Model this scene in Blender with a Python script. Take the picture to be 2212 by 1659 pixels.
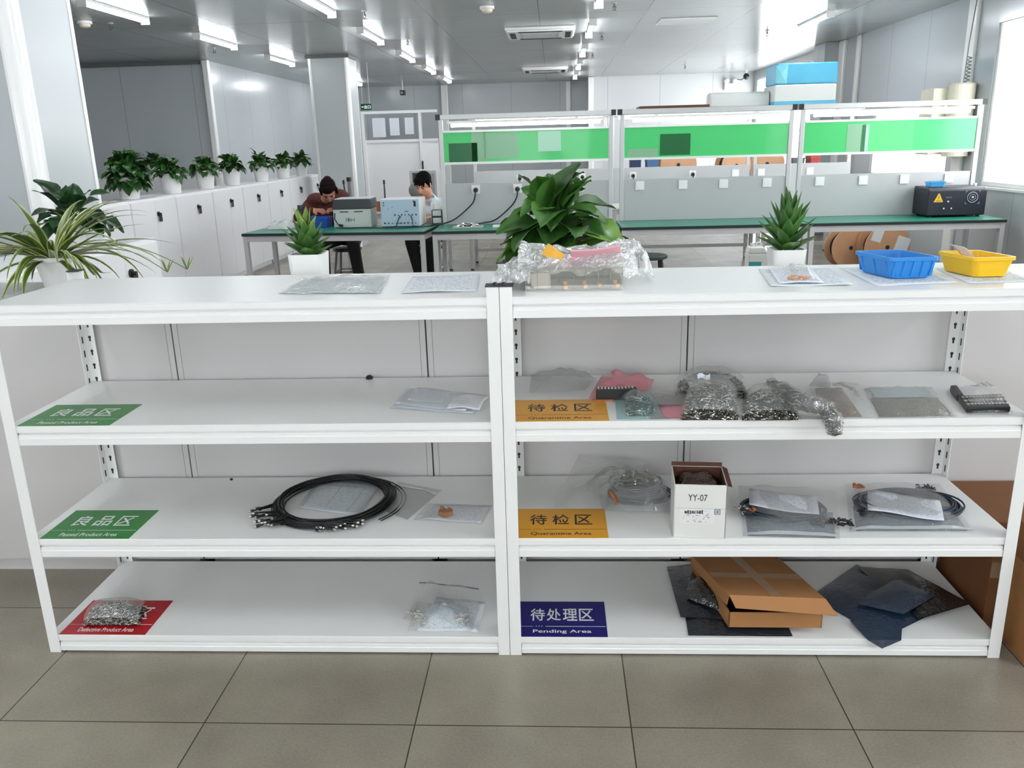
import bpy, bmesh, math, random
from mathutils import Vector, Matrix

for _o in list(bpy.data.objects):
    bpy.data.objects.remove(_o, do_unlink=True)
SC = bpy.context.scene
COL = SC.collection
PI = math.pi
V = Vector
random.seed(7)

# ------------------------------------------------------------------ camera, exposure, sky
CAM = V((0.1572, -2.2773, 1.5538))
YAW, PITCH, ROLL, FPX = -0.0563, 0.2827, 0.0272, 1795.3
_cy, _sy, _cp, _sp = math.cos(YAW), math.sin(YAW), math.cos(PITCH), math.sin(PITCH)
FWD = V((_sy * _cp, _cy * _cp, -_sp))
_r = V((_cy, -_sy, 0))
_d = FWD.cross(_r)
RIGHT = _r * math.cos(ROLL) + _d * math.sin(ROLL)
DOWN = -_r * math.sin(ROLL) + _d * math.cos(ROLL)
cam_data = bpy.data.cameras.new('camera')
cam_data.sensor_width = 36.0
cam_data.sensor_fit = 'HORIZONTAL'
cam_data.lens = 36.0 * FPX / 2212.0
cam_data.clip_start = 0.05
cam_data.clip_end = 200
cam = bpy.data.objects.new('camera', cam_data)
COL.objects.link(cam)
cam.matrix_world = Matrix(((RIGHT.x, -DOWN.x, -FWD.x, CAM.x), (RIGHT.y, -DOWN.y, -FWD.y, CAM.y), (RIGHT.z, -DOWN.z, -FWD.z, CAM.z), (0, 0, 0, 1)))
SC.camera = cam

SC.view_settings.view_transform = 'Standard'
SC.view_settings.look = 'None'
SC.view_settings.gamma = 1.0
SC.view_settings.use_curve_mapping = False
SC.view_settings.exposure = 0.78
SC.cycles.transparent_max_bounces = 24
SC.cycles.max_bounces = 8
SC.cycles.caustics_reflective = False
SC.cycles.caustics_refractive = False
SC.cycles.sample_clamp_indirect = 6.0

LAMP = 30.0          # radiance of the ceiling tubes
SKY = 6.0            # bright overcast sky outside the windows
world = bpy.data.worlds.new('overcast_sky')
SC.world = world
world.use_nodes = True
world.node_tree.nodes['Background'].inputs[0].default_value = (0.93, 0.97, 1.0, 1)
world.node_tree.nodes['Background'].inputs[1].default_value = SKY

RW = 4.55            # right wall
WINDOWS = [('window_1', 4.95, 6.80, 1.0, 2.56), ('window_2', 7.62, 9.95, 0.98, 1.86), ('window_3', 12.6, 17.1, 0.7, 2.75),
           ('window_4', 2.3, 4.3, 1.0, 2.56), ('window_5', -3.2, -0.4, 1.0, 2.56)]
for _n, _y0, _y1, _z0, _z1 in WINDOWS:      # portals guide the daylight through each opening
    ld = bpy.data.lights.new('daylight_portal', 'AREA')
    ld.shape = 'RECTANGLE'
    ld.size, ld.size_y = _z1 - _z0, _y1 - _y0
    ld.cycles.is_portal = True
    lo = bpy.data.objects.new('daylight_portal', ld)
    COL.objects.link(lo)
    lo.location = (RW + 0.13, (_y0 + _y1) / 2, (_z0 + _z1) / 2)
    lo.rotation_euler = (0, PI / 2, 0)


NEARWIN = [('window_6', -5.6, -3.4, 1.0, 2.5), ('window_7', -1.2, 1.0, 1.0, 2.5)]
for _n, _x0, _x1, _z0, _z1 in NEARWIN:      # the windows of the wall behind the photographer
    ld = bpy.data.lights.new('daylight_portal', 'AREA')
    ld.shape = 'RECTANGLE'
    ld.size, ld.size_y = _x1 - _x0, _z1 - _z0
    ld.cycles.is_portal = True
    lo = bpy.data.objects.new('daylight_portal', ld)
    COL.objects.link(lo)
    lo.location = ((_x0 + _x1) / 2, -5.0 - 0.13, (_z0 + _z1) / 2)
    lo.rotation_euler = (PI / 2, 0, PI)


def at(px, py, x=None, y=None, z=None):
    """The point of the place seen at a photograph pixel, on the plane x, y or z = given."""
    r = RIGHT * ((px - 1106) / FPX) + DOWN * ((py - 829.5) / FPX) + FWD
    if z is not None: t = (z - CAM.z) / r.z
    elif y is not None: t = (y - CAM.y) / r.y
    else: t = (x - CAM.x) / r.x
    return CAM + r * t


# ------------------------------------------------------------------ materials
def lin(c):
    return tuple((v / 255 / 12.92) if v / 255 <= 0.04045 else ((v / 255 + 0.055) / 1.055) ** 2.4 for v in c) + (1,)

MATS = {}
def nm(name):
    m = bpy.data.materials.new(name)
    m.use_nodes = True
    nt = m.node_tree
    return m, nt, nt.nodes, nt.links, nt.nodes['Principled BSDF']

def mat(name, col=(200, 200, 200), rough=0.5, metal=0.0, spec=0.5, noise=0.0, nscale=30.0, bump=0.0, bscale=60.0, emit=0.0):
    if name in MATS: return MATS[name]
    m, nt, N, L, b = nm(name)
    b.inputs['Base Color'].default_value = lin(col)
    b.inputs['Roughness'].default_value = rough
    b.inputs['Metallic'].default_value = metal
    b.inputs['Specular IOR Level'].default_value = spec
    if emit:
        b.inputs['Emission Color'].default_value = lin(col)
        b.inputs['Emission Strength'].default_value = emit
    if noise or bump:
        tc = N.new('ShaderNodeTexCoord')
    if noise:
        t = N.new('ShaderNodeTexNoise'); t.inputs['Scale'].default_value = nscale; t.inputs['Detail'].default_value = 4
        L.new(tc.outputs['Object'], t.inputs['Vector'])
        mx = N.new('ShaderNodeMix'); mx.data_type = 'RGBA'
        c = lin(col)
        mx.inputs['A'].default_value = tuple(v * (1 - noise) for v in c[:3]) + (1,)
        mx.inputs['B'].default_value = tuple(min(1, v * (1 + noise)) for v in c[:3]) + (1,)
        L.new(t.outputs['Fac'], mx.inputs['Factor'])
        L.new(mx.outputs['Result'], b.inputs['Base Color'])
    if bump:
        t2 = N.new('ShaderNodeTexNoise'); t2.inputs['Scale'].default_value = bscale
        L.new(tc.outputs['Object'], t2.inputs['Vector'])
        bp = N.new('ShaderNodeBump'); bp.inputs['Strength'].default_value = bump; bp.inputs['Distance'].default_value = 0.002
        L.new(t2.outputs['Fac'], bp.inputs['Height'])
        L.new(bp.outputs['Normal'], b.inputs['Normal'])
    MATS[name] = m
    return m

def mth(N, L, op, a, b=None):
    n = N.new('ShaderNodeMath'); n.operation = op
    for i, v in enumerate((a, b)):
        if v is None: continue
        if isinstance(v, (int, float)): n.inputs[i].default_value = v
        else: L.new(v, n.inputs[i])
    return n.outputs[0]

def panel_mat(name, col, rough, sx=0, sy=0, ox=0, oy=0, w=0.006, seam=(70, 74, 74), wave=0.0, spec=0.5, noise=0.04):
    """Painted steel sandwich panels: joints every sx / sy metres along world x / y."""
    m, nt, N, L, b = nm(name)
    g = N.new('ShaderNodeNewGeometry')
    s = N.new('ShaderNodeSeparateXYZ'); L.new(g.outputs['Position'], s.inputs[0])
    fac = None
    for axis, step, off in ((0, sx, ox), (1, sy, oy)):
        if not step: continue
        q = mth(N, L, 'FRACT', mth(N, L, 'DIVIDE', mth(N, L, 'ADD', s.outputs[axis], 100 * step - off), step))
        e = mth(N, L, 'LESS_THAN', q, w / step)
        fac = e if fac is None else mth(N, L, 'MAXIMUM', fac, e)
    t = N.new('ShaderNodeTexNoise'); t.inputs['Scale'].default_value = 1.3; t.inputs['Detail'].default_value = 3
    L.new(g.outputs['Position'], t.inputs['Vector'])
    mx = N.new('ShaderNodeMix'); mx.data_type = 'RGBA'
    c = lin(col)
    mx.inputs['A'].default_value = tuple(v * (1 - noise) for v in c[:3]) + (1,)
    mx.inputs['B'].default_value = tuple(v * (1 + noise) for v in c[:3]) + (1,)
    L.new(t.outputs['Fac'], mx.inputs['Factor'])
    out = mx.outputs['Result']
    if fac is not None:
        m2 = N.new('ShaderNodeMix'); m2.data_type = 'RGBA'
        L.new(fac, m2.inputs['Factor']); L.new(out, m2.inputs['A']); m2.inputs['B'].default_value = lin(seam)
        out = m2.outputs['Result']
    L.new(out, b.inputs['Base Color'])
    b.inputs['Roughness'].default_value = rough
    b.inputs['Specular IOR Level'].default_value = spec
    if wave:
        t2 = N.new('ShaderNodeTexNoise'); t2.inputs['Scale'].default_value = 2.2
        L.new(g.outputs['Position'], t2.inputs['Vector'])
        bp = N.new('ShaderNodeBump'); bp.inputs['Strength'].default_value = wave; bp.inputs['Distance'].default_value = 0.02
        L.new(t2.outputs['Fac'], bp.inputs['Height']); L.new(bp.outputs['Normal'], b.inputs['Normal'])
    return m

def floor_mat():
    m, nt, N, L, b = nm('floor_tiles')
    g = N.new('ShaderNodeNewGeometry')
    s = N.new('ShaderNodeSeparateXYZ'); L.new(g.outputs['Position'], s.inputs[0])
    fac = None; cells = []
    for axis, off in ((0, -0.25), (1, -0.333)):
        a = mth(N, L, 'DIVIDE', mth(N, L, 'ADD', s.outputs[axis], 60 - off), 0.6)
        q = mth(N, L, 'FRACT', mth(N, L, 'ADD', a, 0.003))
        cells.append(mth(N, L, 'FLOOR', a))
        e = mth(N, L, 'LESS_THAN', q, 0.0065)
        fac = e if fac is None else mth(N, L, 'MAXIMUM', fac, e)
    cv = N.new('ShaderNodeCombineXYZ'); L.new(cells[0], cv.inputs[0]); L.new(cells[1], cv.inputs[1])
    wn = N.new('ShaderNodeTexWhiteNoise'); L.new(cv.outputs[0], wn.inputs['Vector'])
    t = N.new('ShaderNodeTexNoise'); t.inputs['Scale'].default_value = 3.0; t.inputs['Detail'].default_value = 6
    L.new(g.outputs['Position'], t.inputs['Vector'])
    t2 = N.new('ShaderNodeTexNoise'); t2.inputs['Scale'].default_value = 130; t2.inputs['Detail'].default_value = 2
    L.new(g.outputs['Position'], t2.inputs['Vector'])
    v = mth(N, L, 'ADD', mth(N, L, 'MULTIPLY', wn.outputs['Value'], 0.18), mth(N, L, 'ADD', mth(N, L, 'MULTIPLY', t.outputs['Fac'], 0.7), mth(N, L, 'MULTIPLY', t2.outputs['Fac'], 0.35)))
    cr = N.new('ShaderNodeValToRGB')
    cr.color_ramp.elements[0].position = 0.25; cr.color_ramp.elements[0].color = lin((114, 106, 93))
    cr.color_ramp.elements[1].position = 0.95; cr.color_ramp.elements[1].color = lin((163, 155, 139))
    L.new(v, cr.inputs[0])
    m2 = N.new('ShaderNodeMix'); m2.data_type = 'RGBA'
    L.new(fac, m2.inputs['Factor']); L.new(cr.outputs[0], m2.inputs['A']); m2.inputs['B'].default_value = lin((66, 60, 48))
    L.new(m2.outputs['Result'], b.inputs['Base Color'])
    b.inputs['Roughness'].default_value = 0.27
    bp = N.new('ShaderNodeBump'); bp.inputs['Strength'].default_value = 0.06; bp.inputs['Distance'].default_value = 0.004
    L.new(t2.outputs['Fac'], bp.inputs['Height']); L.new(bp.outputs['Normal'], b.inputs['Normal'])
    return m

def film_mat(name, col=(235, 240, 242), haze=0.10, gloss=0.12, rough=0.12, bump=0.0):
    """Clear plastic film: mostly see-through, with a hazy diffuse share and a glossy share that grows at grazing angles."""
    if name in MATS: return MATS[name]
    m, nt, N, L, b = nm(name)
    N.remove(b)
    out = N['Material Output']
    tr = N.new('ShaderNodeBsdfTransparent'); tr.inputs[0].default_value = lin(tuple(min(255, c + 12) for c in col))
    df = N.new('ShaderNodeBsdfDiffuse'); df.inputs[0].default_value = lin(col)
    gl = N.new('ShaderNodeBsdfGlossy'); gl.inputs['Roughness'].default_value = rough
    gl.inputs[0].default_value = (0.9, 0.9, 0.9, 1)
    lw = N.new('ShaderNodeLayerWeight'); lw.inputs['Blend'].default_value = 0.35
    m1 = N.new('ShaderNodeMixShader'); m1.inputs[0].default_value = haze
    L.new(tr.outputs[0], m1.inputs[1]); L.new(df.outputs[0], m1.inputs[2])
    m2 = N.new('ShaderNodeMixShader')
    L.new(mth(N, L, 'ADD', mth(N, L, 'MULTIPLY', lw.outputs['Facing'], 0.30), gloss), m2.inputs[0])
    L.new(m1.outputs[0], m2.inputs[1]); L.new(gl.outputs[0], m2.inputs[2])
    L.new(m2.outputs[0], out.inputs[0])
    if bump:
        tc = N.new('ShaderNodeTexCoord')
        t = N.new('ShaderNodeTexNoise'); t.inputs['Scale'].default_value = 45; t.inputs['Distortion'].default_value = 1.5
        L.new(tc.outputs['Object'], t.inputs['Vector'])
        bp = N.new('ShaderNodeBump'); bp.inputs['Strength'].default_value = bump; bp.inputs['Distance'].default_value = 0.01
        L.new(t.outputs['Fac'], bp.inputs['Height'])
        L.new(bp.outputs['Normal'], gl.inputs['Normal']); L.new(bp.outputs['Normal'], df.inputs['Normal'])
    MATS[name] = m
    return m

def print_mat(name, paper=(226, 228, 232), ink=(120, 122, 128), rows=22, dens=0.5, cols=18):
    """Paper with rows of printed text."""
    if name in MATS: return MATS[name]
    m, nt, N, L, b = nm(name)
    uv = N.new('ShaderNodeUVMap'); s = N.new('ShaderNodeSeparateXYZ'); L.new(uv.outputs[0], s.inputs[0])
    u, v = s.outputs[0], s.outputs[1]
    vr = mth(N, L, 'MULTIPLY', v, rows)
    ln = mth(N, L, 'LESS_THAN', mth(N, L, 'FRACT', vr), 0.42)
    cv = N.new('ShaderNodeCombineXYZ'); L.new(mth(N, L, 'MULTIPLY', u, cols), cv.inputs[0]); L.new(mth(N, L, 'MULTIPLY', mth(N, L, 'FLOOR', vr), 5.3), cv.inputs[1])
    t = N.new('ShaderNodeTexNoise'); t.inputs['Scale'].default_value = 1.0; t.inputs['Detail'].default_value = 2
    L.new(cv.outputs[0], t.inputs['Vector'])
    w = mth(N, L, 'GREATER_THAN', t.outputs['Fac'], 1 - dens)
    mu = mth(N, L, 'MULTIPLY', mth(N, L, 'GREATER_THAN', u, 0.08), mth(N, L, 'LESS_THAN', u, 0.92))
    mv = mth(N, L, 'MULTIPLY', mth(N, L, 'GREATER_THAN', v, 0.07), mth(N, L, 'LESS_THAN', v, 0.93))
    f = mth(N, L, 'MULTIPLY', mth(N, L, 'MULTIPLY', ln, w), mth(N, L, 'MULTIPLY', mu, mv))
    mx = N.new('ShaderNodeMix'); mx.data_type = 'RGBA'
    mx.inputs['A'].default_value = lin(paper); mx.inputs['B'].default_value = lin(ink)
    L.new(f, mx.inputs['Factor']); L.new(mx.outputs['Result'], b.inputs['Base Color'])
    b.inputs['Roughness'].default_value = 0.6
    MATS[name] = m
    return m

def leaf_mat(name, mid, edge, k=0.5, rough=0.35, noise=0.35):
    """Leaf with a midrib band of one green and margins of another (v along, u across)."""
    if name in MATS: return MATS[name]
    m, nt, N, L, b = nm(name)
    uv = N.new('ShaderNodeUVMap'); s = N.new('ShaderNodeSeparateXYZ'); L.new(uv.outputs[0], s.inputs[0])
    d = mth(N, L, 'MULTIPLY', mth(N, L, 'ABSOLUTE', mth(N, L, 'SUBTRACT', s.outputs[0], 0.5)), 2)
    cr = N.new('ShaderNodeValToRGB')
    cr.color_ramp.elements[0].position = max(0, k - 0.12); cr.color_ramp.elements[0].color = lin(mid)
    cr.color_ramp.elements[1].position = min(1, k + 0.12); cr.color_ramp.elements[1].color = lin(edge)
    L.new(d, cr.inputs[0])
    oi = N.new('ShaderNodeNewGeometry')
    mx = N.new('ShaderNodeMix'); mx.data_type = 'RGBA'; mx.blend_type = 'MULTIPLY'
    mx.inputs['Factor'].default_value = 1.0
    L.new(cr.outputs[0], mx.inputs['A'])
    c2 = N.new('ShaderNodeValToRGB')
    lo = 1 - noise
    c2.color_ramp.elements[0].color = (lo, lo, lo, 1); c2.color_ramp.elements[1].color = (1.25, 1.25, 1.1, 1)
    L.new(oi.outputs['Random Per Island'], c2.inputs[0])
    L.new(c2.outputs[0], mx.inputs['B'])
    L.new(mx.outputs['Result'], b.inputs['Base Color'])
    b.inputs['Roughness'].default_value = rough
    MATS[name] = m
    return m

WHITE = mat('white_powder_coat', (236, 237, 235), 0.32, noise=0.02, nscale=4)
WHITE2 = mat('white_cabinet_paint', (240, 240, 242), 0.34)
BACKP = mat('cabinet_back_paint', (204, 201, 200), 0.36)
ALU = mat('white_aluminium_trim', (238, 238, 236), 0.22, spec=0.8)
PROFILE = mat('aluminium_profile', (196, 197, 196), 0.35, metal=0.3)
LEGM = mat('light_grey_steel', (188, 188, 188), 0.4)
DARKLEG = mat('dark_grey_steel', (120, 120, 122), 0.45)  # one even darker grey
BLACK = mat('black_plastic', (18, 18, 20), 0.4)
BLACKR = mat('black_rubber', (26, 26, 28), 0.6)
HOLE = mat('punched_slot', (46, 47, 48), 0.7)
POT = mat('white_plastic_pot', (240, 240, 238), 0.35)
SOIL = mat('potting_soil', (46, 38, 30), 0.9, noise=0.4)
CARD = mat('brown_cardboard', (168, 118, 72), 0.75, noise=0.06, nscale=18)
CARDIN = mat('cardboard_inside', (110, 72, 42), 0.8)
DARKCARD = mat('dark_cardboard', (128, 84, 50), 0.8, noise=0.06, nscale=12)
TAPE = film_mat('packing_tape', (222, 184, 142), 0.45, 0.06, 0.3)
PAPER = mat('white_paper', (228, 230, 234), 0.6)
PRINT = print_mat('printed_form')
PRINT2 = print_mat('printed_list', (226, 230, 238), (176, 182, 194), 26, 0.46, 22)
FILM = film_mat('clear_film')
FILMH = film_mat('hazy_film', (222, 224, 224), 0.22, 0.08, 0.2, bump=0.25)
CRINK = film_mat('crinkled_wrap', (246, 250, 250), 0.40, 0.22, 0.07, bump=1.0)
WRAP = film_mat('bubble_film', (250, 252, 252), 0.40, 0.24, 0.07, bump=1.0)
SLEEVE = film_mat('document_sleeve', (240, 245, 250), 0.28, 0.08, 0.12, bump=0.3)
METAL = mat('nickel_pins', (222, 219, 210), 0.28, metal=0.95)
METALD = mat('gap_shade_pins', (96, 92, 86), 0.4, metal=0.7)  # darker pin tone, puts the shade between bright pins into colour
PINCORE = mat('gap_shade_core', (40, 37, 35), 0.6, noise=0.7, nscale=260)  # dark heap surface, paints the shade in the gaps between pins
COPPER = mat('copper_brown', (176, 108, 70), 0.4, metal=0.3)
SKIN = mat('skin', (206, 152, 124), 0.5)
HAIR = mat('black_hair', (12, 10, 9), 0.8, spec=0.1)
EMIT = mat('tube_diffuser', (246, 250, 255), 0.4, emit=LAMP)
GREENTOP = mat('green_bench_mat', (34, 128, 104), 0.3, noise=0.05, nscale=3)
GREYPAN = mat('grey_socket_panel', (184, 185, 185), 0.4)


# ------------------------------------------------------------------ mesh building
class MB:
    def __init__(self):
        self.v = []; self.f = []; self.m = []; self.uv = []
    def add(self, vs, fs, m=0, uvs=None):
        o = len(self.v)
        self.v += [V(p) for p in vs]
        for i, f in enumerate(fs):
            self.f.append([o + k for k in f]); self.m.append(m)
            self.uv.append(uvs[i] if uvs else None)
        return self
    def box(self, x0, x1, y0, y1, z0, z1, m=0):
        vs = [(x0, y0, z0), (x1, y0, z0), (x1, y1, z0), (x0, y1, z0), (x0, y0, z1), (x1, y0, z1), (x1, y1, z1), (x0, y1, z1)]
        return self.add(vs, [(0, 3, 2, 1), (4, 5, 6, 7), (0, 1, 5, 4), (1, 2, 6, 5), (2, 3, 7, 6), (3, 0, 4, 7)], m)
    def obox(self, c, size, ax=None, m=0):
        """Box about c with half axes ax (three unit vectors)."""
        ax = ax or (V((1, 0, 0)), V((0, 1, 0)), V((0, 0, 1)))
        c = V(c); a, b, d = (ax[i] * size[i] / 2 for i in range(3))
        vs = [c - a - b - d, c + a - b - d, c + a + b - d, c - a + b - d, c - a - b + d, c + a - b + d, c + a + b + d, c - a + b + d]
        return self.add(vs, [(0, 3, 2, 1), (4, 5, 6, 7), (0, 1, 5, 4), (1, 2, 6, 5), (2, 3, 7, 6), (3, 0, 4, 7)], m)
    def quad(self, a, b, c, d, m=0):
        return self.add([a, b, c, d], [(0, 1, 2, 3)], m, [[(0, 0), (1, 0), (1, 1), (0, 1)]])
    def prism(self, poly, ext, m=0):
        """Polygon of points swept by vector ext, with caps."""
        n = len(poly); e = V(ext)
        vs = [V(p) for p in poly] + [V(p) + e for p in poly]
        fs = [tuple(range(n))[::-1], tuple(range(n, 2 * n))] + [(i, (i + 1) % n, n + (i + 1) % n, n + i) for i in range(n)]
        return self.add(vs, fs, m)
    def cyl(self, p0, p1, r0, r1=None, n=12, m=0):
        return self.tube([p0, p1], [r0, r0 if r1 is None else r1], n, m)
    def tube(self, pts, r, n=6, m=0, closed=False):
        pts = [V(p) for p in pts]; k = len(pts)
        rs = r if isinstance(r, (list, tuple)) else [r] * k
        vs = []; up = None
        for i, p in enumerate(pts):
            if closed: t = pts[(i + 1) % k] - pts[i - 1]
            else: t = pts[min(i + 1, k - 1)] - pts[max(i - 1, 0)]
            if t.length < 1e-9: t = V((0, 0, 1))
            t.normalize()
            if up is None: up = V((0, 0, 1)) if abs(t.z) < 0.9 else V((1, 0, 0))
            s = t.cross(up)
            if s.length < 1e-6: s = t.orthogonal()
            s.normalize(); up2 = s.cross(t)
            up = up2
            for j in range(n):
                a = 2 * PI * j / n
                vs.append(p + (s * math.cos(a) + up2 * math.sin(a)) * rs[i])
        fs = []
        for i in range(k if closed else k - 1):
            i2 = (i + 1) % k
            for j in range(n):
                fs.append((i * n + j, i * n + (j + 1) % n, i2 * n + (j + 1) % n, i2 * n + j))
        if not closed:
            fs += [tuple(range(n))[::-1], tuple(range((k - 1) * n, k * n))]
        return self.add(vs, fs, m)
    def lathe(self, c, prof, n=24, m=0):
        c = V(c); vs = []; k = len(prof)
        for r, z in prof:
            for j in range(n):
                a = 2 * PI * j / n
                vs.append(c + V((r * math.cos(a), r * math.sin(a), z)))
        fs = [(i * n + j, i * n + (j + 1) % n, (i + 1) * n + (j + 1) % n, (i + 1) * n + j) for i in range(k - 1) for j in range(n)]
        fs += [tuple(range(n))[::-1], tuple(range((k - 1) * n, k * n))]
        return self.add(vs, fs, m)
    def ell(self, c, r, n=12, k=8, m=0, ax=None):
        c = V(c); ax = ax or (V((1, 0, 0)), V((0, 1, 0)), V((0, 0, 1)))
        vs = [c - ax[2] * r[2]]
        for i in range(1, k):
            a = -PI / 2 + PI * i / k
            for j in range(n):
                b = 2 * PI * j / n
                vs.append(c + ax[0] * (r[0] * math.cos(a) * math.cos(b)) + ax[1] * (r[1] * math.cos(a) * math.sin(b)) + ax[2] * (r[2] * math.sin(a)))
        vs.append(c + ax[2] * r[2])
        fs = [(0, 1 + (j + 1) % n, 1 + j) for j in range(n)]
        for i in range(k - 2):
            for j in range(n):
                fs.append((1 + i * n + j, 1 + i * n + (j + 1) % n, 1 + (i + 1) * n + (j + 1) % n, 1 + (i + 1) * n + j))
        t = len(vs) - 1; o = 1 + (k - 2) * n
        fs += [(o + j, o + (j + 1) % n, t) for j in range(n)]
        return self.add(vs, fs, m)
    def grid(self, fn, nu, nv, m=0):
        vs = [fn(i / nu, j / nv) for j in range(nv + 1) for i in range(nu + 1)]
        fs = []; uvs = []
        for j in range(nv):
            for i in range(nu):
                a = j * (nu + 1) + i
                fs.append((a, a + 1, a + nu + 2, a + nu + 1))
                u0, u1, v0, v1 = i / nu, (i + 1) / nu, j / nv, (j + 1) / nv
                uvs.append([(u0, v0), (u1, v0), (u1, v1), (u0, v1)])
        return self.add(vs, fs, m, uvs)
    def build(self, name, mats, parent=None, bevel=0.0, smooth=False, solid=0.0, seg=2):
        root = parent
        while root is not None and root.parent is not None: root = root.parent
        off = root.location if root is not None else V((0, 0, 0))
        me = bpy.data.meshes.new(name)
        me.from_pydata([tuple(p - off) for p in self.v], [], self.f)
        if not isinstance(mats, (list, tuple)): mats = [mats]
        for q in mats: me.materials.append(q)
        me.polygons.foreach_set('material_index', self.m)
        if any(u is not None for u in self.uv):
            lay = me.uv_layers.new(name='UVMap')
            for p, u in zip(me.polygons, self.uv):
                if u:
                    for li, c in zip(p.loop_indices, u): lay.data[li].uv = c
        if smooth: me.polygons.foreach_set('use_smooth', [True] * len(me.polygons))
        me.update()
        o = bpy.data.objects.new(name, me)
        COL.objects.link(o)
        if parent is not None: o.parent = parent
        if solid:
            md = o.modifiers.new('solid', 'SOLIDIFY'); md.thickness = solid; md.offset = 0
        if bevel:
            md = o.modifiers.new('edge', 'BEVEL'); md.width = bevel; md.segments = seg; md.limit_method = 'ANGLE'
        return o

def tag(o, label, cat, group=None):
    o['label'] = label; o['category'] = cat
    if group: o['group'] = group
    return o

def thing(name, label, cat, loc, group=None):
    o = bpy.data.objects.new(name, None)
    o.empty_display_size = 0.05
    COL.objects.link(o)
    o.location = loc
    return tag(o, label, cat, group)

def struct(o):
    o['kind'] = 'structure'
    return o

def copy_tree(o, parent=None):
    c = o.copy(); COL.objects.link(c)
    if parent is not None: c.parent = parent
    for ch in list(o.children): copy_tree(ch, c)
    return c

def text_mb(mb, body, o, xd, yd, w=None, h=None, m=0, bold=0.0):
    """Lettering laid with its lower-left corner at o, along xd, upwards along yd, scaled to width w and/or height h."""
    c = bpy.data.curves.new('lettering', 'FONT'); c.body = body; c.offset = bold; c.resolution_u = 4
    t = bpy.data.objects.new('lettering', c); COL.objects.link(t)
    dg = bpy.context.evaluated_depsgraph_get(); dg.update()
    me = bpy.data.meshes.new_from_object(t.evaluated_get(dg))
    xs = [v.co.x for v in me.vertices]; ys = [v.co.y for v in me.vertices]
    x0, y0 = min(xs), min(ys); W = max(xs) - x0; H = max(ys) - y0
    if w and h: sx, sy = w / W, h / H
    elif w: sx = sy = w / W
    else: sx = sy = h / H
    xd = V(xd).normalized(); yd = V(yd).normalized()
    mb.add([V(o) + xd * ((v.co.x - x0) * sx) + yd * ((v.co.y - y0) * sy) for v in me.vertices], [tuple(p.vertices) for p in me.polygons], m)
    bpy.data.objects.remove(t, do_unlink=True); bpy.data.meshes.remove(me); bpy.data.curves.remove(c)
    return W * sx, H * sy

def bil(q, u, v):
    a, b, c, d = q
    return a * ((1 - u) * (1 - v)) + b * (u * (1 - v)) + c * (u * v) + d * ((1 - u) * v)

def ordinal(n):
    return ['first', 'second', 'third', 'fourth', 'fifth', 'sixth', 'seventh', 'eighth', 'ninth', 'tenth', 'eleventh', 'twelfth'][n]

# ------------------------------------------------------------------ the room
ZC = 2.9
Y0, Y1, XL = -5.0, 18.4, -8.0
WALLM = panel_mat('grey_wall_panels', (182, 187, 190), 0.2, sx=1.15, sy=1.15, ox=0.3, oy=0.35, w=0.008, seam=(140, 144, 146), wave=0.10)
WHITEW = panel_mat('white_wall_panels', (206, 208, 210), 0.3, sx=1.15, ox=0.2, w=0.008, seam=(150, 152, 154))
CEILM = panel_mat('grey_ceiling_panels', (160, 163, 163), 0.2, spec=0.3, sx=1.18, sy=1.9, ox=0.0, oy=-0.02, w=0.012, seam=(108, 111, 111), wave=0.12)

struct(MB().box(XL, RW + 0.1, Y0, Y1 + 0.1, -0.1, 0).build('floor', floor_mat()))
struct(MB().box(XL, RW + 0.1, Y0, Y1 + 0.1, ZC, ZC + 0.1).build('ceiling', CEILM))
struct(MB().box(XL - 0.1, XL, Y0, 11.2, 0, ZC).build('wall_left', WALLM))
b = MB().box(XL - 0.1, -5.23, 11.2, Y1, 0, ZC)
struct(b.build('wall_recess', WALLM))
struct(MB().box(-5.23, 1.0, Y1, Y1 + 0.1, 0, ZC).build('wall_far', WALLM))
struct(MB().box(1.0, RW, 17.3, Y1 + 0.1, 0, ZC).build('wall_far_white', WHITEW))
nb = MB(); x = XL - 0.1
for _n, x0, x1, z0, z1 in NEARWIN:
    nb.box(x, x0, Y0 - 0.12, Y0, 0, ZC).box(x0, x1, Y0 - 0.12, Y0, 0, z0).box(x0, x1, Y0 - 0.12, Y0, z1, ZC)
    x = x1
nb.box(x, RW + 0.12, Y0 - 0.12, Y0, 0, ZC)
struct(nb.build('wall_near', WHITEW))
# right wall with window openings
wb = MB(); ys = sorted((w[1], w[2], w[3], w[4]) for w in WINDOWS); y = Y0
for y0, y1, z0, z1 in ys:
    wb.box(RW, RW + 0.12, y, y0, 0, ZC)
    wb.box(RW, RW + 0.12, y0, y1, 0, z0)
    wb.box(RW, RW + 0.12, y0, y1, z1, ZC)
    y = y1
wb.box(RW, RW + 0.12, y, Y1, 0, ZC)
struct(wb.build('wall_right', WALLM))
GLASS = film_mat('window_glass', (244, 248, 250), 0.02, 0.03, 0.02)
for n, y0, y1, z0, z1 in WINDOWS:
    f = MB()
    t = 0.045
    for a in ((y0, y0 + t, z0, z1), (y1 - t, y1, z0, z1), (y0 + t, y1 - t, z0, z0 + t), (y0 + t, y1 - t, z1 - t, z1)):
        f.box(RW + 0.015, RW + 0.075, *a)
    w = struct(f.build(n, ALU, bevel=0.004))
    MB().box(RW + 0.04, RW + 0.046, y0 + t, y1 - t, z0 + t, z1 - t).build('window_pane', GLASS, w)
    MB().box(RW - 0.02, RW + 0.02, y0 - 0.02, y1 + 0.02, z0 - 0.03, z0 - 0.002).build('window_sill', ALU, w, bevel=0.004)

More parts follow.
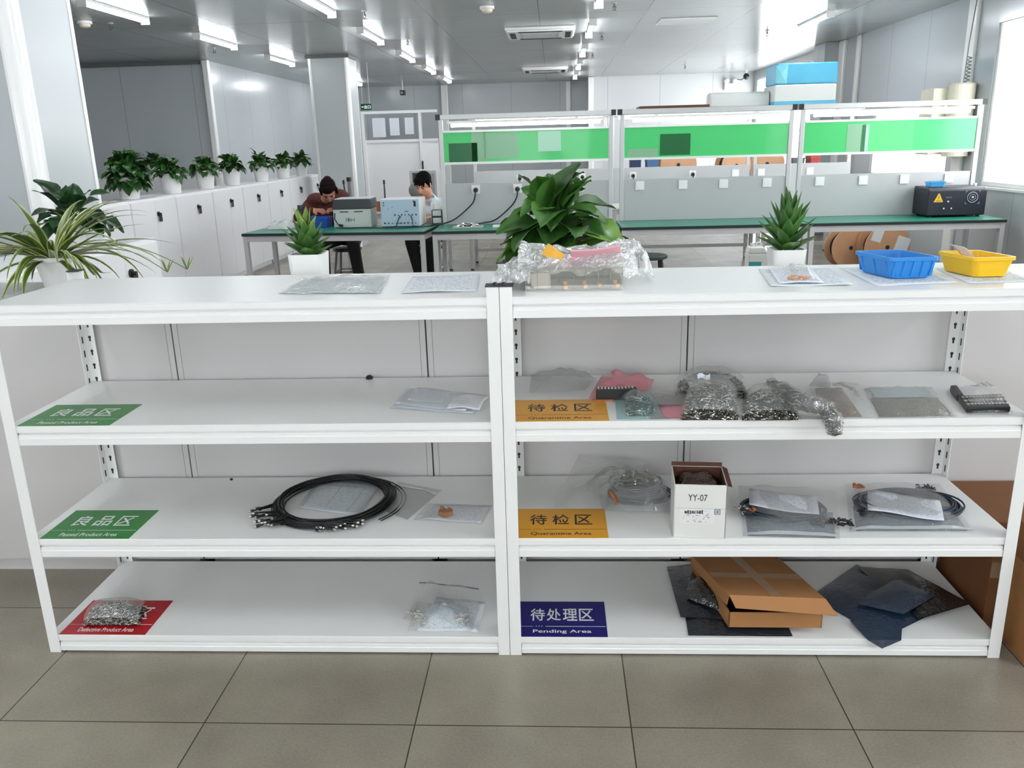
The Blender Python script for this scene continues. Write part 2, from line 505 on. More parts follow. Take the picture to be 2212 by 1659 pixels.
for n, x0, x1, z0, z1 in NEARWIN:
    t = 0.045; f = MB()
    for a in ((x0, x0 + t, z0, z1), (x1 - t, x1, z0, z1), (x0 + t, x1 - t, z0, z0 + t), (x0 + t, x1 - t, z1 - t, z1), ((x0 + x1) / 2 - 0.03, (x0 + x1) / 2 + 0.03, z0 + t, z1 - t)):
        f.box(a[0], a[1], Y0 - 0.075, Y0 - 0.015, a[2], a[3])
    w = struct(f.build(n, ALU))
    MB().box(x0 + t, x1 - t, Y0 - 0.046, Y0 - 0.04, z0 + t, z1 - t).build('window_pane', GLASS, w)

def trim(n, x, y, w=0.09, z0=0.0, z1=ZC, wy=None):
    struct(MB().box(x - w / 2, x + w / 2, y - (wy or w) / 2, y + (wy or w) / 2, z0, z1).build('trim_%d' % n, ALU, bevel=0.02, seg=4))
trim(1, -5.2, 11.17, 0.10)
trim(2, -2.42, Y1 - 0.03, 0.16, wy=0.06)
trim(3, 0.50, Y1 - 0.03, 0.12, wy=0.06)
trim(4, 0.98, 17.28, 0.12)
trim(5, RW - 0.02, 11.42, 0.06, wy=0.26)
trim(6, RW - 0.02, 7.30, 0.05, wy=0.20)
trim(7, RW - 0.02, 10.72, 0.05, wy=0.12)
struct(MB().box(4.3, RW, 11.56, 12.1, 0, ZC).build('column_right', WALLM, bevel=0.01))
def skirt(n, *a): struct(MB().box(*a).build(n, ALU))
skirt('baseboard_right', RW - 0.015, RW - 0.001, 6.9, 17.3, 0, 0.09)
skirt('baseboard_far', -5.2, 1.0, Y1 - 0.015, Y1 - 0.001, 0, 0.09)
skirt('baseboard_recess', -5.23, -5.215, 11.25, Y1, 0, 0.09)

# the big column: square body with rounded white corner trims set flush
COLM = panel_mat('grey_column_cladding', (190, 195, 197), 0.25)
def big_column(name, x0, x1, y0, y1, r):
    b = MB()
    b.prism([V((x0, y0 + r, 0)), V((x0 + r, y0, 0)), V((x1 - r, y0, 0)), V((x1, y0 + r, 0)), V((x1, y1, 0)), V((x0, y1, 0))], (0, 0, ZC))
    o = struct(b.build(name, COLM))
    for sx, cx in ((-1, x0), (1, x1)):
        poly = []
        for k in range(11):
            a = PI / 2 * k / 10
            poly.append(V((cx - sx * r + sx * (r + 0.006) * math.sin(a), y0 + r - (r + 0.006) * math.cos(a), 0)))
        poly.append(V((cx, y0 + r + 0.012, 0)) + V((sx * 0.006, 0, 0)))
        poly.append(V((cx - sx * 0.02, y0 + r, 0)))
        poly.append(V((cx - sx * r, y0 + 0.02, 0)))
        MB().prism(poly, (0, 0, ZC)).build('corner_trim', ALU, o, smooth=False)
    MB().box(x1 - 0.03, x1 + 0.006, y1 - 0.03, y1 + 0.006, 0, ZC).build('corner_trim', ALU, o)
    return o
big_column('column_near', -3.52, -2.90, 2.66, 3.30, 0.085)
struct(MB().box(-3.60, -2.93, 11.02, 11.63, ZC - 0.045, ZC - 0.001).build('trim_8', mat('ceiling_joint_grey', (104, 108, 108), 0.5)))
struct(MB().box(XL, -5.3, 11.15, 11.199, ZC - 0.06, ZC - 0.001).build('trim_9', mat('ceiling_joint_grey')))
big_column('column_far', -3.57, -2.96, 11.05, 11.6, 0.05)

# far partition with glazed doors
d = struct(MB().box(-4.2, -2.5, 17.5, 17.56, 0.06, 1.65).box(-4.25, -4.18, 17.45, 17.6, 0, 2.32).box(-2.93, -2.87, 17.45, 17.6, 0, 2.32).box(-4.2, -2.5, 17.46, 17.58, 2.26, 2.32).box(-4.2, -2.5, 17.46, 17.58, 1.63, 1.69).build('door_1', WHITE2))
MB().box(-4.18, -2.93, 17.51, 17.53, 1.69, 2.26).build('door_glass', GLASS, d)
MB().box(-2.87, -2.5, 17.51, 17.53, 1.69, 2.26).build('door_glass', GLASS, d)
MB().box(-2.89, -2.86, 17.40, 17.46, 0.95, 1.2).build('door_handle', BLACK, d, bevel=0.005)
for i, (x, z, w, h) in enumerate(((-4.0, 1.75, 0.30, 0.42), (-3.6, 1.78, 0.22, 0.38), (-3.25, 1.8, 0.2, 0.36))):
    MB().box(x, x + w, 17.49, 17.495, z, z + h).build('notice_sheet', PRINT2, d)

# ------------------------------------------------------------------ ceiling fittings
ROWS = [(-4.06, 'over the key-locked cabinets'), (-2.1, 'beside the far column'), (0.62, 'beside the air conditioners'), (3.31, 'along the window wall')]
lamp_y = [16.2, 13.72, 11.28, 8.74, 6.24, 3.7, 1.2, -1.3, -3.8]
proto = None
def lamp_tree():
    t = thing('ceiling_lamp', '-', 'ceiling lamp', (0, 0, ZC), 'ceiling tube lamps')
    MB().box(-0.03, 0.03, -0.6, 0.6, ZC - 0.028, ZC - 0.001).box(-0.045, 0.045, -0.615, -0.6, ZC - 0.075, ZC - 0.001).box(-0.045, 0.045, 0.6, 0.615, ZC - 0.075, ZC - 0.001).build('housing', WHITE, t)
    poly = [V((0.027 * math.cos(a), -0.598, ZC - 0.03 - 0.034 * math.sin(a))) for a in [PI * k / 6 for k in range(7)]]
    MB().prism(poly, (0, 1.196, 0)).build('diffuser', EMIT, t)
    return t
seen = {0: {0, 1, 2, 3, 4}, 1: {0, 1, 2, 3, 4}, 2: {0, 1, 2, 3, 4}, 3: {3}}
for ri, (rx, rn) in enumerate(ROWS):
    for k, ly in enumerate(lamp_y):
        if ri == 3 and k in (0, 1, 2, 4): continue
        o = lamp_tree() if proto is None else copy_tree(proto)
        proto = proto or o
        o.location = (rx, ly, ZC)
        if k in seen[ri]:
            if ri == 3: o['label'] = 'lit ceiling tube lamp by itself near the window wall, over the blue foam block'
            else: o['label'] = 'lit ceiling tube lamp in the row %s, %s from the far wall' % (rn, ordinal(k))
        else:
            o['label'] = 'lit ceiling tube lamp on the near part of the ceiling, outside the picture'

def air_con(y, label):
    t = thing('air_conditioner', label, 'air conditioner', (0, y, ZC), 'ceiling air conditioners')
    b = MB()
    o_, i_ = 0.43, 0.30
    z0, z1 = ZC - 0.055, ZC - 0.001
    b.prism([V((-o_, y - o_, z0 + 0.02)), V((o_, y - o_, z0 + 0.02)), V((o_, y + o_, z0 + 0.02)), V((-o_, y + o_, z0 + 0.02))], (0, 0, z1 - z0 - 0.02))
    b.prism([V((-o_ + .02, y - o_ + .02, z0)), V((o_ - .02, y - o_ + .02, z0)), V((o_ - .02, y + o_ - .02, z0)), V((-o_ + .02, y + o_ - .02, z0))], (0, 0, 0.02))
    b.build('face_panel', WHITE, t, bevel=0.008)
    g = MB()
    for k in range(9):
        g.box(-0.22, 0.22, y - 0.2 + k * 0.05, y - 0.185 + k * 0.05, z0 - 0.006, z0 + 0.001)
    g.box(-0.235, -0.22, y - 0.22, y + 0.22, z0 - 0.008, z0 + 0.001).box(0.22, 0.235, y - 0.22, y + 0.22, z0 - 0.008, z0 + 0.001)
    g.build('intake_grille', LEGM, t)
    for sx in (-1, 1):
        MB().box(sx * 0.345 - 0.035, sx * 0.345 + 0.035, y - 0.27, y + 0.27, z0 - 0.004, z0 + 0.002).build('air_outlet', HOLE, t)
    for sy in (-1, 1):
        MB().box(-0.27, 0.27, y + sy * 0.345 - 0.035, y + sy * 0.345 + 0.035, z0 - 0.004, z0 + 0.002).build('air_outlet', HOLE, t)
air_con(9.05, 'white square ceiling air conditioner, the larger looking one nearer the shelves')
air_con(14.75, 'white square ceiling air conditioner, the smaller looking one near the far wall')

def detector(px, py, label):
    p = at(px, py, z=ZC - 0.03)
    t = thing('smoke_detector', label, 'smoke detector', (p.x, p.y, ZC), 'smoke detectors')
    MB().lathe((p.x, p.y, ZC - 0.03), [(0.075, 0), (0.075, 0.029)], 20).build('base', WHITE, t, bevel=0.004)
    MB().lathe((p.x, p.y, ZC - 0.065), [(0.035, 0), (0.055, 0.012), (0.055, 0.036)], 20).build('sensor_head', mat('cream_plastic', (226, 214, 196), 0.4), t)
detector(1052, 20, 'round smoke detector on the ceiling in line with the air conditioners')
detector(183, 52, 'round smoke detector on the ceiling against the edge of the near column')
SPR = mat('brass_grey', (96, 94, 90), 0.35, metal=0.7)
for px, py, lb in ((240, 58, 'small ceiling sprinkler beside the smoke detector at the near column'), (787, 32, 'small ceiling sprinkler between two lamps near the top edge of the picture'),
                   (463, 110, 'small ceiling sprinkler under the third lamp of the cabinet row'), (880, 90, 'small ceiling sprinkler above the lamp row of the far column'),
                   (1300, 80, 'small ceiling sprinkler beside the second lamp of the middle row'), (1327, 15, 'small ceiling sprinkler beside the lamp cut by the top edge'),
                   (1280, 120, 'small ceiling sprinkler beside the third lamp of the middle row'), (1480, 145, 'small ceiling sprinkler above the white far wall'),
                   (1657, 72, 'small ceiling sprinkler beside the lamp over the blue foam')):
    p = at(px, py, z=ZC - 0.04)
    t = thing('sprinkler', lb, 'sprinkler', (p.x, p.y, ZC), 'ceiling sprinklers')
    MB().lathe((p.x, p.y, ZC - 0.008), [(0.028, 0), (0.028, 0.007)], 14).build('escutcheon', LEGM, t)
    b = MB().cyl((p.x, p.y, ZC - 0.008), (p.x, p.y, ZC - 0.05), 0.008, n=8)
    b.tube([(p.x - .008, p.y, ZC - .03), (p.x - .018, p.y, ZC - .05), (p.x, p.y, ZC - .075)], 0.004, 5).tube([(p.x + .008, p.y, ZC - .03), (p.x + .018, p.y, ZC - .05), (p.x, p.y, ZC - .075)], 0.004, 5)
    b.build('sprinkler_body', SPR, t)
    MB().lathe((p.x, p.y, ZC - 0.08), [(0.026, 0), (0.026, 0.004)], 12).build('deflector', SPR, t)
t = thing('access_panel', 'flat white rectangular access panel in the ceiling over the benches', 'access panel', (1.75, 8.55, ZC))
MB().box(1.42, 2.08, 8.3, 8.85, ZC - 0.012, ZC - 0.001).build('frame', WHITE, t, bevel=0.003)
MB().box(1.45, 2.05, 8.33, 8.82, ZC - 0.016, ZC - 0.012).build('cover', WHITE2, t)
# exit sign, cctv cameras, emergency light
p = at(791, 231, y=12.4)
t = thing('exit_sign', 'small green exit sign hanging beside the far column', 'exit sign', (p.x, p.y, ZC))
MB().box(p.x - 0.09, p.x + 0.09, p.y - 0.012, p.y + 0.012, p.z - 0.05, p.z + 0.05).build('sign_box', mat('exit_green', (8, 74, 44), 0.4), t, bevel=0.003)
b = MB(); text_mb(b, '出口', (p.x - 0.03, p.y - 0.014, p.z - 0.028), (1, 0, 0), (0, 0, 1), h=0.055)
b.box(p.x - 0.075, p.x - 0.045, p.y - 0.014, p.y - 0.013, p.z - 0.006, p.z + 0.006)
b.build('lettering', mat('exit_white', (230, 255, 236), 0.5, emit=0.6), t)
MB().cyl((p.x - 0.06, p.y, p.z + 0.05), (p.x - 0.06, p.y, ZC), 0.005, n=8).cyl((p.x + 0.06, p.y, p.z + 0.05), (p.x + 0.06, p.y, ZC), 0.005, n=8).build('hanger', LEGM, t)
p = at(870, 200, y=16.6)
t = thing('security_camera', 'black box camera on a thin ceiling rod before the far wall', 'camera', (p.x, p.y, ZC), 'security cameras')
MB().cyl((p.x, p.y, p.z), (p.x, p.y, ZC), 0.012, n=8).build('rod', LEGM, t)
MB().box(p.x - 0.05, p.x + 0.05, p.y - 0.09, p.y + 0.09, p.z - 0.055, p.z + 0.045).build('housing', BLACK, t, bevel=0.01)
MB().cyl((p.x, p.y - 0.09, p.z), (p.x, p.y - 0.10, p.z), 0.03, n=12).build('lens', mat('lens_glass', (10, 10, 14), 0.05), t)
p = at(1612, 165, y=16.9)
t = thing('security_camera', 'black dome camera on a curved cable near the white far wall', 'camera', (p.x, p.y, ZC), 'security cameras')
MB().ell((p.x, p.y, p.z), (0.065, 0.065, 0.065), 14, 10).build('dome', BLACK, t, smooth=True)
MB().cyl((p.x, p.y, p.z + 0.05), (p.x, p.y, ZC), 0.02, n=8).build('rod', WHITE, t)
MB().tube([(p.x - 0.04, p.y, p.z - 0.03), (p.x - 0.08, p.y + 0.12, p.z - 0.06), (p.x - 0.10, p.y + 0.395, p.z - 0.03)], 0.01, 6).build('cable', BLACK, t)
p = at(1578, 180, y=17.24)
t = thing('emergency_light', 'white twin head emergency light on the white far wall', 'lamp', (p.x, 17.29, p.z))
MB().box(p.x - 0.13, p.x + 0.13, 17.2, 17.295, p.z - 0.14, p.z).build('battery_box', WHITE, t, bevel=0.01)
for s in (-1, 1):
    MB().ell((p.x + s * 0.09, 17.22, p.z + 0.05), (0.06, 0.06, 0.06), 12, 8).build('lamp_head', WHITE, t, smooth=True)
# ------------------------------------------------------------------ the two racks
ZT = [1.1422, 0.7753, 0.4031, 0.0622]
H = 1.171
DP = 0.499
PW = 0.036
LEVEL = ['top', 'second', 'third', 'bottom']

def rack(x0, x1, label):
    t = thing('storage_rack', label, 'shelf rack', ((x0 + x1) / 2, DP / 2, 0), 'white storage racks')
    for (cx, sx) in ((x0, 1), (x1, -1)):
        for (cy, sy) in ((0.0, 1), (DP, -1)):
            b = MB(); e = 0.0022; g = 0.0008
            xa, xb = sorted((cx + sx * g, cx + sx * PW)); ya, yb = sorted((cy, cy + sy * e))
            b.box(xa, xb, ya, yb, 0, H)
            xa, xb = sorted((cx + sx * g, cx + sx * (g + e))); ya, yb = sorted((cy + sy * e, cy + sy * 0.042))
            b.box(xa, xb, ya, yb, 0, H)
            # keyhole slots on the inner faces
            z = 0.03
            while z < H - 0.02:
                if sy < 0:
                    yy = cy + sy * e
                    xx = cx + sx * 0.019
                    b.prism([V((xx + 0.0055 * math.cos(a), yy + sy * 0.0002, z + 0.006 + 0.0055 * math.sin(a))) for a in [PI * k / 4 for k in range(8)]], (0, -sy * 0.0001, 0), 1)
                    b.box(xx - 0.003, xx + 0.003, yy + sy * 0.0003, yy + sy * 0.0001, z - 0.009, z + 0.003, 1)
                xx = cx + sx * (g + e)
                xa, xb = sorted((xx + sx * 0.0001, xx + sx * 0.0003))
                b.box(xa, xb, cy + sy * 0.022 - 0.004, cy + sy * 0.022 + 0.004, z - 0.012, z + 0.012, 1)
                z += 0.05
            b.build('upright', [WHITE, HOLE], t)
            xa, xb = sorted((cx + sx * 0.0005, cx + sx * (PW + 0.003))); ya, yb = sorted((cy - sy * 0.002, cy + sy * 0.044))
            b = MB().box(xa, xb, ya, yb, H, H + 0.004)
            b.ell((cx + sx * 0.012, cy + sy * 0.02, H + 0.004), (0.008, 0.008, 0.007), 10, 6)
            b.build('post_cap', BLACK, t)
    for k, z in enumerate(ZT):
        b = MB()
        xa, xb = x0 + 0.004, x1 - 0.004
        ya, yb = 0.0035, DP - 0.0035
        th = 0.022
        # deck pan: top sheet and folded lips
        b.box(xa, xb, ya, yb, z - 0.003, z)
        b.box(xa, xb, ya, ya + 0.003, z - th, z - 0.003).box(xa, xb, yb - 0.003, yb, z - th, z - 0.003)
        b.box(xa, xa + 0.003, ya + 0.003, yb - 0.003, z - th, z - 0.003).box(xb - 0.003, xb, ya + 0.003, yb - 0.003, z - th, z - 0.003)
        b.build('shelf_deck', WHITE, t, bevel=0.0012)
        zb = z - th - 0.004
        hb = min(0.034, zb - 0.006)
        xa2, xb2 = x0 + PW + 0.001, x1 - PW - 0.001
        for sy, cy in ((1, 0.004), (-1, DP - 0.004)):
            b = MB()
            prof = [(0.006, zb + 0.004), (0.006, zb), (0.0, zb - 0.004), (0.0, zb - 0.012), (-0.0025, zb - 0.014), (-0.0025, zb - hb), (0.02, zb - hb), (0.02, zb + 0.004)]
            b.prism([V((xa2, cy + sy * p, q)) for p, q in prof], (xb2 - xa2, 0, 0))
            b.build('beam', WHITE, t)
        for xq in (x0 + 0.006, x1 - 0.022):
            MB().box(xq, xq + 0.016, 0.046, DP - 0.046, zb - hb, zb + 0.004).build('side_beam', WHITE, t)
    return t
rack(-1.5, 0.0, 'white steel shelf rack carrying the green and red area signs')
rack(0.0, 1.5, 'white steel shelf rack carrying the yellow and navy area signs')

# ------------------------------------------------------------------ cabinets behind the racks (backs to us) and along the left
def cabinet(x0, x1, y0, y1, h, face, label, group, lock_at=None):
    """Steel office cabinet; face = direction of its doors: '+x', '-y' or '+y'."""
    t = thing('office_cabinet', label, 'cabinet', ((x0 + x1) / 2, (y0 + y1) / 2, 0), group)
    k = 0.0025
    b = MB().box(x0 + k, x1 - k, y0 + k, y1 - k, 0.06, h)
    e = 0.03
    b.box(x0 + e, x1 - e, y0 + e, y1 - e, 0, 0.06)
    if face == '+y':     # its back is towards us: pressed seams along both edges
        for xx in (x0 + 0.022, x1 - 0.022):
            b.box(xx - 0.0012, xx + 0.0012, y0 + k - 0.0006, y0 + k + 0.001, 0.08, h - 0.01, 1)
    b.build('body', [BACKP if face == '+y' else WHITE2, mat('seam_grey', (150, 150, 150), 0.6)], t, bevel=0.002)
    if face == '+x':
        ym = (y0 + y1) / 2
        for a, c in ((y0 + 0.012, ym - 0.0015), (ym + 0.0015, y1 - 0.012)):
            d = MB().box(x1 - k, x1 + 0.014, a, c, 0.075, h - 0.025).build('door', WHITE2, t, bevel=0.002)
        MB().cyl((x1 + 0.014, ym + 0.04, h - 0.16), (x1 + 0.026, ym + 0.04, h - 0.16), 0.024, n=12).build('lock', BLACK, t)
        b = MB().cyl((x1 + 0.026, ym + 0.04, h - 0.16), (x1 + 0.05, ym + 0.04, h - 0.16), 0.012, n=8).box(x1 + 0.032, x1 + 0.038, ym + 0.025, ym + 0.075, h - 0.235, h - 0.165)
        b.build('key', BLACK, t)
    elif face == '-y':
        xm = (x0 + x1) / 2
        for a, c in ((x0 + 0.012, xm - 0.0015), (xm + 0.0015, x1 - 0.012)):
            MB().box(a, c, y0 - 0.012, y0 + k, 0.075, h - 0.025).build('door', WHITE2, t, bevel=0.002)
        MB().cyl((xm + 0.04, y0 - 0.012, h - 0.16), (xm + 0.04, y0 - 0.03, h - 0.16), 0.018, n=12).build('lock', BLACK, t)
    elif face == '+y':
        xm = (x0 + x1) / 2
        for a, c in ((x0 + 0.012, xm - 0.0015), (xm + 0.0015, x1 - 0.012)):
            MB().box(a, c, y1 - k, y1 + 0.012, 0.075, h - 0.025).build('door', WHITE2, t, bevel=0.002)
    return t
HC = 1.07
xs = [-1.195 + 0.9 * k for k in range(-3, 7)]
nm_ = {-3: 'under the dark pothos cut by the picture edge', -2: 'white cabinet whose back stands under the spider plant', -1: 'white cabinet whose back stands behind the green and red signs',
       0: 'white cabinet whose back stands behind the ring of black cable', 1: 'white cabinet whose back stands behind the two posts where the racks meet',
       2: 'white cabinet whose back stands behind the bags of pins', 3: 'white cabinet whose back stands behind the brown cartons', 4: 'white cabinet, back towards us, beyond the edge of the picture'}
for k in range(-3, 5):
    x0 = -1.195 + 0.9 * (k - 1)
    lb = nm_[k] if k != -3 else 'white cabinet ' + nm_[k]
    cabinet(x0, x0 + 0.9, 0.517, 0.917, HC, '+y', lb, 'cabinets standing back to back with the racks')
for k, (a, c, lb) in enumerate(((0.935, 1.77, 'low white cabinet with key hidden beyond the spider plant'), (1.77, 2.605, 'low white cabinet end, under the dark leafy plant at the near column'))):
    cabinet(-2.62, -2.22, a, c, HC, '+x', lb, 'low cabinets before the near column')
for k in range(9):
    y0 = 3.53 + 0.97 * k
    w_ = ['hidden by the near column', 'cut by the edge of the near column', 'under the big bushy pothos', 'under the second pot of the row', 'under the third pot of the row', 'under the fourth pot of the row', 'under the fifth pot of the row', 'under the last two pots of the row', 'passing behind the far column'][k]
    cabinet(-4.22, -3.82, y0, y0 + 0.97, 1.12, '+x', 'white cabinet with a black key lock, ' + w_, 'key-locked cabinet row')
for k in range(3):
    x0 = -8 + 0.05 + 0.87 * k
    cabinet(x0, x0 + 0.87, 10.72, 11.15, 1.18, '-y', 'white cabinet against the dark recess wall, %s from the corner' % ordinal(2 - k), 'cabinets against the recess wall')

# ------------------------------------------------------------------ workbenches
DARKEDGE = mat('black_bench_edge', (20, 30, 30), 0.35)
GREENB = mat('green_board', (72, 205, 116), 0.3, spec=0.4)
GREENB.node_tree.nodes['Principled BSDF'].inputs['Coat Weight'].default_value = 0.22
GREENB.node_tree.nodes['Principled BSDF'].inputs['Coat Roughness'].default_value = 0.04
GREEND = mat('dark_green_patch', (24, 104, 56), 0.2)
PALEPATCH = film_mat('board_patch', (206, 236, 216), 0.34, 0.03, 0.25)
TUBEL = mat('bench_tube_light', (250, 252, 255), 0.4, emit=9.0)
LABELW = mat('socket_white', (236, 236, 234), 0.35)

def bench_top(t, x0, x1, y0, y1, z=0.75, T=None, top=GREENTOP, edge=DARKEDGE):
    """Green-matted top on a steel frame; T maps a flat point onto the bench's own rotation."""
    T = T or (lambda p: V(p))
    def bx(b, *a):
        s = len(b.v); b.box(*a)
        for i in range(s, len(b.v)): b.v[i] = T(b.v[i])
        return b
    bx(MB(), x0, x1, y0, y1, z - 0.028, z - 0.004).build('tabletop', edge, t, bevel=0.003)
    bx(MB(), x0 + 0.004, x1 - 0.004, y0 + 0.004, y1 - 0.004, z - 0.004, z).build('bench_mat', top, t)
    a = 0.045
    f = MB()
    for q in ((x0 + a, x1 - a, y0 + 0.02, y0 + 0.06), (x0 + a, x1 - a, y1 - 0.06, y1 - 0.02), (x0 + 0.01, x0 + 0.05, y0 + 0.06, y1 - 0.06), (x1 - 0.05, x1 - 0.01, y0 + 0.06, y1 - 0.06)):
        bx(f, *q, z - 0.085, z - 0.029)
    f.build('frame', LEGM, t)
    for lx in (x0 + 0.005, x1 - 0.05):
        for ly in (y0 + 0.015, y1 - 0.065):
            b = bx(MB(), lx, lx + 0.045, ly, ly + 0.045, 0.02, z - 0.029)
            lg = b.build('leg', LEGM, t, bevel=0.003)
            c = T(((lx + 0.0225), ly + 0.0225, 0))
            MB().cyl((c.x, c.y, 0), (c.x, c.y, 0.02), 0.02, n=10).build('foot', BLACKR, lg)
    return bx

def socket(t, parent, x, y, z, plug=False):
    s = MB().box(x - 0.043, x + 0.043, y - 0.012, y, z - 0.043, z + 0.043)
    s.box(x - 0.03, x + 0.03, y - 0.0135, y - 0.012, z - 0.03, z + 0.03)
    MBs = s.build('wall_socket', LABELW, parent, bevel=0.002)
    return MBs

def workstation(x0, x1, label, sockets, lamp=True, patch=None, yB=6.45):
    t = thing('workbench', label, 'workbench', ((x0 + x1) / 2, 6.1, 0), 'green topped workbenches')
    bx = bench_top(t, x0, x1, 5.78, yB + 0.08)
    for ux in (x0 + 0.03, x1 - 0.07):
        u = MB().box(ux, ux + 0.042, yB - 0.02, yB + 0.022, 0.75, 1.79).build('upright', PROFILE, t, bevel=0.003)
    bar = MB().box(x0 + 0.005, x1 - 0.005, yB - 0.025, yB + 0.025, 1.79, 1.84).build('top_bar', PROFILE, t, bevel=0.004)
    MB().box(x0 + 0.003, x0 + 0.05, yB - 0.027, yB + 0.027, 1.788, 1.842).build('end_cap', BLACK, t)
    MB().box(x1 - 0.05, x1 - 0.003, yB - 0.027, yB + 0.027, 1.788, 1.842).build('end_cap', BLACK, t)
    xa, xb = x0 + 0.075, x1 - 0.075
    g = MB().box(xa, xb, yB - 0.012, yB + 0.006, 1.375, 1.665).build('green_board', GREENB, t)
    MB().box(xa, xb, yB - 0.02, yB + 0.012, 1.352, 1.375).build('board_rail', ALU, g)
    MB().box(xa, xb, yB - 0.02, yB + 0.012, 1.665, 1.685).build('board_rail', ALU, g)
    for kind, u, w, za, zb in (patch or []):
        xx = xa + (xb - xa) * u
        mm = {'d': GREEND, 'p': PALEPATCH, 'w': mat('pale_green_sheet', (176, 226, 196), 0.3)}[kind]
        MB().box(xx, xx + w, yB - 0.0155, yB - 0.0125, za, zb).build('board_patch', mm, g)  # thin darker and paler patches laid on the green board
    sp = MB().box(xa, xb, yB - 0.01, yB + 0.01, 0.751, 1.165).build('socket_panel', GREYPAN, t, bevel=0.002)
    for sx, plug in sockets:
        socket(t, sp, sx, yB - 0.010, 1.10, plug)
    if lamp:
        MB().box(xa + 0.05, xb - 0.05, yB - 0.045, yB + 0.03, 1.752, 1.775).box(xa + 0.3, xa + 0.33, yB - 0.01, yB + 0.01, 1.775, 1.79).box(xb - 0.33, xb - 0.3, yB - 0.01, yB + 0.01, 1.775, 1.79).build('lamp_bracket', WHITE, t)
        tb = MB().cyl((xa + 0.08, yB - 0.01, 1.733), (xb - 0.08, yB - 0.01, 1.733), 0.017, n=10).build('tube_light', TUBEL, t)
    return t
workstation(-1.035, 0.775, 'green topped workbench with two plugged cables on its socket panel', [(-0.651, 1), (-0.223, 1), (0.41, 0)],
            patch=[('d', 0.03, 0.29, 1.378, 1.56), ('p', 0.17, 0.14, 1.378, 1.662), ('p', 0.25, 0.34, 1.40, 1.65), ('w', 0.575, 0.23, 1.46, 1.655)])
workstation(0.785, 2.545, 'green topped workbench behind the pale aloe pot, before the row of small sockets', [(1.02, 0), (1.453, 0), (1.86, 0), (2.293, 0)],
            patch=[('d', 0.22, 0.30, 1.39, 1.595), ('p', 0.02, 0.30, 1.378, 1.46)])
workstation(2.555, 4.355, 'green topped workbench carrying the black machine near the window', [(2.811, 0), (3.238, 0), (3.641, 0), (4.072, 0)],
            patch=[('p', 0.25, 0.18, 1.378, 1.64), ('w', 0.335, 0.07, 1.378, 1.63)])
# the detached bench at its end, set at a slight angle
t = thing('workbench', 'green topped workbench with the printer and computer case, where two people sit', 'workbench', (-1.97, 6.3, 0), 'green topped workbenches')
ang = math.radians(-5.0)
_ca, _sa = math.cos(ang), math.sin(ang)
def TB(p):
    p = V(p); d = p - V((-1.105, 5.80, 0))
    return V((-1.105 + d.x * _ca - d.y * _sa, 5.80 + d.x * _sa + d.y * _ca, p.z))
bench_top(t, -2.98, -1.11, 5.80, 6.55, T=TB)

def rear_bench(x0, x1, label, top, socks, y0=8.25, y1=9.0):
    t = thing('workbench', label, 'workbench', ((x0 + x1) / 2, (y0 + y1) / 2, 0), 'rear workbenches')
    bench_top(t, x0, x1, y0, y1, top=top, edge=WHITE2)
    sp = MB().box(x0 + 0.02, x1 - 0.02, y1 - 0.03, y1 - 0.01, 0.751, 1.20).build('socket_panel', GREYPAN, t, bevel=0.002)
    for sx in socks: socket(t, sp, sx, y1 - 0.03, 1.10)
    for ux in (x0 + 0.02, x1 - 0.062):
        MB().box(ux, ux + 0.042, y1 - 0.008, y1 + 0.034, 0.75, 1.84).build('upright', PROFILE, t, bevel=0.003)
    MB().box(x0 + 0.005, x1 - 0.005, y1 - 0.34, y1 + 0.36, 1.84, 1.872).build('overhead_shelf', WHITE2, t, bevel=0.003)
    MB().box(x0 + 0.1, x1 - 0.1, y1 - 0.3, y1 - 0.24, 1.80, 1.84).build('tube_light', TUBEL, t)
    fr = MB().box(x0 + 0.05, x1 - 0.05, y1 - 0.11, y1 - 0.07, 0.16, 0.2).build('foot_rail', LEGM, t)
    return t
rear_bench(-0.93, 0.86, 'rear workbench seen through the gap under the first green board', mat('pale_bench_mat', (206, 208, 208), 0.35), [-0.3, 0.24, 0.52])
rear_bench(0.87, 2.70, 'rear workbench with empty white sockets under the middle green board', mat('pale_bench_mat'), [1.18, 1.95, 2.5])
rear_bench(2.71, 3.98, 'rear workbench ending at the bright low window', mat('pale_bench_mat'), [2.83, 3.45])

def table(x0, x1, y0, y1, z, label, group, top):
    t = thing('work_table', label, 'table', ((x0 + x1) / 2, (y0 + y1) / 2, 0), group)
    bench_top(t, x0, x1, y0, y1, z=z, top=top, edge=WHITE2)
    return t
table(-2.5, -1.15, 7.75, 8.35, 0.80, 'pale table behind the two seated people', 'plain tables', mat('pale_bench_mat'))
table(0.95, 3.9, 9.45, 10.15, 0.95, 'pale table of cable reels behind the rear workbenches', 'plain tables', mat('pale_bench_mat'))
# ------------------------------------------------------------------ plants
GL = leaf_mat('pothos_leaf', (46, 88, 34), (62, 108, 40), 0.35, rough=0.45)
GLD = leaf_mat('dark_leaf', (26, 58, 30), (34, 72, 36), 0.4)
GLB = leaf_mat('bush_leaf', (40, 82, 36), (52, 98, 42), 0.35, noise=0.5)
SPID = leaf_mat('spider_leaf', (84, 112, 44), (200, 202, 136), 0.74, noise=0.35)
ALOE = leaf_mat('aloe_leaf', (66, 112, 58), (84, 124, 58), 0.6, rough=0.3, noise=0.4)
ALOEP = leaf_mat('aloe_leaf_pale', (112, 148, 62), (146, 166, 84), 0.6, rough=0.3)
YEL = leaf_mat('yellowing_leaf', (176, 160, 50), (150, 146, 50), 0.5)
STEM = mat('green_stem', (96, 122, 56), 0.5)

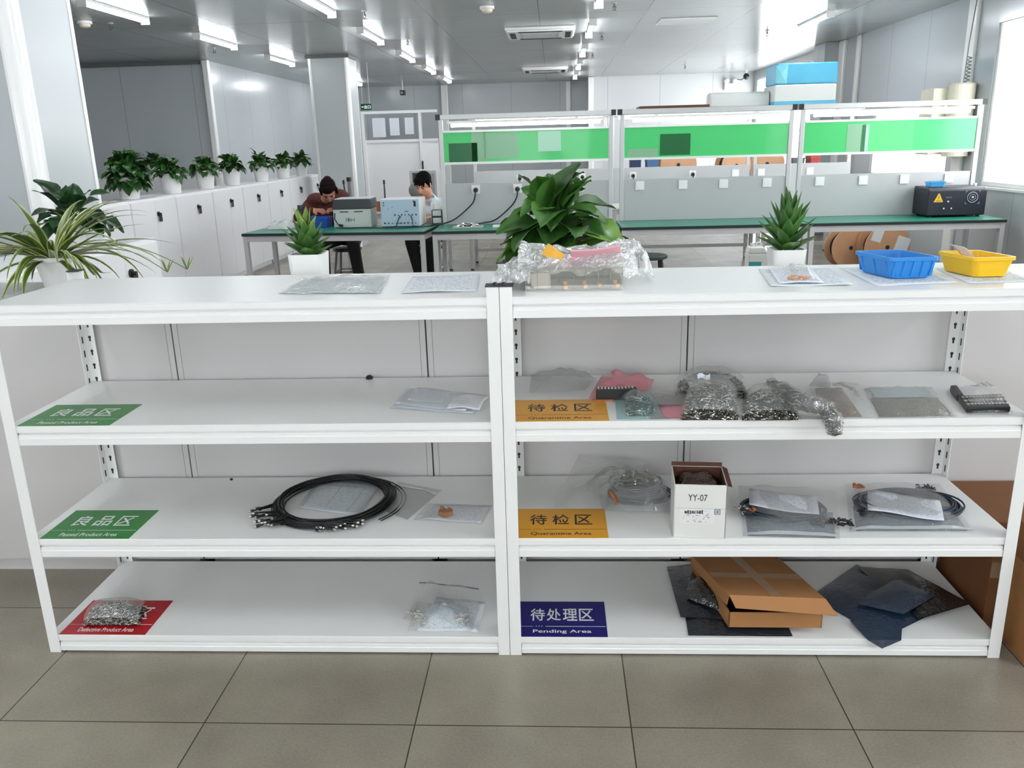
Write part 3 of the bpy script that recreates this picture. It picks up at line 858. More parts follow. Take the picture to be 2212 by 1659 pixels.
HEART = [(0, 0.06), (0.07, 0.62), (0.2, 0.96), (0.35, 1.0), (0.55, 0.82), (0.75, 0.5), (0.9, 0.2), (1, 0.0)]
OVAL = [(0, 0.05), (0.12, 0.55), (0.3, 0.95), (0.5, 1.0), (0.7, 0.75), (0.88, 0.35), (1, 0.0)]
LANCE = [(0, 0.75), (0.15, 0.95), (0.35, 1.0), (0.6, 0.75), (0.85, 0.32), (1, 0.0)]
STRAP = [(0, 0.7), (0.2, 1.0), (0.45, 0.95), (0.7, 0.7), (0.88, 0.4), (1, 0.02)]

def leaf(mb, base, d, up, L, W, prof=HEART, bend=0.5, fold=0.25, m=0, wav=0.0, rnd=random):
    """A leaf blade from base along d; up is the side its face looks to; bend droops the tip away from up."""
    d = V(d).normalized(); up = V(up)
    up = (up - d * up.dot(d))
    if up.length < 1e-4: up = d.orthogonal()
    up.normalize(); s = d.cross(up)
    rows = []
    ph = rnd.random() * 6
    for v, w in prof:
        ang = bend * v
        c = V(base) + d * (L * (math.sin(ang) / bend if abs(bend) > 1e-3 else v)) - up * (L * ((1 - math.cos(ang)) / bend if abs(bend) > 1e-3 else 0))
        n = up * math.cos(ang) + d * math.sin(ang)
        ww = W * w / 2
        rip = wav * W * math.sin(v * 9 + ph)
        rows.append((c - s * ww + n * (fold * ww + rip), c - s * ww * 0.5 + n * fold * ww * 0.45, c, c + s * ww * 0.5 + n * fold * ww * 0.45, c + s * ww + n * (fold * ww - rip), v))
    vs = []; fs = []; uvs = []
    for r in rows: vs += list(r[:5])
    for i in range(len(rows) - 1):
        for j in range(4):
            a = i * 5 + j
            fs.append((a, a + 1, a + 6, a + 5))
            uvs.append([(j / 4, rows[i][5]), ((j + 1) / 4, rows[i][5]), ((j + 1) / 4, rows[i + 1][5]), (j / 4, rows[i + 1][5])])
    mb.add(vs, fs, m, uvs)

def pot(t, x, y, z, rb, rt, h, square=False):
    if not square:
        MB().lathe((x, y, z), [(rb * 0.96, 0), (rb, 0.004), (rb + (rt - rb) * 0.6, h * 0.55), (rt * 0.97, h * 0.82), (rt, h * 0.84), (rt * 1.0, h), (rt * 0.9, h), (rt * 0.86, h * 0.88)], 28).build('pot', POT, t, smooth=False, bevel=0.0015)
        MB().lathe((x, y, z + h * 0.86), [(rt * 0.88, 0), (rt * 0.5, 0.006), (0.004, 0.008)], 18).build('soil', SOIL, t)
    else:
        r = 0.016
        def rr(hx, k=5):
            o = []
            for cx, cy, a0 in ((hx - r, hx - r, 0), (-hx + r, hx - r, PI / 2), (-hx + r, -hx + r, PI), (hx - r, -hx + r, 1.5 * PI)):
                for q in range(k):
                    a = a0 + PI / 2 * q / (k - 1)
                    o.append((cx + r * math.cos(a), cy + r * math.sin(a)))
            return o
        b = MB(); rings = []
        for hx, zz in ((rb, 0), (rt, h), (rt - 0.006, h), (rb - 0.004, h * 0.8)):
            rings.append([V((x + p[0], y + p[1], z + zz)) for p in rr(hx)])
        n = len(rings[0]); vs = [p for q in rings for p in q]
        fs = [(i * n + j, i * n + (j + 1) % n, (i + 1) * n + (j + 1) % n, (i + 1) * n + j) for i in range(3) for j in range(n)] + [tuple(range(n))[::-1]]
        b.add(vs, fs); b.build('pot', POT, t)
        b = MB(); b.add(rings[3], [tuple(range(n))]); b.build('soil', SOIL, t)

def _fin(b, st, mats, t):
    b.build('foliage', mats, t, smooth=True)
    st.build('stems', STEM, t)
    return t

def pothos(name, label, x, y, z, rb, rt, h, n, R, top, size, mats, seed, group=None, droop=0.6, prof=HEART, low=-0.25, yellow=None, reach=(0.55, 1.0), extra=()):
    t = thing(name, label, 'potted plant', (x, y, z), group)
    pot(t, x, y, z, rb, rt, h)
    rnd = random.Random(seed)
    b = MB(); st = MB()
    o = V((x, y, z + h * 0.9))
    leaves = []
    for i in range(n):
        a = i * 2.39996 + rnd.uniform(-0.35, 0.35)
        e = low + (1.45 - low) * ((i + 0.5) / n) ** 0.9 + rnd.uniform(-0.12, 0.12)
        leaves.append((a, e, rnd.uniform(*reach), rnd.uniform(0.72, 1.15), 0))
    leaves += list(extra)
    for a, e, rf, sf, mi in leaves:
        d = V((math.cos(a) * math.cos(e), math.sin(a) * math.cos(e), math.sin(e)))
        base = o + V((d.x * R, d.y * R, max(d.z, -0.3) * top)) * rf * 0.75 + V((0, 0, 0.012))
        out = V((math.cos(a), math.sin(a), 0))
        ld = (out * (0.75 + 0.3 * math.cos(e)) + V((0, 0, 0.55 * math.sin(e) - droop * 0.35 + rnd.uniform(-.25, .3)))).normalized()
        if e > 1.0: ld = (out * 0.5 + V((rnd.uniform(-.3, .3), rnd.uniform(-.3, .3), 0.9))).normalized()
        up = (V((0, 0, 1)) + out * 0.25 + V((rnd.uniform(-.4, .4), rnd.uniform(-.4, .4), 0))).normalized()
        leaf(b, base, ld, up, size * sf, size * sf * 0.74, prof, bend=rnd.uniform(0.3, 1.0) * droop * 1.4, fold=rnd.uniform(0.15, 0.5), m=mi, wav=0.05, rnd=rnd)
        s0 = o + V((rnd.uniform(-1, 1) * rt * 0.4, rnd.uniform(-1, 1) * rt * 0.4, -0.01))
        mid = s0.lerp(base, 0.55) + V((0, 0, 0.02))
        st.tube([s0, mid, base], [0.0028, 0.0024, 0.0018], 5)
    for q in b.v:
        if q.z < z + 0.006: q.z = z + 0.006
    return _fin(b, st, mats, t)

# the big one between the racks
pothos('potted_pothos', 'big leafy pothos with one yellow leaf behind the bubble-wrapped case', 0.165, 0.745, HC, 0.05, 0.068, 0.125, 62, 0.165, 0.25, 0.145, [GL, YEL, leaf_mat('fresh_leaf', (78, 118, 44), (96, 136, 52), 0.4)], 5, droop=0.8, low=-0.3,
       extra=[(3.45, -0.25, 1.0, 0.72, 1), (5.3, 0.1, 1.0, 1.2, 2), (5.6, 0.35, 1.05, 1.25, 2), (4.4, 0.2, 0.8, 1.2, 0), (5.0, 0.5, 0.8, 1.2, 0), (4.0, 0.5, 0.9, 1.2, 0), (4.7, -0.1, 0.8, 1.1, 0), (3.6, 0.15, 0.95, 1.0, 2), (4.9, 1.5, 0.72, 1.25, 0), (4.2, 1.0, 0.5, 1.1, 0), (5.2, 0.9, 0.5, 1.1, 0), (4.7, 0.4, 0.5, 1.15, 0), (4.1, -0.2, 0.6, 1.1, 0), (5.3, -0.3, 0.6, 1.1, 0), (4.75, -0.45, 0.75, 1.1, 0), (4.45, 0.1, 0.9, 1.15, 0), (5.0, 0.05, 0.95, 1.15, 0), (4.2, 0.45, 0.75, 1.1, 0), (5.5, 0.5, 0.8, 1.1, 0), (3.7, 0.6, 0.85, 1.1, 0), (3.5, -0.1, 0.9, 1.0, 2), (5.9, 0.2, 0.8, 1.1, 0), (5.15, -0.2, 0.85, 1.1, 0), (3.9, 0.0, 0.95, 1.1, 0), (5.4, -0.1, 0.9, 1.15, 0), (4.5, 0.8, 0.9, 1.2, 0)])
# at the edge by the window
pothos('potted_pothos', 'leafy pothos cut by the picture edge, beside the yellow bin', 2.12, 0.74, HC, 0.05, 0.065, 0.12, 34, 0.15, 0.22, 0.15, [GL], 11, droop=0.8)
pothos('potted_pothos', 'dark pothos cut by the picture edge, beside the spider plant', -2.62, 1.20, HC, 0.05, 0.065, 0.12, 26, 0.15, 0.14, 0.12, [GLD], 12, droop=0.9)
p = at(178, 532, z=HC)
pothos('potted_pothos', 'dark glossy leafed plant behind the spider plant at the near column', -2.43, 2.12, HC, 0.05, 0.065, 0.12, 40, 0.17, 0.17, 0.13, [GLD], 17, droop=0.7, low=-0.1,
       extra=[(3.0, 1.15, 1.25, 1.1, 0), (0.1, 0.9, 1.5, 0.8, 0), (0.0, 0.15, 1.35, 1.0, 0), (5.9, 0.35, 1.3, 0.9, 0)])
# the row on the key-locked cabinets
row = [(282, 430, 'big round bushy pothos, first in the row of white pots'), (372, 418, 'pothos in a wide white pot, second in the row along the cabinets'), (446, 407, 'pothos in a white pot, third in the row along the cabinets'),
       (503, 398, 'pothos in a white pot, fourth in the row along the cabinets'), (566, 389, 'pothos with a tall stray shoot, fifth in the row along the cabinets'), (613, 384, 'pothos in a white pot, last but one of the cabinet row'),
       (651, 380, 'pothos in a white pot, last of the cabinet row, by the far column')]
for i, (px, py, lb) in enumerate(row):
    q = at(px, py, x=-3.98)
    big = i == 0
    ex = [(4.0, 1.2, 1.5, 1.0, 0)] if i == 4 else []
    pothos('potted_pothos', lb, -3.98, q.y, 1.12, 0.085 if i != 1 else 0.095, 0.115 if i != 1 else 0.11, 0.21, 170 if big else 70, 0.21 if big else 0.17, 0.27 if big else 0.16, 0.12 if big else 0.11, [GLB], 30 + i, 'pothos on the key-locked cabinets', droop=0.9, low=-0.5 if big else -0.15, extra=ex)
q = at(337, 383, y=10.92)
pothos('potted_pothos', 'pothos in a white pot on the cabinets against the dark recess wall', q.x, 10.92, 1.18, 0.085, 0.115, 0.2, 60, 0.18, 0.16, 0.11, [GLB], 41, 'pothos on the key-locked cabinets', droop=0.9, low=-0.1)

# spider plant
sx, sy_ = at(122, 603, y=0.80).x, 0.80
t = thing('spider_plant', 'striped spider plant arching from a white pot at the rack end', 'potted plant', (sx, sy_, HC))
pot(t, sx, sy_, HC, 0.045, 0.065, 0.115)
rnd = random.Random(3)
b = MB()
for i in range(74):
    a = i * 2.39996 + rnd.uniform(-.3, .3)
    e = rnd.uniform(0.3, 1.2) if i % 4 else rnd.uniform(-0.1, 0.5)
    L = rnd.uniform(0.24, 0.44)
    if math.sin(a) < -0.2: L *= 0.95
    o = V((sx, sy_, HC + 0.1)) + V((math.cos(a), math.sin(a), 0)) * rnd.uniform(0.005, 0.035)
    dr = rnd.uniform(0.7, 2.0)
    n = 11; rows = []
    W = rnd.uniform(0.020, 0.030)
    p = V(o); ang = e
    out = V((math.cos(a), math.sin(a), 0)); s = V((-math.sin(a), math.cos(a), 0))
    for k in range(n):
        v = k / (n - 1)
        w = W * (0.6 + 0.5 * math.sin(PI * min(1, v * 1.15 + 0.1))) * (1 - v ** 4) / 1.0
        nn = V((-math.sin(ang) * out.x, -math.sin(ang) * out.y, math.cos(ang)))
        rows.append((p - s * w / 2 + nn * w * 0.22, p.copy(), p + s * w / 2 + nn * w * 0.22, v))
        ang = e - dr * (v ** 1.3)
        p = p + (out * math.cos(ang) + V((0, 0, math.sin(ang)))) * (L / (n - 1))
        if p.z < HC + 0.004 and math.hypot(p.x - sx, p.y - sy_) > 0.05: p.z = HC + 0.004 + 0.002 * rnd.random()
    vs = []; fs = []; uvs = []
    for r in rows: vs += r[:3]
    for k in range(n - 1):
        for j in range(2):
            c = k * 3 + j
            fs.append((c, c + 1, c + 4, c + 3))
            uvs.append([(j / 2, rows[k][3]), ((j + 1) / 2, rows[k][3]), ((j + 1) / 2, rows[k + 1][3]), (j / 2, rows[k + 1][3])])
    b.add(vs, fs, 0, uvs)
b.build('foliage', SPID, t, smooth=True)
r = MB()
for ex, ez, px, py in ((0, 0, 362, 588), (0, 0, 405, 582)):
    e = at(px, py, y=0.82)
    s0 = V((sx + 0.02, sy_, HC + 0.12))
    top = s0.lerp(e, 0.45) + V((0, 0, 0.14))
    pts = []
    for k in range(15):
        v = k / 14
        pts.append(s0 * (1 - v) ** 2 + top * (2 * v * (1 - v)) + e * v ** 2)
    r.tube(pts, 0.0016, 5)
    pl = MB()
    for k in range(4):
        a = k * 1.3
        leaf(pl, e, (math.cos(a) * .5, math.sin(a) * .3, 1), (0, -1, 0.2), 0.055, 0.006, STRAP, bend=0.5)
    pl.build('plantlet', SPID, t, smooth=True)
r.build('runners', STEM, t, smooth=True)

# aloe-like rosettes
def aloe(label, px_, zt, n, R, hgt, seed, pale=0, y=0.72, size=0.062, ph=0.118, W=0.045):
    x = at(px_, 565, y=y).x
    t = thing('potted_aloe', label, 'potted plant', (x, y, HC), 'pointed leaf plants in square white pots')
    pot(t, x, y, HC, size - 0.006, size, ph, square=True)
    rnd = random.Random(seed)
    b = MB()
    for i in range(n):
        f = (i + 0.5) / n
        a = i * 2.39996 + rnd.uniform(-.2, .2)
        e = 0.42 + 1.0 * f + rnd.uniform(-.08, .08)
        L = (0.085 + 0.05 * f) * R * rnd.uniform(0.9, 1.1)
        base = V((x, y, HC + ph - 0.015 + f * hgt * 0.6)) + V((math.cos(a), math.sin(a), 0)) * (0.02 * (1 - f))
        d = V((math.cos(a) * math.cos(e), math.sin(a) * math.cos(e), math.sin(e)))
        up = V((-math.cos(a) * math.sin(e), -math.sin(a) * math.sin(e), math.cos(e)))
        leaf(b, base, d, up, L, W * rnd.uniform(0.85, 1.1), LANCE, bend=rnd.uniform(-0.25, 0.12), fold=0.5, m=1 if (pale and f > 0.72) else 0, rnd=rnd)
    b.build('foliage', [ALOE, ALOEP], t, smooth=True)
    return t
aloe('pointed aloe with pale fresh heart leaves in a white pot, before the printer', 668, 0, 34, 1.0, 0.085, 1, pale=1, W=0.05)
aloe('tall dark pointed aloe in a white pot, before the socket panels', 1697, 0, 34, 1.22, 0.115, 2, size=0.058, ph=0.10, W=0.05)

# ------------------------------------------------------------------ things on and around the benches
DKGREY = mat('charcoal_plastic', (52, 58, 60), 0.35)
LTGREY = mat('putty_plastic', (206, 210, 206), 0.4)
BLUEP = mat('blue_case_panel', (178, 200, 216), 0.35)
BLUEBIN = mat('deep_blue_plastic', (40, 84, 176), 0.35)

# printer
x0, x1 = at(722, 487, y=6.38).x, at(803, 487, y=6.38).x
t = thing('printer', 'pale printer with a charcoal scanner lid on the green bench', 'printer', ((x0 + x1) / 2, 6.52, 0.75))
b = MB().box(x0, x1, 6.38, 6.68, 0.752, 0.935)
b.box(x0 + 0.02, x1 - 0.02, 6.376, 6.38, 0.78, 0.92)
b.build('body', LTGREY, t, bevel=0.012)
MB().prism([V((x0 - 0.01, 6.37, 0.937)), V((x0 + 0.015, 6.37, 1.035)), V((x1 - 0.0, 6.37, 1.035)), V((x1 + 0.01, 6.37, 0.937))], (0, 0.32, 0)).build('scanner_lid', DKGREY, t, bevel=0.006)
MB().box(x0 + 0.02, x1 - 0.01, 6.38, 6.68, 1.035, 1.043).build('lid_top', LTGREY, t, bevel=0.003)
MB().box(x0 + 0.07, x0 + 0.16, 6.374, 6.3765, 0.905, 0.915).box(x0 + 0.22, x0 + 0.31, 6.374, 6.3765, 0.905, 0.915).build('vent_slot', HOLE, t)
b = MB().box(x0 + 0.13, x0 + 0.22, 6.373, 6.3762, 0.825, 0.832).box(x0 + 0.13, x0 + 0.135, 6.373, 6.3762, 0.805, 0.85).box(x0 + 0.15, x0 + 0.165, 6.373, 6.3762, 0.81, 0.85).box(x0 + 0.18, x0 + 0.185, 6.373, 6.3762, 0.805, 0.85).box(x0 + 0.215, x0 + 0.22, 6.373, 6.3762, 0.805, 0.85)
b.build('port_marks', mat('mid_grey', (120, 122, 122), 0.5), t)
MB().tube([(x0 + 0.02, 6.37, 0.90), (x0 + 0.015, 6.36, 0.84), (x0 + 0.05, 6.35, 0.785), (x0 + 0.09, 6.35, 0.77)], 0.006, 6).cyl((x0 + 0.06, 6.35, 0.778), (x0 + 0.10, 6.35, 0.77), 0.014, n=8).build('power_lead', BLACK, t)
# computer case
x0, x1 = at(824, 487, y=6.30).x, at(908, 486, y=6.30).x
t = thing('computer_case', 'white desktop computer case, its pale blue back with ports towards us', 'computer', ((x0 + x1) / 2, 6.5, 0.75))
MB().box(x0, x1, 6.306, 6.72, 0.756, 1.03).build('case_shell', mat('case_white', (228, 230, 228), 0.35), t, bevel=0.006)
MB().box(x0 + 0.004, x1 - 0.004, 6.30, 6.307, 0.76, 1.026).build('rear_plate', BLUEP, t, bevel=0.002)
b = MB(); rnd = random.Random(8)
for k in range(9): b.box(x0 + 0.03 + k * 0.04, x0 + 0.03 + k * 0.04 + rnd.uniform(0.012, 0.034), 6.297, 6.3005, 0.785, 0.785 + rnd.uniform(0.006, 0.014))
for k in range(7): b.box(x0 + 0.14 + k * 0.036, x0 + 0.14 + k * 0.036 + rnd.uniform(0.006, 0.026), 6.297, 6.3005, 0.865, 0.865 + rnd.uniform(0.006, 0.018))
for xx, zz, w, h in ((0.03, 0.99, 0.012, 0.012), (0.03, 0.965, 0.012, 0.01), (0.345, 0.955, 0.022, 0.05), (0.34, 1.0, 0.02, 0.012), (0.25, 0.905, 0.035, 0.006), (0.2, 0.845, 0.01, 0.008), (0.08, 0.93, 0.006, 0.006), (0.12, 0.95, 0.006, 0.006)):
    b.box(x0 + xx, x0 + xx + w, 6.297, 6.3005, zz, zz + h)
b.build('port', BLACK, t)
for k, (xx, zz) in enumerate(((0.20, 0.865), (0.31, 0.865))):
    MB().tube([(x0 + xx, 6.296, zz), (x0 + xx + 0.02 * (k * 2 - 1), 6.27, zz - 0.05), (x0 + xx - 0.04 + 0.06 * k, 6.26, 0.762), (x0 + xx - 0.1 + 0.2 * k, 6.24, 0.757)], 0.005, 6).build('rear_cable', BLACK, t)
# little drawer cabinet
x0, x1 = at(934, 475, y=6.52).x, at(957, 475, y=6.52).x
t = thing('drawer_box', 'small black framed box with two pale drawers beside the computer case', 'drawer box', ((x0 + x1) / 2, 6.55, 0.75))
MB().box(x0, x1, 6.485, 6.6, 0.752, 0.90).build('frame', BLACK, t, bevel=0.003)
for zz in (0.765, 0.84): MB().box(x0 + 0.012, x1 - 0.012, 6.476, 6.49, zz, zz + 0.055).build('drawer', LTGREY, t, bevel=0.002)
t = thing('bottle', 'slim white bottle standing behind the drawer box', 'bottle', (x0 + 0.02, 6.64, 0.75))
MB().lathe((x0 + 0.0, 6.65, 0.752), [(0.03, 0), (0.03, 0.2), (0.014, 0.235), (0.014, 0.26)], 14).build('bottle_body', POT, t)
MB().lathe((x0 + 0.0, 6.65, 1.013), [(0.016, 0), (0.016, 0.03)], 12).build('bottle_cap', mat('sky_blue_plastic', (120, 176, 214), 0.4), t)
# open bins
def bin_(name, label, c, ax, ay, w, d, h, mt, flare=0.012, ribs=0, group=None, z=0.75, wall=0.003, rim=0.008):
    """Open plastic bin: tapered walls, rolled rim, ribs."""
    c = V(c); ax = V(ax).normalized(); ay = V(ay).normalized(); up = V((0, 0, 1))
    t = thing(name, label, 'bin', c, group)
    def ring(hw, hd, zz, r=0.014):
        o = []
        for sx_, sy__, a0 in ((1, 1, 0), (-1, 1, PI / 2), (-1, -1, PI), (1, -1, 1.5 * PI)):
            for q in range(4):
                a = a0 + PI / 2 * q / 3
                o.append(c + ax * (sx_ * (hw - r) + r * math.cos(a)) + ay * (sy__ * (hd - r) + r * math.sin(a)) + up * zz)
        return o
    prof = [(w / 2 - flare, d / 2 - flare, 0.001), (w / 2, d / 2, h - 0.012), (w / 2 + rim, d / 2 + rim, h - 0.010), (w / 2 + rim, d / 2 + rim, h), (w / 2 - wall, d / 2 - wall, h), (w / 2 - flare - wall, d / 2 - flare - wall, 0.006)]
    b = MB(); rings = [ring(*q) for q in prof]; n = len(rings[0])
    fs = [(i * n + j, i * n + (j + 1) % n, (i + 1) * n + (j + 1) % n, (i + 1) * n + j) for i in range(len(rings) - 1) for j in range(n)]
    fs += [tuple(range(n))[::-1], tuple(range((len(rings) - 1) * n, len(rings) * n))]
    b.add([p for q in rings for p in q], fs)
    if ribs:
        rb = b
        for k in range(ribs):
            u = -0.5 + (k + 0.5) / ribs
            for sy__ in (-1, 1):
                p0 = c + ax * (u * w) + ay * (sy__ * (d / 2 - flare)) + up * 0.006; p1 = c + ax * (u * w) + ay * (sy__ * d / 2) + up * (h - 0.011)
                rb.add([p0 - ax * .0035, p0 + ax * .0035, p1 + ax * .0035, p1 - ax * .0035] + [q + ay * (sy__ * 0.004) for q in (p0 - ax * .0035, p0 + ax * .0035, p1 + ax * .0035, p1 - ax * .0035)], [(0, 1, 2, 3), (4, 5, 6, 7), (0, 1, 5, 4), (1, 2, 6, 5), (2, 3, 7, 6), (3, 0, 4, 7)])
        for k in range(3):
            u = -0.5 + (k + 0.5) / 3
            for sx_ in (-1, 1):
                p0 = c + ay * (u * d) + ax * (sx_ * (w / 2 - flare)) + up * 0.006; p1 = c + ay * (u * d) + ax * (sx_ * w / 2) + up * (h - 0.011)
                rb.add([p0 - ay * .0035, p0 + ay * .0035, p1 + ay * .0035, p1 - ay * .0035] + [q + ax * (sx_ * 0.004) for q in (p0 - ay * .0035, p0 + ay * .0035, p1 + ay * .0035, p1 - ay * .0035)], [(0, 1, 2, 3), (4, 5, 6, 7), (0, 1, 5, 4), (1, 2, 6, 5), (2, 3, 7, 6), (3, 0, 4, 7)])
    b.build('bin_body', mt, t)
    return t
q = at(694, 487, y=6.52)
bin_('parts_bin', 'deep blue parts bin under the hands of the person in dark red', (q.x, 6.5, 0.752), (_ca, _sa, 0), (-_sa, _ca, 0), 0.22, 0.17, 0.105, BLUEBIN)
# black pump flask
q = at(652, 480, y=6.5)
t = thing('thermos_flask', 'tall black flask standing at the bench end near the person in dark red', 'flask', (q.x, 6.5, 0.75))
MB().lathe((q.x, 6.5, 0.752), [(0.033, 0), (0.035, 0.01), (0.035, 0.17), (0.03, 0.185)], 16).build('flask_body', BLACK, t)
MB().lathe((q.x, 6.5, 0.937), [(0.031, 0), (0.033, 0.005), (0.033, 0.04), (0.028, 0.045)], 16).build('flask_lid', DKGREY, t)
# loose clear bag on the bench end
def film_sheet(t, name, quad, h, mt, seed, nu=16, nv=12, wr=0.004, lift=None, parent=None):
    rnd = random.Random(seed)
    ks = [(rnd.uniform(5, 26), rnd.uniform(-18, 18), rnd.uniform(0, 6), rnd.uniform(0.4, 1)) for _ in range(7)]
    A = sum(k[3] for k in ks)
    def fn(u, v):
        p = bil(quad, u, v)
        e = (1 - (2 * u - 1) ** 4) * (1 - (2 * v - 1) ** 4)
        w = sum(k[3] * math.sin(k[0] * u + k[1] * v + k[2]) for k in ks) / A
        z = 0.0008 + h * e * (0.8 + 0.35 * w) + wr * (0.5 + 0.5 * w) * (0.35 + 0.65 * e)
        if lift: z += lift(u, v)
        return p + V((0, 0, z))
    return MB().grid(fn, nu, nv).build(name, mt, parent or t, smooth=True)
t = thing('plastic_bag', 'crumpled empty clear bag on the free end of the green bench', 'bag', (-2.72, 6.42, 0.75), 'clear bags on the benches')
film_sheet(t, 'bag_film', [V((-2.86, 6.3, .752)), V((-2.6, 6.25, .752)), V((-2.52, 6.5, .752)), V((-2.72, 6.6, .752))], 0.07, CRINK, 4, wr=0.03)
# cables with plugs
def plug_cable(label, sx_, pts, z=1.10, yB=6.4255):
    t = thing('power_cable', label, 'cable', (sx_, yB, z), 'power cables')
    MB().cyl((sx_, yB - 0.001, z - 0.004), (sx_, yB - 0.045, z - 0.008), 0.026, 0.02, n=12).build('plug', BLACK, t)
    P = [V((sx_, yB - 0.045, z - 0.01))] + [V(p) for p in pts]
    fine = []
    for i in range(len(P) - 1):
        p0 = P[max(i - 1, 0)]; p1 = P[i]; p2 = P[i + 1]; p3 = P[min(i + 2, len(P) - 1)]
        for k in range(6):
            s = k / 6
            fine.append(0.5 * ((2 * p1) + (p2 - p0) * s + (2 * p0 - 5 * p1 + 4 * p2 - p3) * s * s + (3 * p1 - p0 - 3 * p2 + p3) * s ** 3))
    fine.append(P[-1])
    MB().tube(fine, 0.008, 6).build('lead', BLACK, t, smooth=True)
    return t
plug_cable('black cable plugged into the first white socket, sagging to the drawer box', -0.651, [(-0.66, 6.37, 1.02), (-0.70, 6.38, 0.95), (-0.86, 6.36, 0.82), (-0.99, 6.33, 0.772), (-1.09, 6.2, 0.768)])
plug_cable('black cable plugged into the second white socket, sagging to the metal tray', -0.223, [(-0.23, 6.37, 1.02), (-0.29, 6.38, 0.93), (-0.45, 6.36, 0.80), (-0.58, 6.33, 0.772), (-0.70, 6.24, 0.768)])
for xx, lb in ((-0.3, 'short black plug lead in the rear socket above the first long cable'), (0.52, 'short black plug lead in the rear socket behind the big pothos'), (1.18, 'short black plug lead in the rear socket under the middle green board'), (1.95, 'second black plug lead under the middle green board')):
    plug_cable(lb, xx, [(xx + 0.005, 8.9, 1.0), (xx + 0.01, 8.88, 0.85), (xx + 0.03, 8.85, 0.775)], 1.10, 8.9555)
t = thing('power_cable', 'thin black cable trailing along the bench before the computer case', 'cable', (-1.6, 6.2, 0.75), 'power cables')
MB().tube([(-2.1, 6.3, .757), (-1.95, 6.22, .757), (-1.8, 6.24, .757), (-1.6, 6.17, .757), (-1.4, 6.12, .757), (-1.25, 6.18, .757), (-1.1, 6.3, .757)], 0.005, 6).build('lead', BLACK, t, smooth=True)
# trays of metal parts
def pins_pile(mb, fn, n, rnd, L=(0.012, 0.02), r=0.0022, m=0, bright=2.0):
    """n little bent pins lying on the surface fn(u, v) -> point."""
    for _ in range(n):
        p = fn(rnd.random(), rnd.random())
        a = rnd.uniform(0, 2 * PI); e = rnd.uniform(-0.25, 0.45); l = rnd.uniform(*L)
        d = V((math.cos(a) * math.cos(e), math.sin(a) * math.cos(e), math.sin(e)))
        s = V((-math.sin(a), math.cos(a), 0)) * rnd.uniform(-0.5, 0.5)
        c = p + V((0, 0, r * 0.8))
        mb.tube([c - d * l / 2, c + s * l * 0.35, c + d * l / 2 + s * l * 0.3], r, 4, m if rnd.random() < bright else 2)
for x0, w, lb, mm in ((-0.86, 0.30, 'flat tray heaped with small metal parts, near the sagging cables', 0), (-0.46, 0.30, 'white tray of loose metal parts, beside the big pothos', 1)):
    t = thing('parts_tray', lb, 'tray', (x0 + w / 2, 6.09, 0.75), 'parts trays on the bench')
    b = MB().box(x0, x0 + w, 6.02, 6.16, 0.752, 0.756)
    for q in ((x0, x0 + w, 6.02, 6.024), (x0, x0 + w, 6.156, 6.16), (x0, x0 + 0.004, 6.024, 6.156), (x0 + w - 0.004, x0 + w, 6.024, 6.156)): b.box(*q, 0.756, 0.766)
    b.build('tray_body', LEGM if mm == 0 else POT, t)
    b = MB(); rnd = random.Random(int(x0 * 100))
    fn = lambda u, v: V((x0 + w * (0.12 + 0.76 * u) if mm == 0 else x0 + w * (0.35 + 0.4 * u), 6.04 + 0.1 * v, 0.758 + 0.035 * (1 - (2 * u - 1) ** 2) * (1 - (2 * v - 1) ** 2)))
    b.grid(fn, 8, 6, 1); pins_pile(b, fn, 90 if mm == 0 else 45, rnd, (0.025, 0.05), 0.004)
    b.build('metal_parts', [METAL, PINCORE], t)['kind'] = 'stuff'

# the black machine with its bin
x0, x1 = 3.74, 4.29
t = thing('test_machine', 'black bench machine with a fan and a yellow warning triangle', 'machine', ((x0 + x1) / 2, 6.3, 0.75))
MB().prism([V((x0, 6.08, 0.765)), V((x0, 6.08, 1.01)), V((x0, 6.12, 1.035)), V((x0, 6.42, 1.035)), V((x0, 6.42, 0.765))], (x1 - x0, 0, 0)).build('housing', mat('black_machine', (24, 27, 40), 0.35), t, bevel=0.012)
for lx in (x0 + 0.05, x1 - 0.05):
    for ly in (6.12, 6.38): MB().cyl((lx, ly, 0.751), (lx, ly, 0.767), 0.016, n=10).build('foot', BLACKR, t)
cx, cz = x0 + 0.10, 0.935
MB().prism([V((cx - 0.045, 6.0785, cz - 0.04)), V((cx + 0.045, 6.0785, cz - 0.04)), V((cx + 0.004, 6.0785, cz + 0.042)), V((cx - 0.004, 6.0785, cz + 0.042))], (0, 0.003, 0)).build('warning_sign', mat('warning_yellow', (226, 178, 40), 0.4), t)
b = MB().box(cx - 0.022, cx + 0.022, 6.0775, 6.0785, cz - 0.03, cz - 0.026).prism([V((cx - .004, 6.0778, cz - .02)), V((cx + .006, 6.0778, cz - .004)), V((cx, 6.0778, cz + 0.0)), V((cx + .006, 6.0778, cz + .022)), V((cx - .006, 6.0778, cz + .004)), V((cx + .001, 6.0778, cz + .0))], (0, 0.0005, 0))
b.build('warning_mark', BLACK, t)
fx, fz = x0 + 0.415, 0.935
fr = MB().tube([(fx + 0.048 * math.cos(a), 6.075, fz + 0.048 * math.sin(a)) for a in [2 * PI * k / 24 for k in range(24)]], 0.003, 5, closed=True)
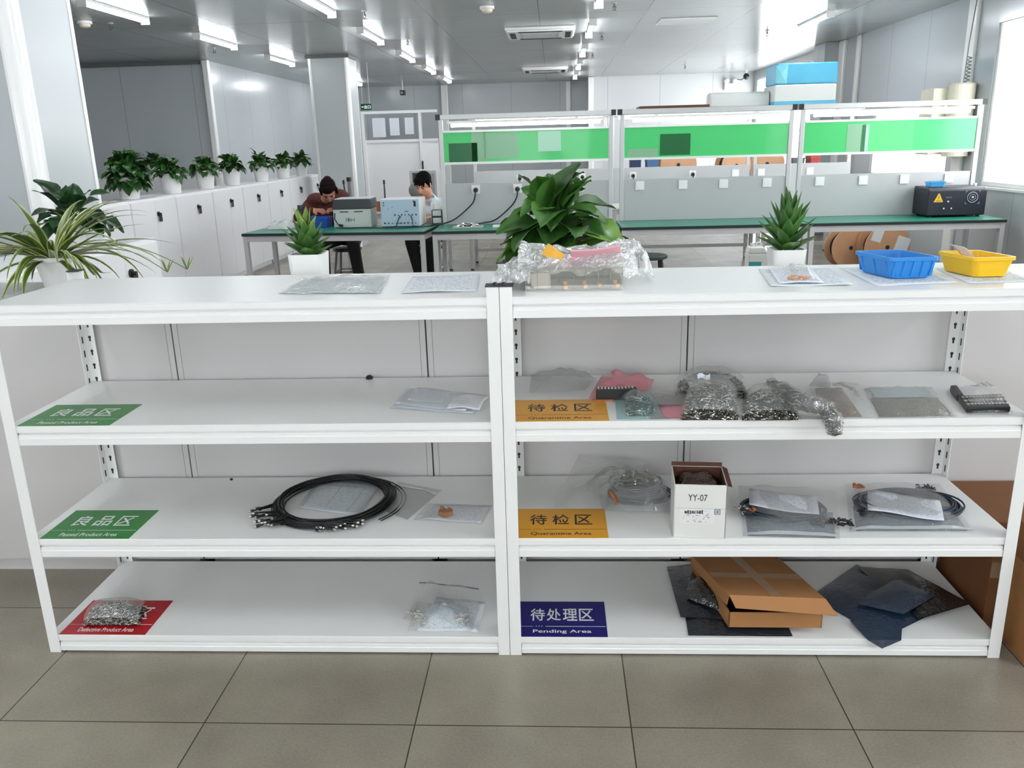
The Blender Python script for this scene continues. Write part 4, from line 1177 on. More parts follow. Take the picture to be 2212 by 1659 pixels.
for sx_ in (-1, 1):
    for sz in (-1, 1):
        fr.box(fx + sx_ * 0.058 - 0.008, fx + sx_ * 0.058 + 0.008, 6.073, 6.0785, fz + sz * 0.06 - 0.0015, fz + sz * 0.06 + 0.0015).box(fx + sx_ * 0.066 - 0.0015, fx + sx_ * 0.066 + 0.0015, 6.073, 6.0785, fz + sz * 0.052 - 0.008, fz + sz * 0.052 + 0.008)
fr.tube([(fx + 0.028 * math.cos(a), 6.075, fz + 0.028 * math.sin(a)) for a in [2 * PI * k / 18 for k in range(18)]], 0.002, 5, closed=True)
fr.ell((fx, 6.074, fz), (0.013, 0.006, 0.011), 10, 6)
fr.build('fan_guard', mat('fan_grey', (176, 182, 196), 0.4), t)
MB().box(x0 + 0.165, x0 + 0.225, 6.0765, 6.0795, 0.93, 0.945).build('name_plate', mat('slate_plate', (66, 76, 96), 0.4), t)
for xx, zz in ((0.19, 0.90), (0.155, 0.835), (0.225, 0.835)): MB().cyl((x0 + xx, 6.08, zz), (x0 + xx, 6.07, zz), 0.008, n=10).build('button', LTGREY, t)
MB().cyl((x1 - 0.07, 6.2, 1.034), (x1 - 0.07, 6.2, 1.06), 0.018, n=12).build('knob', LTGREY, t)
bin_('parts_bin', 'small clear blue bin standing on the black machine', (x0 + 0.105, 6.2, 1.036), (1, 0, 0), (0, 1, 0), 0.15, 0.12, 0.05, film_mat('clear_blue_plastic', (90, 196, 236), 0.55, 0.08, 0.1), flare=0.006)

# things on the overhead shelves at the back
BROWN = mat('dark_brown_board', (98, 62, 44), 0.55, noise=0.12)
FOAMW = mat('white_foam', (226, 227, 224), 0.8, bump=0.2, bscale=20)
BLUEF = mat('blue_foam_wrap', (88, 180, 214), 0.35, noise=0.08, nscale=6)
zs = 1.873
t = thing('board_stack', 'dark brown board lying on the overhead shelf, before the white far wall', 'board', (1.66, 8.95, zs))
MB().box(1.2, 2.11, 8.75, 9.2, zs + 0.001, zs + 0.045).box(1.23, 2.10, 8.77, 9.18, zs + 0.045, zs + 0.075).build('board', BROWN, t, bevel=0.004)
t = thing('foam_roll', 'long white foam roll lying on the overhead shelf beside the brown board', 'foam', (2.47, 9.05, zs))
rnd = random.Random(2); pr = []
for k in range(20):
    a = 2 * PI * k / 20
    pr.append(V((2.13, 9.05 + 0.15 * math.copysign(abs(math.cos(a)) ** 0.6, math.cos(a)), zs + 0.112 + 0.11 * math.copysign(abs(math.sin(a)) ** 0.6, math.sin(a)))))
MB().prism(pr, (0.74, 0, 0)).build('foam_body', FOAMW, t, bevel=0.02, seg=3)
def block(label, x0, x1, y0, y1, z0, z1, mt, name='foam_block', band=None):
    t = thing(name, label, 'foam', ((x0 + x1) / 2, (y0 + y1) / 2, z0), 'foam blocks')
    b = MB().box(x0, x1, y0, y1, z0 + 0.001, z1)
    b.build('wrapped_block', mt, t, bevel=0.02, seg=3)
    if band:
        MB().box(x0 - 0.004, x1 + 0.004, y0 - 0.004, y1 + 0.004, z0 + 0.001, z0 + band).build('blue_wrapping', BLUEF, t, bevel=0.01)
    return t
block('white foam block in a low blue wrapping, under the bright blue block', 2.88, 3.63, 8.72, 9.3, zs, 2.15, FOAMW, band=0.085)
t = block('bright blue wrapped foam block on top of the white block', 2.89, 3.64, 8.74, 9.28, 2.15, 2.40, BLUEF)
b = MB()
b.add([V((2.885, 8.735, 2.17)), V((3.02, 8.73, 2.16)), V((3.03, 8.73, 2.385)), V((2.885, 8.735, 2.37)), V((2.95, 8.715, 2.275))], [(0, 1, 4), (1, 2, 4), (2, 3, 4), (3, 0, 4)])
b.build('folded_wrap', mat('pale_blue_wrap', (128, 206, 220), 0.3), t)
t = thing('wall_housing', 'beige rounded housing fixed to the window wall, with a coiled cable above', 'wall housing', (RW, 7.2, 1.28))
MB().lathe((RW - 0.14, 7.12, 1.29), [(0.13, 0), (0.13, 0.72), (0.115, 0.735), (0.11, 0.735)], 28).build('round_cover', mat('beige_card', (214, 208, 190), 0.6), t)
MB().box(RW - 0.40, RW - 0.001, 7.18, 7.5, 1.31, 1.985).build('back_box', mat('beige_card'), t, bevel=0.006)
MB().tube([(RW - 0.12 + 0.022 * math.cos(k * 0.8), 7.08 + 0.022 * math.sin(k * 0.8), 2.02 + k * 0.0045) for k in range(60)], 0.006, 5).tube([(RW - 0.16, 7.06, 2.02), (RW - 0.15, 7.06, 2.4), (RW - 0.10, 7.1, ZC - 0.002)], 0.006, 5).build('coiled_cable', mat('mid_grey', (120, 122, 122), 0.5), t)

# reels on the table behind and on the floor
def reel(label, c, r, w, mt, tilt=0.0, group='wooden cable reels', paper=False, wire=None):
    t = thing('cable_reel', label, 'cable reel', (c[0], c[1], c[2] - r), group)
    c = V(c); a = V((math.sin(tilt), -math.cos(tilt), 0))
    for s in (-1, 1):
        MB().cyl(c + a * (s * w / 2 - 0.008), c + a * (s * w / 2 + 0.008), r, n=32).build('flange', mt, t)
    MB().cyl(c - a * (w / 2 - 0.009), c + a * (w / 2 - 0.009), r * 0.72, n=24).build('wound_cable', wire or BLACKR, t)
    MB().cyl(c + a * (w / 2 + 0.008), c + a * (w / 2 + 0.011), 0.025, n=12).build('hub_hole', HOLE, t)
    if paper:
        sx_ = a.cross(V((0, 0, 1)))
        for ox, oz, s_ in ((-0.13, 0.14, 0.12), (0.17, 0.02, 0.16)):
            q = c + a * (w / 2 + 0.010) - sx_ * ox + V((0, 0, oz))
            MB().obox(q, (s_, s_ * 1.2, 0.001), ((sx_ * math.cos(.3) + V((0, 0, 1)) * math.sin(.3)), (V((0, 0, 1)) * math.cos(.3) - sx_ * math.sin(.3)), a)).build('paper_note', PAPER, t)
    return t
WOOD = mat('reel_wood', (206, 158, 122), 0.6, noise=0.12, nscale=8)
reel('wooden cable reel with two paper notes on the floor under the last bench', (4.0, 7.75, 0.27), 0.27, 0.2, WOOD, 0.1, paper=True)
reel('plain wooden cable reel half hidden behind the reel with notes', (3.66, 7.98, 0.24), 0.24, 0.18, WOOD, 0.2)
GRW = mat('green_wire', (60, 120, 60), 0.5)
reel('wooden reel of green wire under the middle green board', (1.86, 9.75, 1.20), 0.25, 0.2, WOOD, 0.0, wire=GRW)
reel('wooden reel with a pale rim beside the middle bench post', (2.62, 9.75, 1.17), 0.22, 0.2, WOOD, 0.3)
reel('wooden reel of green wire right beside the pale rimmed reel', (3.10, 9.8, 1.18), 0.23, 0.16, WOOD, -0.2, wire=GRW)
for i, (x, w, h, cl, lb) in enumerate(((1.2, 0.14, 0.36, (40, 52, 90), 'dark blue coil box behind the rear bench, under the dark pocket'), (1.42, 0.16, 0.34, (70, 110, 150), 'blue coil box behind the rear bench, next to the dark blue one'), (3.38, 0.16, 0.3, (90, 96, 100), 'grey box behind the rear bench, near the last reel'), (3.62, 0.12, 0.32, (170, 60, 56), 'red box behind the rear bench, near the low window'))):
    t = thing('storage_box', lb, 'box', (x + w / 2, 9.7, 0.95), 'boxes behind the rear bench')
    mm = mat('box_paint_%d' % i, cl, 0.5)
    MB().box(x, x + w, 9.55, 9.8, 0.952, 0.95 + h).build('box_body', mm, t, bevel=0.004)
    MB().box(x - 0.004, x + w + 0.004, 9.546, 9.804, 0.95 + h - 0.04, 0.95 + h + 0.004).build('box_lid', mm, t, bevel=0.003)
# jerrycan
q = at(1634, 540, y=7.4)
t = thing('jerrycan', 'white plastic jerrycan with a teal label on the floor under the benches', 'jerrycan', (q.x, 7.4, 0))
x = q.x
MB().box(x - 0.11, x + 0.11, 7.3, 7.5, 0.001, 0.27).prism([V((x - 0.11, 7.3, 0.27)), V((x + 0.11, 7.3, 0.27)), V((x + 0.07, 7.3, 0.34)), V((x - 0.09, 7.3, 0.34))], (0, 0.2, 0)).build('can_body', POT, t, bevel=0.015, seg=3)
MB().cyl((x - 0.05, 7.4, 0.34), (x - 0.05, 7.4, 0.38), 0.025, n=14).build('cap', POT, t)
MB().tube([(x + 0.06, 7.4, 0.33), (x + 0.04, 7.4, 0.385), (x - 0.0, 7.4, 0.385), (x - 0.01, 7.4, 0.34)], 0.012, 6).build('handle', POT, t)
MB().box(x - 0.1, x + 0.04, 7.2975, 7.2995, 0.10, 0.18).build('label_sheet', mat('teal_print', (70, 160, 176), 0.5), t)

# equipment behind the seated people
t = thing('equipment_rack', 'grey cabinet with a dark screened front behind the person in white', 'cabinet', (-1.5, 8.9, 0))
q0, q1 = at(884, 372, y=8.75), at(946, 440, y=8.75)
MB().box(q0.x, q1.x, 8.75, 9.2, 0.001, q0.z + 0.02).build('body', LEGM, t, bevel=0.006)
MB().box(q0.x + 0.04, q0.x + 0.17, 8.744, 8.751, 0.9, q0.z - 0.01).build('dark_screen', DKGREY, t)
MB().box(q0.x + 0.2, q1.x - 0.03, 8.744, 8.751, 0.85, q0.z - 0.02).build('vent_panel', mat('vent_grey', (150, 152, 152), 0.5), t)
for px, top, lb in ((745, 398, 'thin dark rod leaning on the table behind the printer'), (757, 392, 'grey capped tube standing on the table behind the printer'), (832, 398, 'short dark rod standing on the table, before the partition doors')):
    q = at(px, 430, y=8.0); zt = at(px, top, y=8.0).z
    t = thing('tool_rod', lb, 'rod', (q.x, 8.0, 0.8), 'upright rods on the rear table')
    w = 0.028 if px == 757 else 0.012
    MB().cyl((q.x + (0.03 if px == 745 else 0), 8.0, 0.802), (q.x, 8.0, zt), w, w * 0.7, n=10).build('shaft', DKGREY if px != 757 else mat('mid_grey'), t)
    MB().cyl((q.x, 8.0, zt), (q.x, 8.0, zt + 0.05), w * 1.05, n=10).build('tip', BLACK, t)
q = at(835, 425, y=7.9)
t = thing('cardboard_tray', 'shallow brown tray of parts on the table between the two people', 'tray', (q.x, 7.95, 0.8))
b = MB().box(q.x - 0.24, q.x + 0.2, 7.8, 8.1, 0.802, 0.81)
for a in ((q.x - .24, q.x + .2, 7.8, 7.81), (q.x - .24, q.x + .2, 8.09, 8.1), (q.x - .24, q.x - .23, 7.81, 8.09), (q.x + .19, q.x + .2, 7.81, 8.09)): b.box(*a, 0.81, 0.90)
b.build('tray_body', COPPER, t)
b = MB(); rnd = random.Random(5)
pins_pile(b, lambda u, v: V((q.x - 0.2 + 0.36 * u, 7.84 + 0.22 * v, 0.83 + 0.02 * rnd.random())), 40, rnd, (0.06, 0.10), 0.009)
b.build('brown_parts', mat('reel_wood'), t)['kind'] = 'stuff'
q = at(868, 418, y=7.9)
t = thing('straw_board', 'flat pale board lying across the brown tray behind the computer case', 'board', (q.x, 7.95, 0.9))
MB().box(q.x - 0.16, q.x + 0.12, 7.78, 8.12, 0.902, 0.925).box(q.x - 0.15, q.x + 0.10, 7.79, 8.11, 0.925, 0.945).build('board', mat('straw_board', (196, 178, 140), 0.6), t)
q = at(888, 412, y=7.55)
t = thing('round_device', 'small grey round device beside the face of the person in white', 'device', (q.x, 7.9, 0.8))
MB().ell((q.x, 7.9, 1.03), (0.09, 0.06, 0.09), 16, 10).build('head', mat('mid_grey'), t, smooth=True)
MB().cyl((q.x, 7.9, 0.82), (q.x, 7.9, 0.96), 0.015, n=10).build('stand', LEGM, t)
MB().lathe((q.x, 7.9, 0.802), [(0.07, 0), (0.06, 0.018)], 16).build('base', LEGM, t)

# stools
def stool(label, x, y, h, seat, lm=BLACK):
    t = thing('stool', label, 'stool', (x, y, 0), 'workshop stools')
    MB().lathe((x, y, h - 0.035), [(0.15, 0), (0.165, 0.008), (0.165, 0.028), (0.15, 0.035)], 24).build('seat', seat, t)
    for sx_ in (-1, 1):
        for sy__ in (-1, 1):
            MB().cyl((x + sx_ * 0.15, y + sy__ * 0.15, 0.001), (x + sx_ * 0.10, y + sy__ * 0.10, h - 0.035), 0.013, n=8).build('leg', lm, t)
    b = MB()
    k = 0.127
    for a, c in (((-k, -k), (k, -k)), ((k, -k), (k, k)), ((k, k), (-k, k)), ((-k, k), (-k, -k))):
        b.cyl((x + a[0], y + a[1], h * 0.42), (x + c[0], y + c[1], h * 0.42), 0.008, n=6)
    b.build('foot_ring', lm, t)
    return t
DKGREEN = mat('dark_green_vinyl', (28, 48, 40), 0.4)
stool('round stool under the person in dark red', -2.22, 7.18, 0.45, BLACK, mat('mid_grey'))
stool('dark green stool under the person in white', -1.28, 7.22, 0.45, DKGREEN, LEGM)
q = at(1402, 556, y=5.3)
stool('empty dark green stool standing before the middle bench', q.x, 5.3, 0.55, DKGREEN)
# ------------------------------------------------------------------ the two people
def capsule(b, p0, p1, r0, r1):
    b.tube([p0, p1], [r0, r1], 14); b.ell(p0, (r0, r0, r0), 14, 8); b.ell(p1, (r1, r1, r1), 14, 8)
def chain(b, pts, rs):
    for i in range(len(pts) - 1): capsule(b, V(pts[i]), V(pts[i + 1]), rs[i], rs[i + 1])
def grow(b, name, mt, parent, voxel=0.008, smooth=6):
    """One continuous skin over the overlapping limbs collected in b."""
    tmp = b.build('tmp', mt)
    m1 = tmp.modifiers.new('r', 'REMESH'); m1.mode = 'VOXEL'; m1.voxel_size = voxel
    m2 = tmp.modifiers.new('s', 'SMOOTH'); m2.factor = 0.5; m2.iterations = smooth
    dg = bpy.context.evaluated_depsgraph_get(); dg.update()
    me = bpy.data.meshes.new_from_object(tmp.evaluated_get(dg))
    old = tmp.data
    bpy.data.objects.remove(tmp, do_unlink=True); bpy.data.meshes.remove(old)
    me.name = name
    me.polygons.foreach_set('use_smooth', [True] * len(me.polygons))
    off = parent.location
    me.transform(Matrix.Translation(-off))
    me.materials.clear(); me.materials.append(mt)
    o = bpy.data.objects.new(name, me); COL.objects.link(o); o.parent = parent
    return o

def person(label, P, skin, top_m, leg_m, hair_m, shirt_r=0.012, hairstyle='bun', face_down=0.9, extra=None):
    t = thing('person', label, 'person', (P['pelvis'][0], P['pelvis'][1], 0))
    pel, ch, nk = V(P['pelvis']), V(P['chest']), V(P['neck'])
    hd = V(P['head']); f = V(P['face']).normalized()           # face direction
    up = V(P['crown']); up = (up - f * up.dot(f)).normalized(); s = f.cross(up)
    b = MB()
    mid = pel.lerp(ch, 0.5)
    def torso(b, g):
        for c, rx, ry in ((pel + V((0, 0, 0.03)), 0.165, 0.115), (mid, 0.15, 0.11), (ch, 0.17, 0.12)):
            b.ell(c, (rx + g, ry + g, 0.13 + g), 16, 10)
        for q in (P['shL'], P['shR']):
            chain(b, [ch + V((0, 0, 0.03)), q], [0.10 + g, 0.062 + g])
        chain(b, [ch + V((0, 0, 0.08)), nk], [0.09 + g, 0.058 + g * 0.5])
    torso(b, 0)
    chain(b, [nk, hd - up * 0.05 - f * 0.02], [0.055, 0.055])
    # head: skull, jaw, nose, brow, lips, ears
    b.ell(hd + up * 0.03 - f * 0.012, (0.076, 0.094, 0.09), 18, 12, ax=(s, f, up))
    b.ell(hd - up * 0.045 + f * 0.028, (0.056, 0.062, 0.066), 16, 10, ax=(s, f, up))
    b.ell(hd - up * 0.095 + f * 0.055, (0.026, 0.022, 0.02), 10, 8, ax=(s, f, up))
    chain(b, [hd + f * 0.085 + up * 0.008, hd + f * 0.105 - up * 0.03], [0.009, 0.015])
    b.ell(hd + f * 0.078 + up * 0.022, (0.05, 0.014, 0.01), 10, 6, ax=(s, f, up))
    b.ell(hd + f * 0.085 - up * 0.062, (0.022, 0.012, 0.009), 10, 6, ax=(s, f, up))
    for k in (-1, 1): b.ell(hd + s * (k * 0.078) - f * 0.012 - up * 0.012, (0.009, 0.02, 0.032), 8, 8, ax=(s, f, up))
    for k in (-1, 1): b.ell(hd + s * (k * 0.036) + f * 0.055 - up * 0.03, (0.026, 0.022, 0.022), 8, 8, ax=(s, f, up))
    # arms and hands
    for sd in 'LR':
        chain(b, [P['sh' + sd], P['el' + sd], P['wr' + sd]], [0.05, 0.04, 0.027])
        w = V(P['wr' + sd]); hd_dir = V(P['hd' + sd]).normalized(); pn = V(P['pn' + sd]); pn = (pn - hd_dir * pn.dot(hd_dir)).normalized(); sd_ = hd_dir.cross(pn)
        if sd == 'R': sd_ = -sd_
        palm = w + hd_dir * 0.05
        b.ell(palm, (0.04, 0.05, 0.017), 12, 8, ax=(sd_, hd_dir, pn))
        for k, (o_, l_) in enumerate(((-0.028, 0.062), (-0.009, 0.074), (0.010, 0.07), (0.028, 0.056))):
            k0 = palm + hd_dir * 0.04 + sd_ * o_
            k1 = k0 + hd_dir * (l_ * 0.45) - pn * 0.006
            k2 = k1 + (hd_dir * 0.75 - pn * 0.65).normalized() * (l_ * 0.32)
            k3 = k2 + (hd_dir * 0.35 - pn * 0.95).normalized() * (l_ * 0.28)
            chain(b, [k0, k1, k2, k3], [0.0105, 0.0095, 0.0085, 0.0075])
        t0 = palm - hd_dir * 0.025 - sd_ * 0.032
        t1 = t0 - sd_ * 0.024 + hd_dir * 0.03 - pn * 0.008
        t2 = t1 + hd_dir * 0.03 + sd_ * 0.004 - pn * 0.012
        chain(b, [t0, t1, t2], [0.014, 0.0115, 0.009])
    for sd in 'LR':
        chain(b, [P['hip' + sd], P['kn' + sd], P['an' + sd]], [0.085, 0.058, 0.04])
    body = grow(b, 'body', skin, t, 0.0065, 4)
    # clothes
    c = MB(); torso(c, 0.014)
    for sd in 'LR':
        w = V(P['el' + sd]).lerp(V(P['wr' + sd]), P.get('sleeve', 0.88))
        chain(c, [P['sh' + sd], P['el' + sd], w], [0.066, 0.058, 0.044])
        if P.get('folds'):
            for k in range(4):
                q = V(P['sh' + sd]).lerp(V(P['el' + sd]), 0.2 + 0.22 * k)
                c.ell(q + V((0, 0, 0.012)), (0.066, 0.03, 0.066), 10, 8)
    nk2 = nk.lerp(ch, 0.15)
    c.ell(nk2, (0.082, 0.075, 0.035), 14, 8)
    if hairstyle == 'bun':
        c.ell(nk + V((0.13, 0.07, 0.03)), (0.13, 0.09, 0.085), 14, 10); c.ell(nk + V((-0.10, 0.06, 0.0)), (0.12, 0.09, 0.08), 14, 10)
    grow(c, 'shirt' if hairstyle == 'short' else 'jacket', top_m, t, 0.011, 6)
    g = MB(); g.ell(pel - V((0, 0, 0.02)), (0.185, 0.14, 0.10), 16, 10)
    for sd in 'LR':
        an = V(P['an' + sd])
        chain(g, [P['hip' + sd], P['kn' + sd], an + V((0, 0, 0.03))], [0.092, 0.072, 0.06])
    grow(g, 'trousers', leg_m, t, 0.012, 6)
    for sd in 'LR':
        an = V(P['an' + sd]); sh = MB()
        fd = V(P['toe'])
        chain(sh, [V((an.x, an.y, 0.046)), V((an.x, an.y, 0.046)) + fd * 0.09, V((an.x, an.y, 0.036)) + fd * 0.16], [0.044, 0.042, 0.034])
        grow(sh, 'shoe', BLACKR, t, 0.01, 3)
    # hair
    h = MB(); rnd = random.Random(4)
    h.ell(hd + up * 0.047 - f * 0.026, (0.086, 0.098, 0.088), 18, 12, ax=(s, f, up))
    h.ell(hd - up * 0.01 - f * 0.05, (0.08, 0.06, 0.08), 16, 10, ax=(s, f, up))
    for k in range(34):       # locks over the crown and fringe
        a = rnd.uniform(-1.5, 1.5); e = rnd.uniform(0.25, 1.35)
        d = (s * math.sin(a) * math.cos(e) + f * math.cos(a) * math.cos(e) + up * math.sin(e))
        o_ = hd + up * 0.045 - f * 0.02
        p0 = o_ + d * 0.078
        p1 = p0 + (d * 0.5 - up * 0.4 + s * rnd.uniform(-.4, .4)).normalized() * rnd.uniform(0.012, 0.026)
        chain(h, [p0, p1], [0.014, 0.006])
    if hairstyle == 'bun':
        h.ell(hd + up * 0.055 - f * 0.105, (0.045, 0.035, 0.045), 12, 8, ax=(s, f, up))
        h.ell(hd + up * 0.075 + f * 0.035, (0.07, 0.05, 0.05), 12, 8, ax=(s, f, up))
        for k in (-1, 1): chain(h, [hd + s * (k * 0.08) + up * 0.03, hd + s * (k * 0.084) - up * 0.05 + f * 0.012], [0.022, 0.010])
    else:
        for k in range(5): chain(h, [hd + f * 0.06 + up * 0.085 + s * (0.022 * (k - 2)), hd + f * 0.094 + up * (0.04 + 0.006 * (k % 2)) + s * (0.026 * (k - 2))], [0.018, 0.008])
        for k in (-1, 1): chain(h, [hd + s * (k * 0.078) + up * 0.05 + f * 0.02, hd + s * (k * 0.08) - up * 0.005 + f * 0.015], [0.016, 0.008])
    grow(h, 'hair', hair_m, t, 0.006, 2)
    for k in (-1, 1):
        e = MB(); e.ell(hd + f * 0.083 + s * (k * 0.031) + up * 0.003, (0.013, 0.006, 0.005), 10, 6, ax=(s, f, up))
        e.build('eye', BLACK, t, smooth=True)
        e = MB(); chain(e, [hd + f * 0.089 + s * (k * 0.018) + up * 0.024, hd + f * 0.078 + s * (k * 0.05) + up * 0.024], [0.004, 0.003])
        e.build('eyebrow', hair_m, t)
    e = MB(); chain(e, [hd + f * 0.097 - up * 0.063 - s * 0.014, hd + f * 0.097 - up * 0.063 + s * 0.014], [0.004, 0.004])
    e.build('lips', mat('lip_red', (156, 84, 74), 0.5), t)
    return t

MAROON = mat('dark_red_fabric', (84, 36, 30), 0.75, noise=0.35, nscale=26)
TROUSER = mat('black_trousers', (24, 22, 24), 0.8)
ya = 6.98
A_sh = at(660, 438, y=ya), at(752, 432, y=ya)
A_hd = at(710, 412, y=6.72)
a0 = (A_sh[0] + A_sh[1]) / 2
hL, hR = at(690, 462, y=6.66), at(716, 462, y=6.66)
person('person in a dark red top bending low over small work at the green bench',
       dict(pelvis=(-2.22, 7.2, 0.59), chest=(a0.x - 0.0, 7.0, a0.z - 0.10), neck=(a0.x, 6.90, a0.z + 0.02), head=(A_hd.x, A_hd.y, A_hd.z), face=(0.12, -0.62, -0.85), crown=(0.05, -0.75, 0.65),
            shL=(A_sh[1].x - 0.05, ya, A_sh[1].z - 0.03), shR=(A_sh[0].x + 0.05, ya, A_sh[0].z - 0.03),
            elL=(A_sh[1].x + 0.02, 6.83, 0.84), elR=(A_sh[0].x - 0.05, 6.83, 0.83), wrL=(hR.x + 0.06, 6.80, 0.905), wrR=(hL.x - 0.08, 6.76, 0.905),
            hdL=(-0.75, -0.5, 0.05), hdR=(0.75, -0.5, 0.02), pnL=(0, -0.5, 1), pnR=(0, -0.5, 1),
            hipL=(-2.12, 7.15, 0.565), hipR=(-2.32, 7.15, 0.565), knL=(-2.06, 6.82, 0.53), knR=(-2.40, 6.82, 0.53), anL=(-2.03, 6.88, 0.09), anR=(-2.42, 6.9, 0.09), toe=(0, -1, 0), folds=1),
       mat('skin_tan', (196, 134, 112), 0.5), MAROON, TROUSER, mat('dark_brown_hair', (22, 12, 10), 0.8, spec=0.1), hairstyle='bun')
yb = 7.08
B_hd = at(914, 398, y=6.88)
B_sh = at(905, 432, y=yb), at(966, 432, y=yb)
b0 = V((B_hd.x + 0.06, yb, B_sh[0].z - 0.02))
person('person in a white and light blue shirt with short black hair behind the computer case',
       dict(pelvis=(-1.28, 7.22, 0.59), chest=(b0.x, 7.1, b0.z - 0.12), neck=(b0.x - 0.01, 7.0, b0.z + 0.04), head=(B_hd.x, B_hd.y, B_hd.z), face=(-0.28, -0.8, -0.5), crown=(0.0, -0.4, 0.9),
            shL=(b0.x + 0.19, yb, b0.z - 0.02), shR=(b0.x - 0.18, yb - 0.02, b0.z - 0.02), elL=(b0.x + 0.22, 6.9, 0.84), elR=(b0.x - 0.26, 6.88, 0.84),
            wrL=(-1.16, 6.86, 0.80), wrR=(-1.50, 6.86, 0.80), hdL=(-0.5, -0.6, 0), hdR=(0.4, -0.6, 0), pnL=(0, 0, 1), pnR=(0, 0, 1),
            hipL=(-1.18, 7.17, 0.565), hipR=(-1.38, 7.17, 0.565), knL=(-1.22, 6.86, 0.54), knR=(-1.42, 6.84, 0.54), anL=(-1.22, 6.98, 0.09), anR=(-1.36, 6.96, 0.09), toe=(0, -1, 0)),
       mat('skin_light', (222, 164, 134), 0.5), mat('white_shirt', (232, 234, 238), 0.7, noise=0.05, nscale=20), TROUSER, HAIR, hairstyle='short')
# ------------------------------------------------------------------ things on the racks
Z1, Z2, Z3, Z4 = ZT
EPS = 0.0006
def pq(pts, z): return [at(px, py, z=z) for px, py in pts]

# --- area signs lying on the decks
SIGN = {'green': (36, 128, 52), 'yellow': (222, 160, 44), 'red': (176, 24, 34), 'navy': (34, 28, 108)}
def sign(col, z, x0, zh, en, ink, label, w=0.285, d=0.207):
    t = thing('area_sign', label, 'sign', (x0 + w / 2, 0.105, z), 'shelf area signs')
    y0 = 0.0055
    MB().box(x0, x0 + w, y0, y0 + d, z + 0.0002, z + 0.0012).build('sign_sheet', mat('sign_' + col, SIGN[col], 0.3, spec=0.4), t)
    zz = z + 0.0014
    n = len(zh); cw = (0.054 if n == 3 else 0.047); gap = (0.017 if n == 3 else 0.006)
    b = MB()
    xx = x0 + (w - (n * cw + (n - 1) * gap)) / 2
    for c in zh:
        text_mb(b, c, (xx, y0 + 0.090, zz), (1, 0, 0), (0, 1, 0), w=cw, h=0.072, bold=0.012)
        xx += cw + gap
    b.build('sign_characters', ink, t)
    b = MB(); text_mb(b, en, (x0 + 0.05, y0 + 0.016, zz), (1, 0, 0), (0, 1, 0), w=w - 0.10, h=0.023, bold=0.01)
    b.build('sign_english', ink, t)
    b = MB().add([V((x0 + 0.09, y0 + 0.056, zz)), V((x0 + w - 0.004, y0 + 0.056, zz)), V((x0 + w - 0.004, y0 + 0.0585, zz)), V((x0 + 0.09, y0 + 0.0585, zz))], [(0, 1, 2, 3)])
    b.add([V((x0 + 0.004, y0 + 0.056, zz)), V((x0 + 0.05, y0 + 0.056, zz)), V((x0 + 0.05, y0 + 0.0575, zz)), V((x0 + 0.004, y0 + 0.0575, zz))], [(0, 1, 2, 3)])
    for k in range(3): b.add([V((x0 + 0.058 + 0.009 * k, y0 + 0.056, zz)), V((x0 + 0.062 + 0.009 * k, y0 + 0.056, zz)), V((x0 + 0.062 + 0.009 * k, y0 + 0.060, zz)), V((x0 + 0.058 + 0.009 * k, y0 + 0.060, zz))], [(0, 1, 2, 3)])
    b.build('sign_rule', ink, t)
    return t
INKW = mat('sign_white', (232, 236, 234), 0.4); INKD = mat('sign_dark', (44, 26, 34), 0.4)
sign('green', Z2, -1.462, '良品区', 'Passed Product Area', INKW, 'green area sign on the second shelf, above the shelf with the ring of cable')
sign('green', Z3, -1.462, '良品区', 'Passed Product Area', INKW, 'green area sign on the shelf with the ring of black cable')
sign('red', Z4, -1.462, '不良品区', 'Defective Product Area', INKW, 'red area sign on the bottom shelf with a bag of pins on it')
sign('yellow', Z2, 0.022, '待检区', 'Quarantine Area', INKD, 'yellow area sign on the shelf with the bags of pins')
sign('yellow', Z3, 0.022, '待检区', 'Quarantine Area', INKD, 'yellow area sign on the shelf with the white carton')
sign('navy', Z4, 0.022, '待处理区', 'Pending Area', INKW, 'navy area sign on the bottom shelf near the brown flat carton')

# --- bags
CLEARF = film_mat('bag_clear', (246, 249, 249), 0.13, 0.08, 0.10, bump=0.7)
TEALF = film_mat('bag_teal', (206, 232, 230), 0.12, 0.08, 0.15, bump=0.3)
PINKF = film_mat('pink_antistatic', (232, 150, 162), 0.74, 0.06, 0.25, bump=0.3)
OLIVEF = film_mat('bag_olive', (150, 146, 122), 0.55, 0.07, 0.2, bump=0.4)
BROWNF = film_mat('bag_brown', (150, 122, 90), 0.50, 0.08, 0.15, bump=0.6)
SHIELD = film_mat('dark_shielding_film', (44, 54, 64), 0.72, 0.10, 0.18, bump=0.4)
SHIELDB = film_mat('blue_shielding_film', (46, 66, 92), 0.75, 0.10, 0.15, bump=0.4)
SEAL = film_mat('seal_strip', (240, 244, 246), 0.5, 0.15, 0.15)
INK = mat('marker_ink', (40, 40, 44), 0.6)

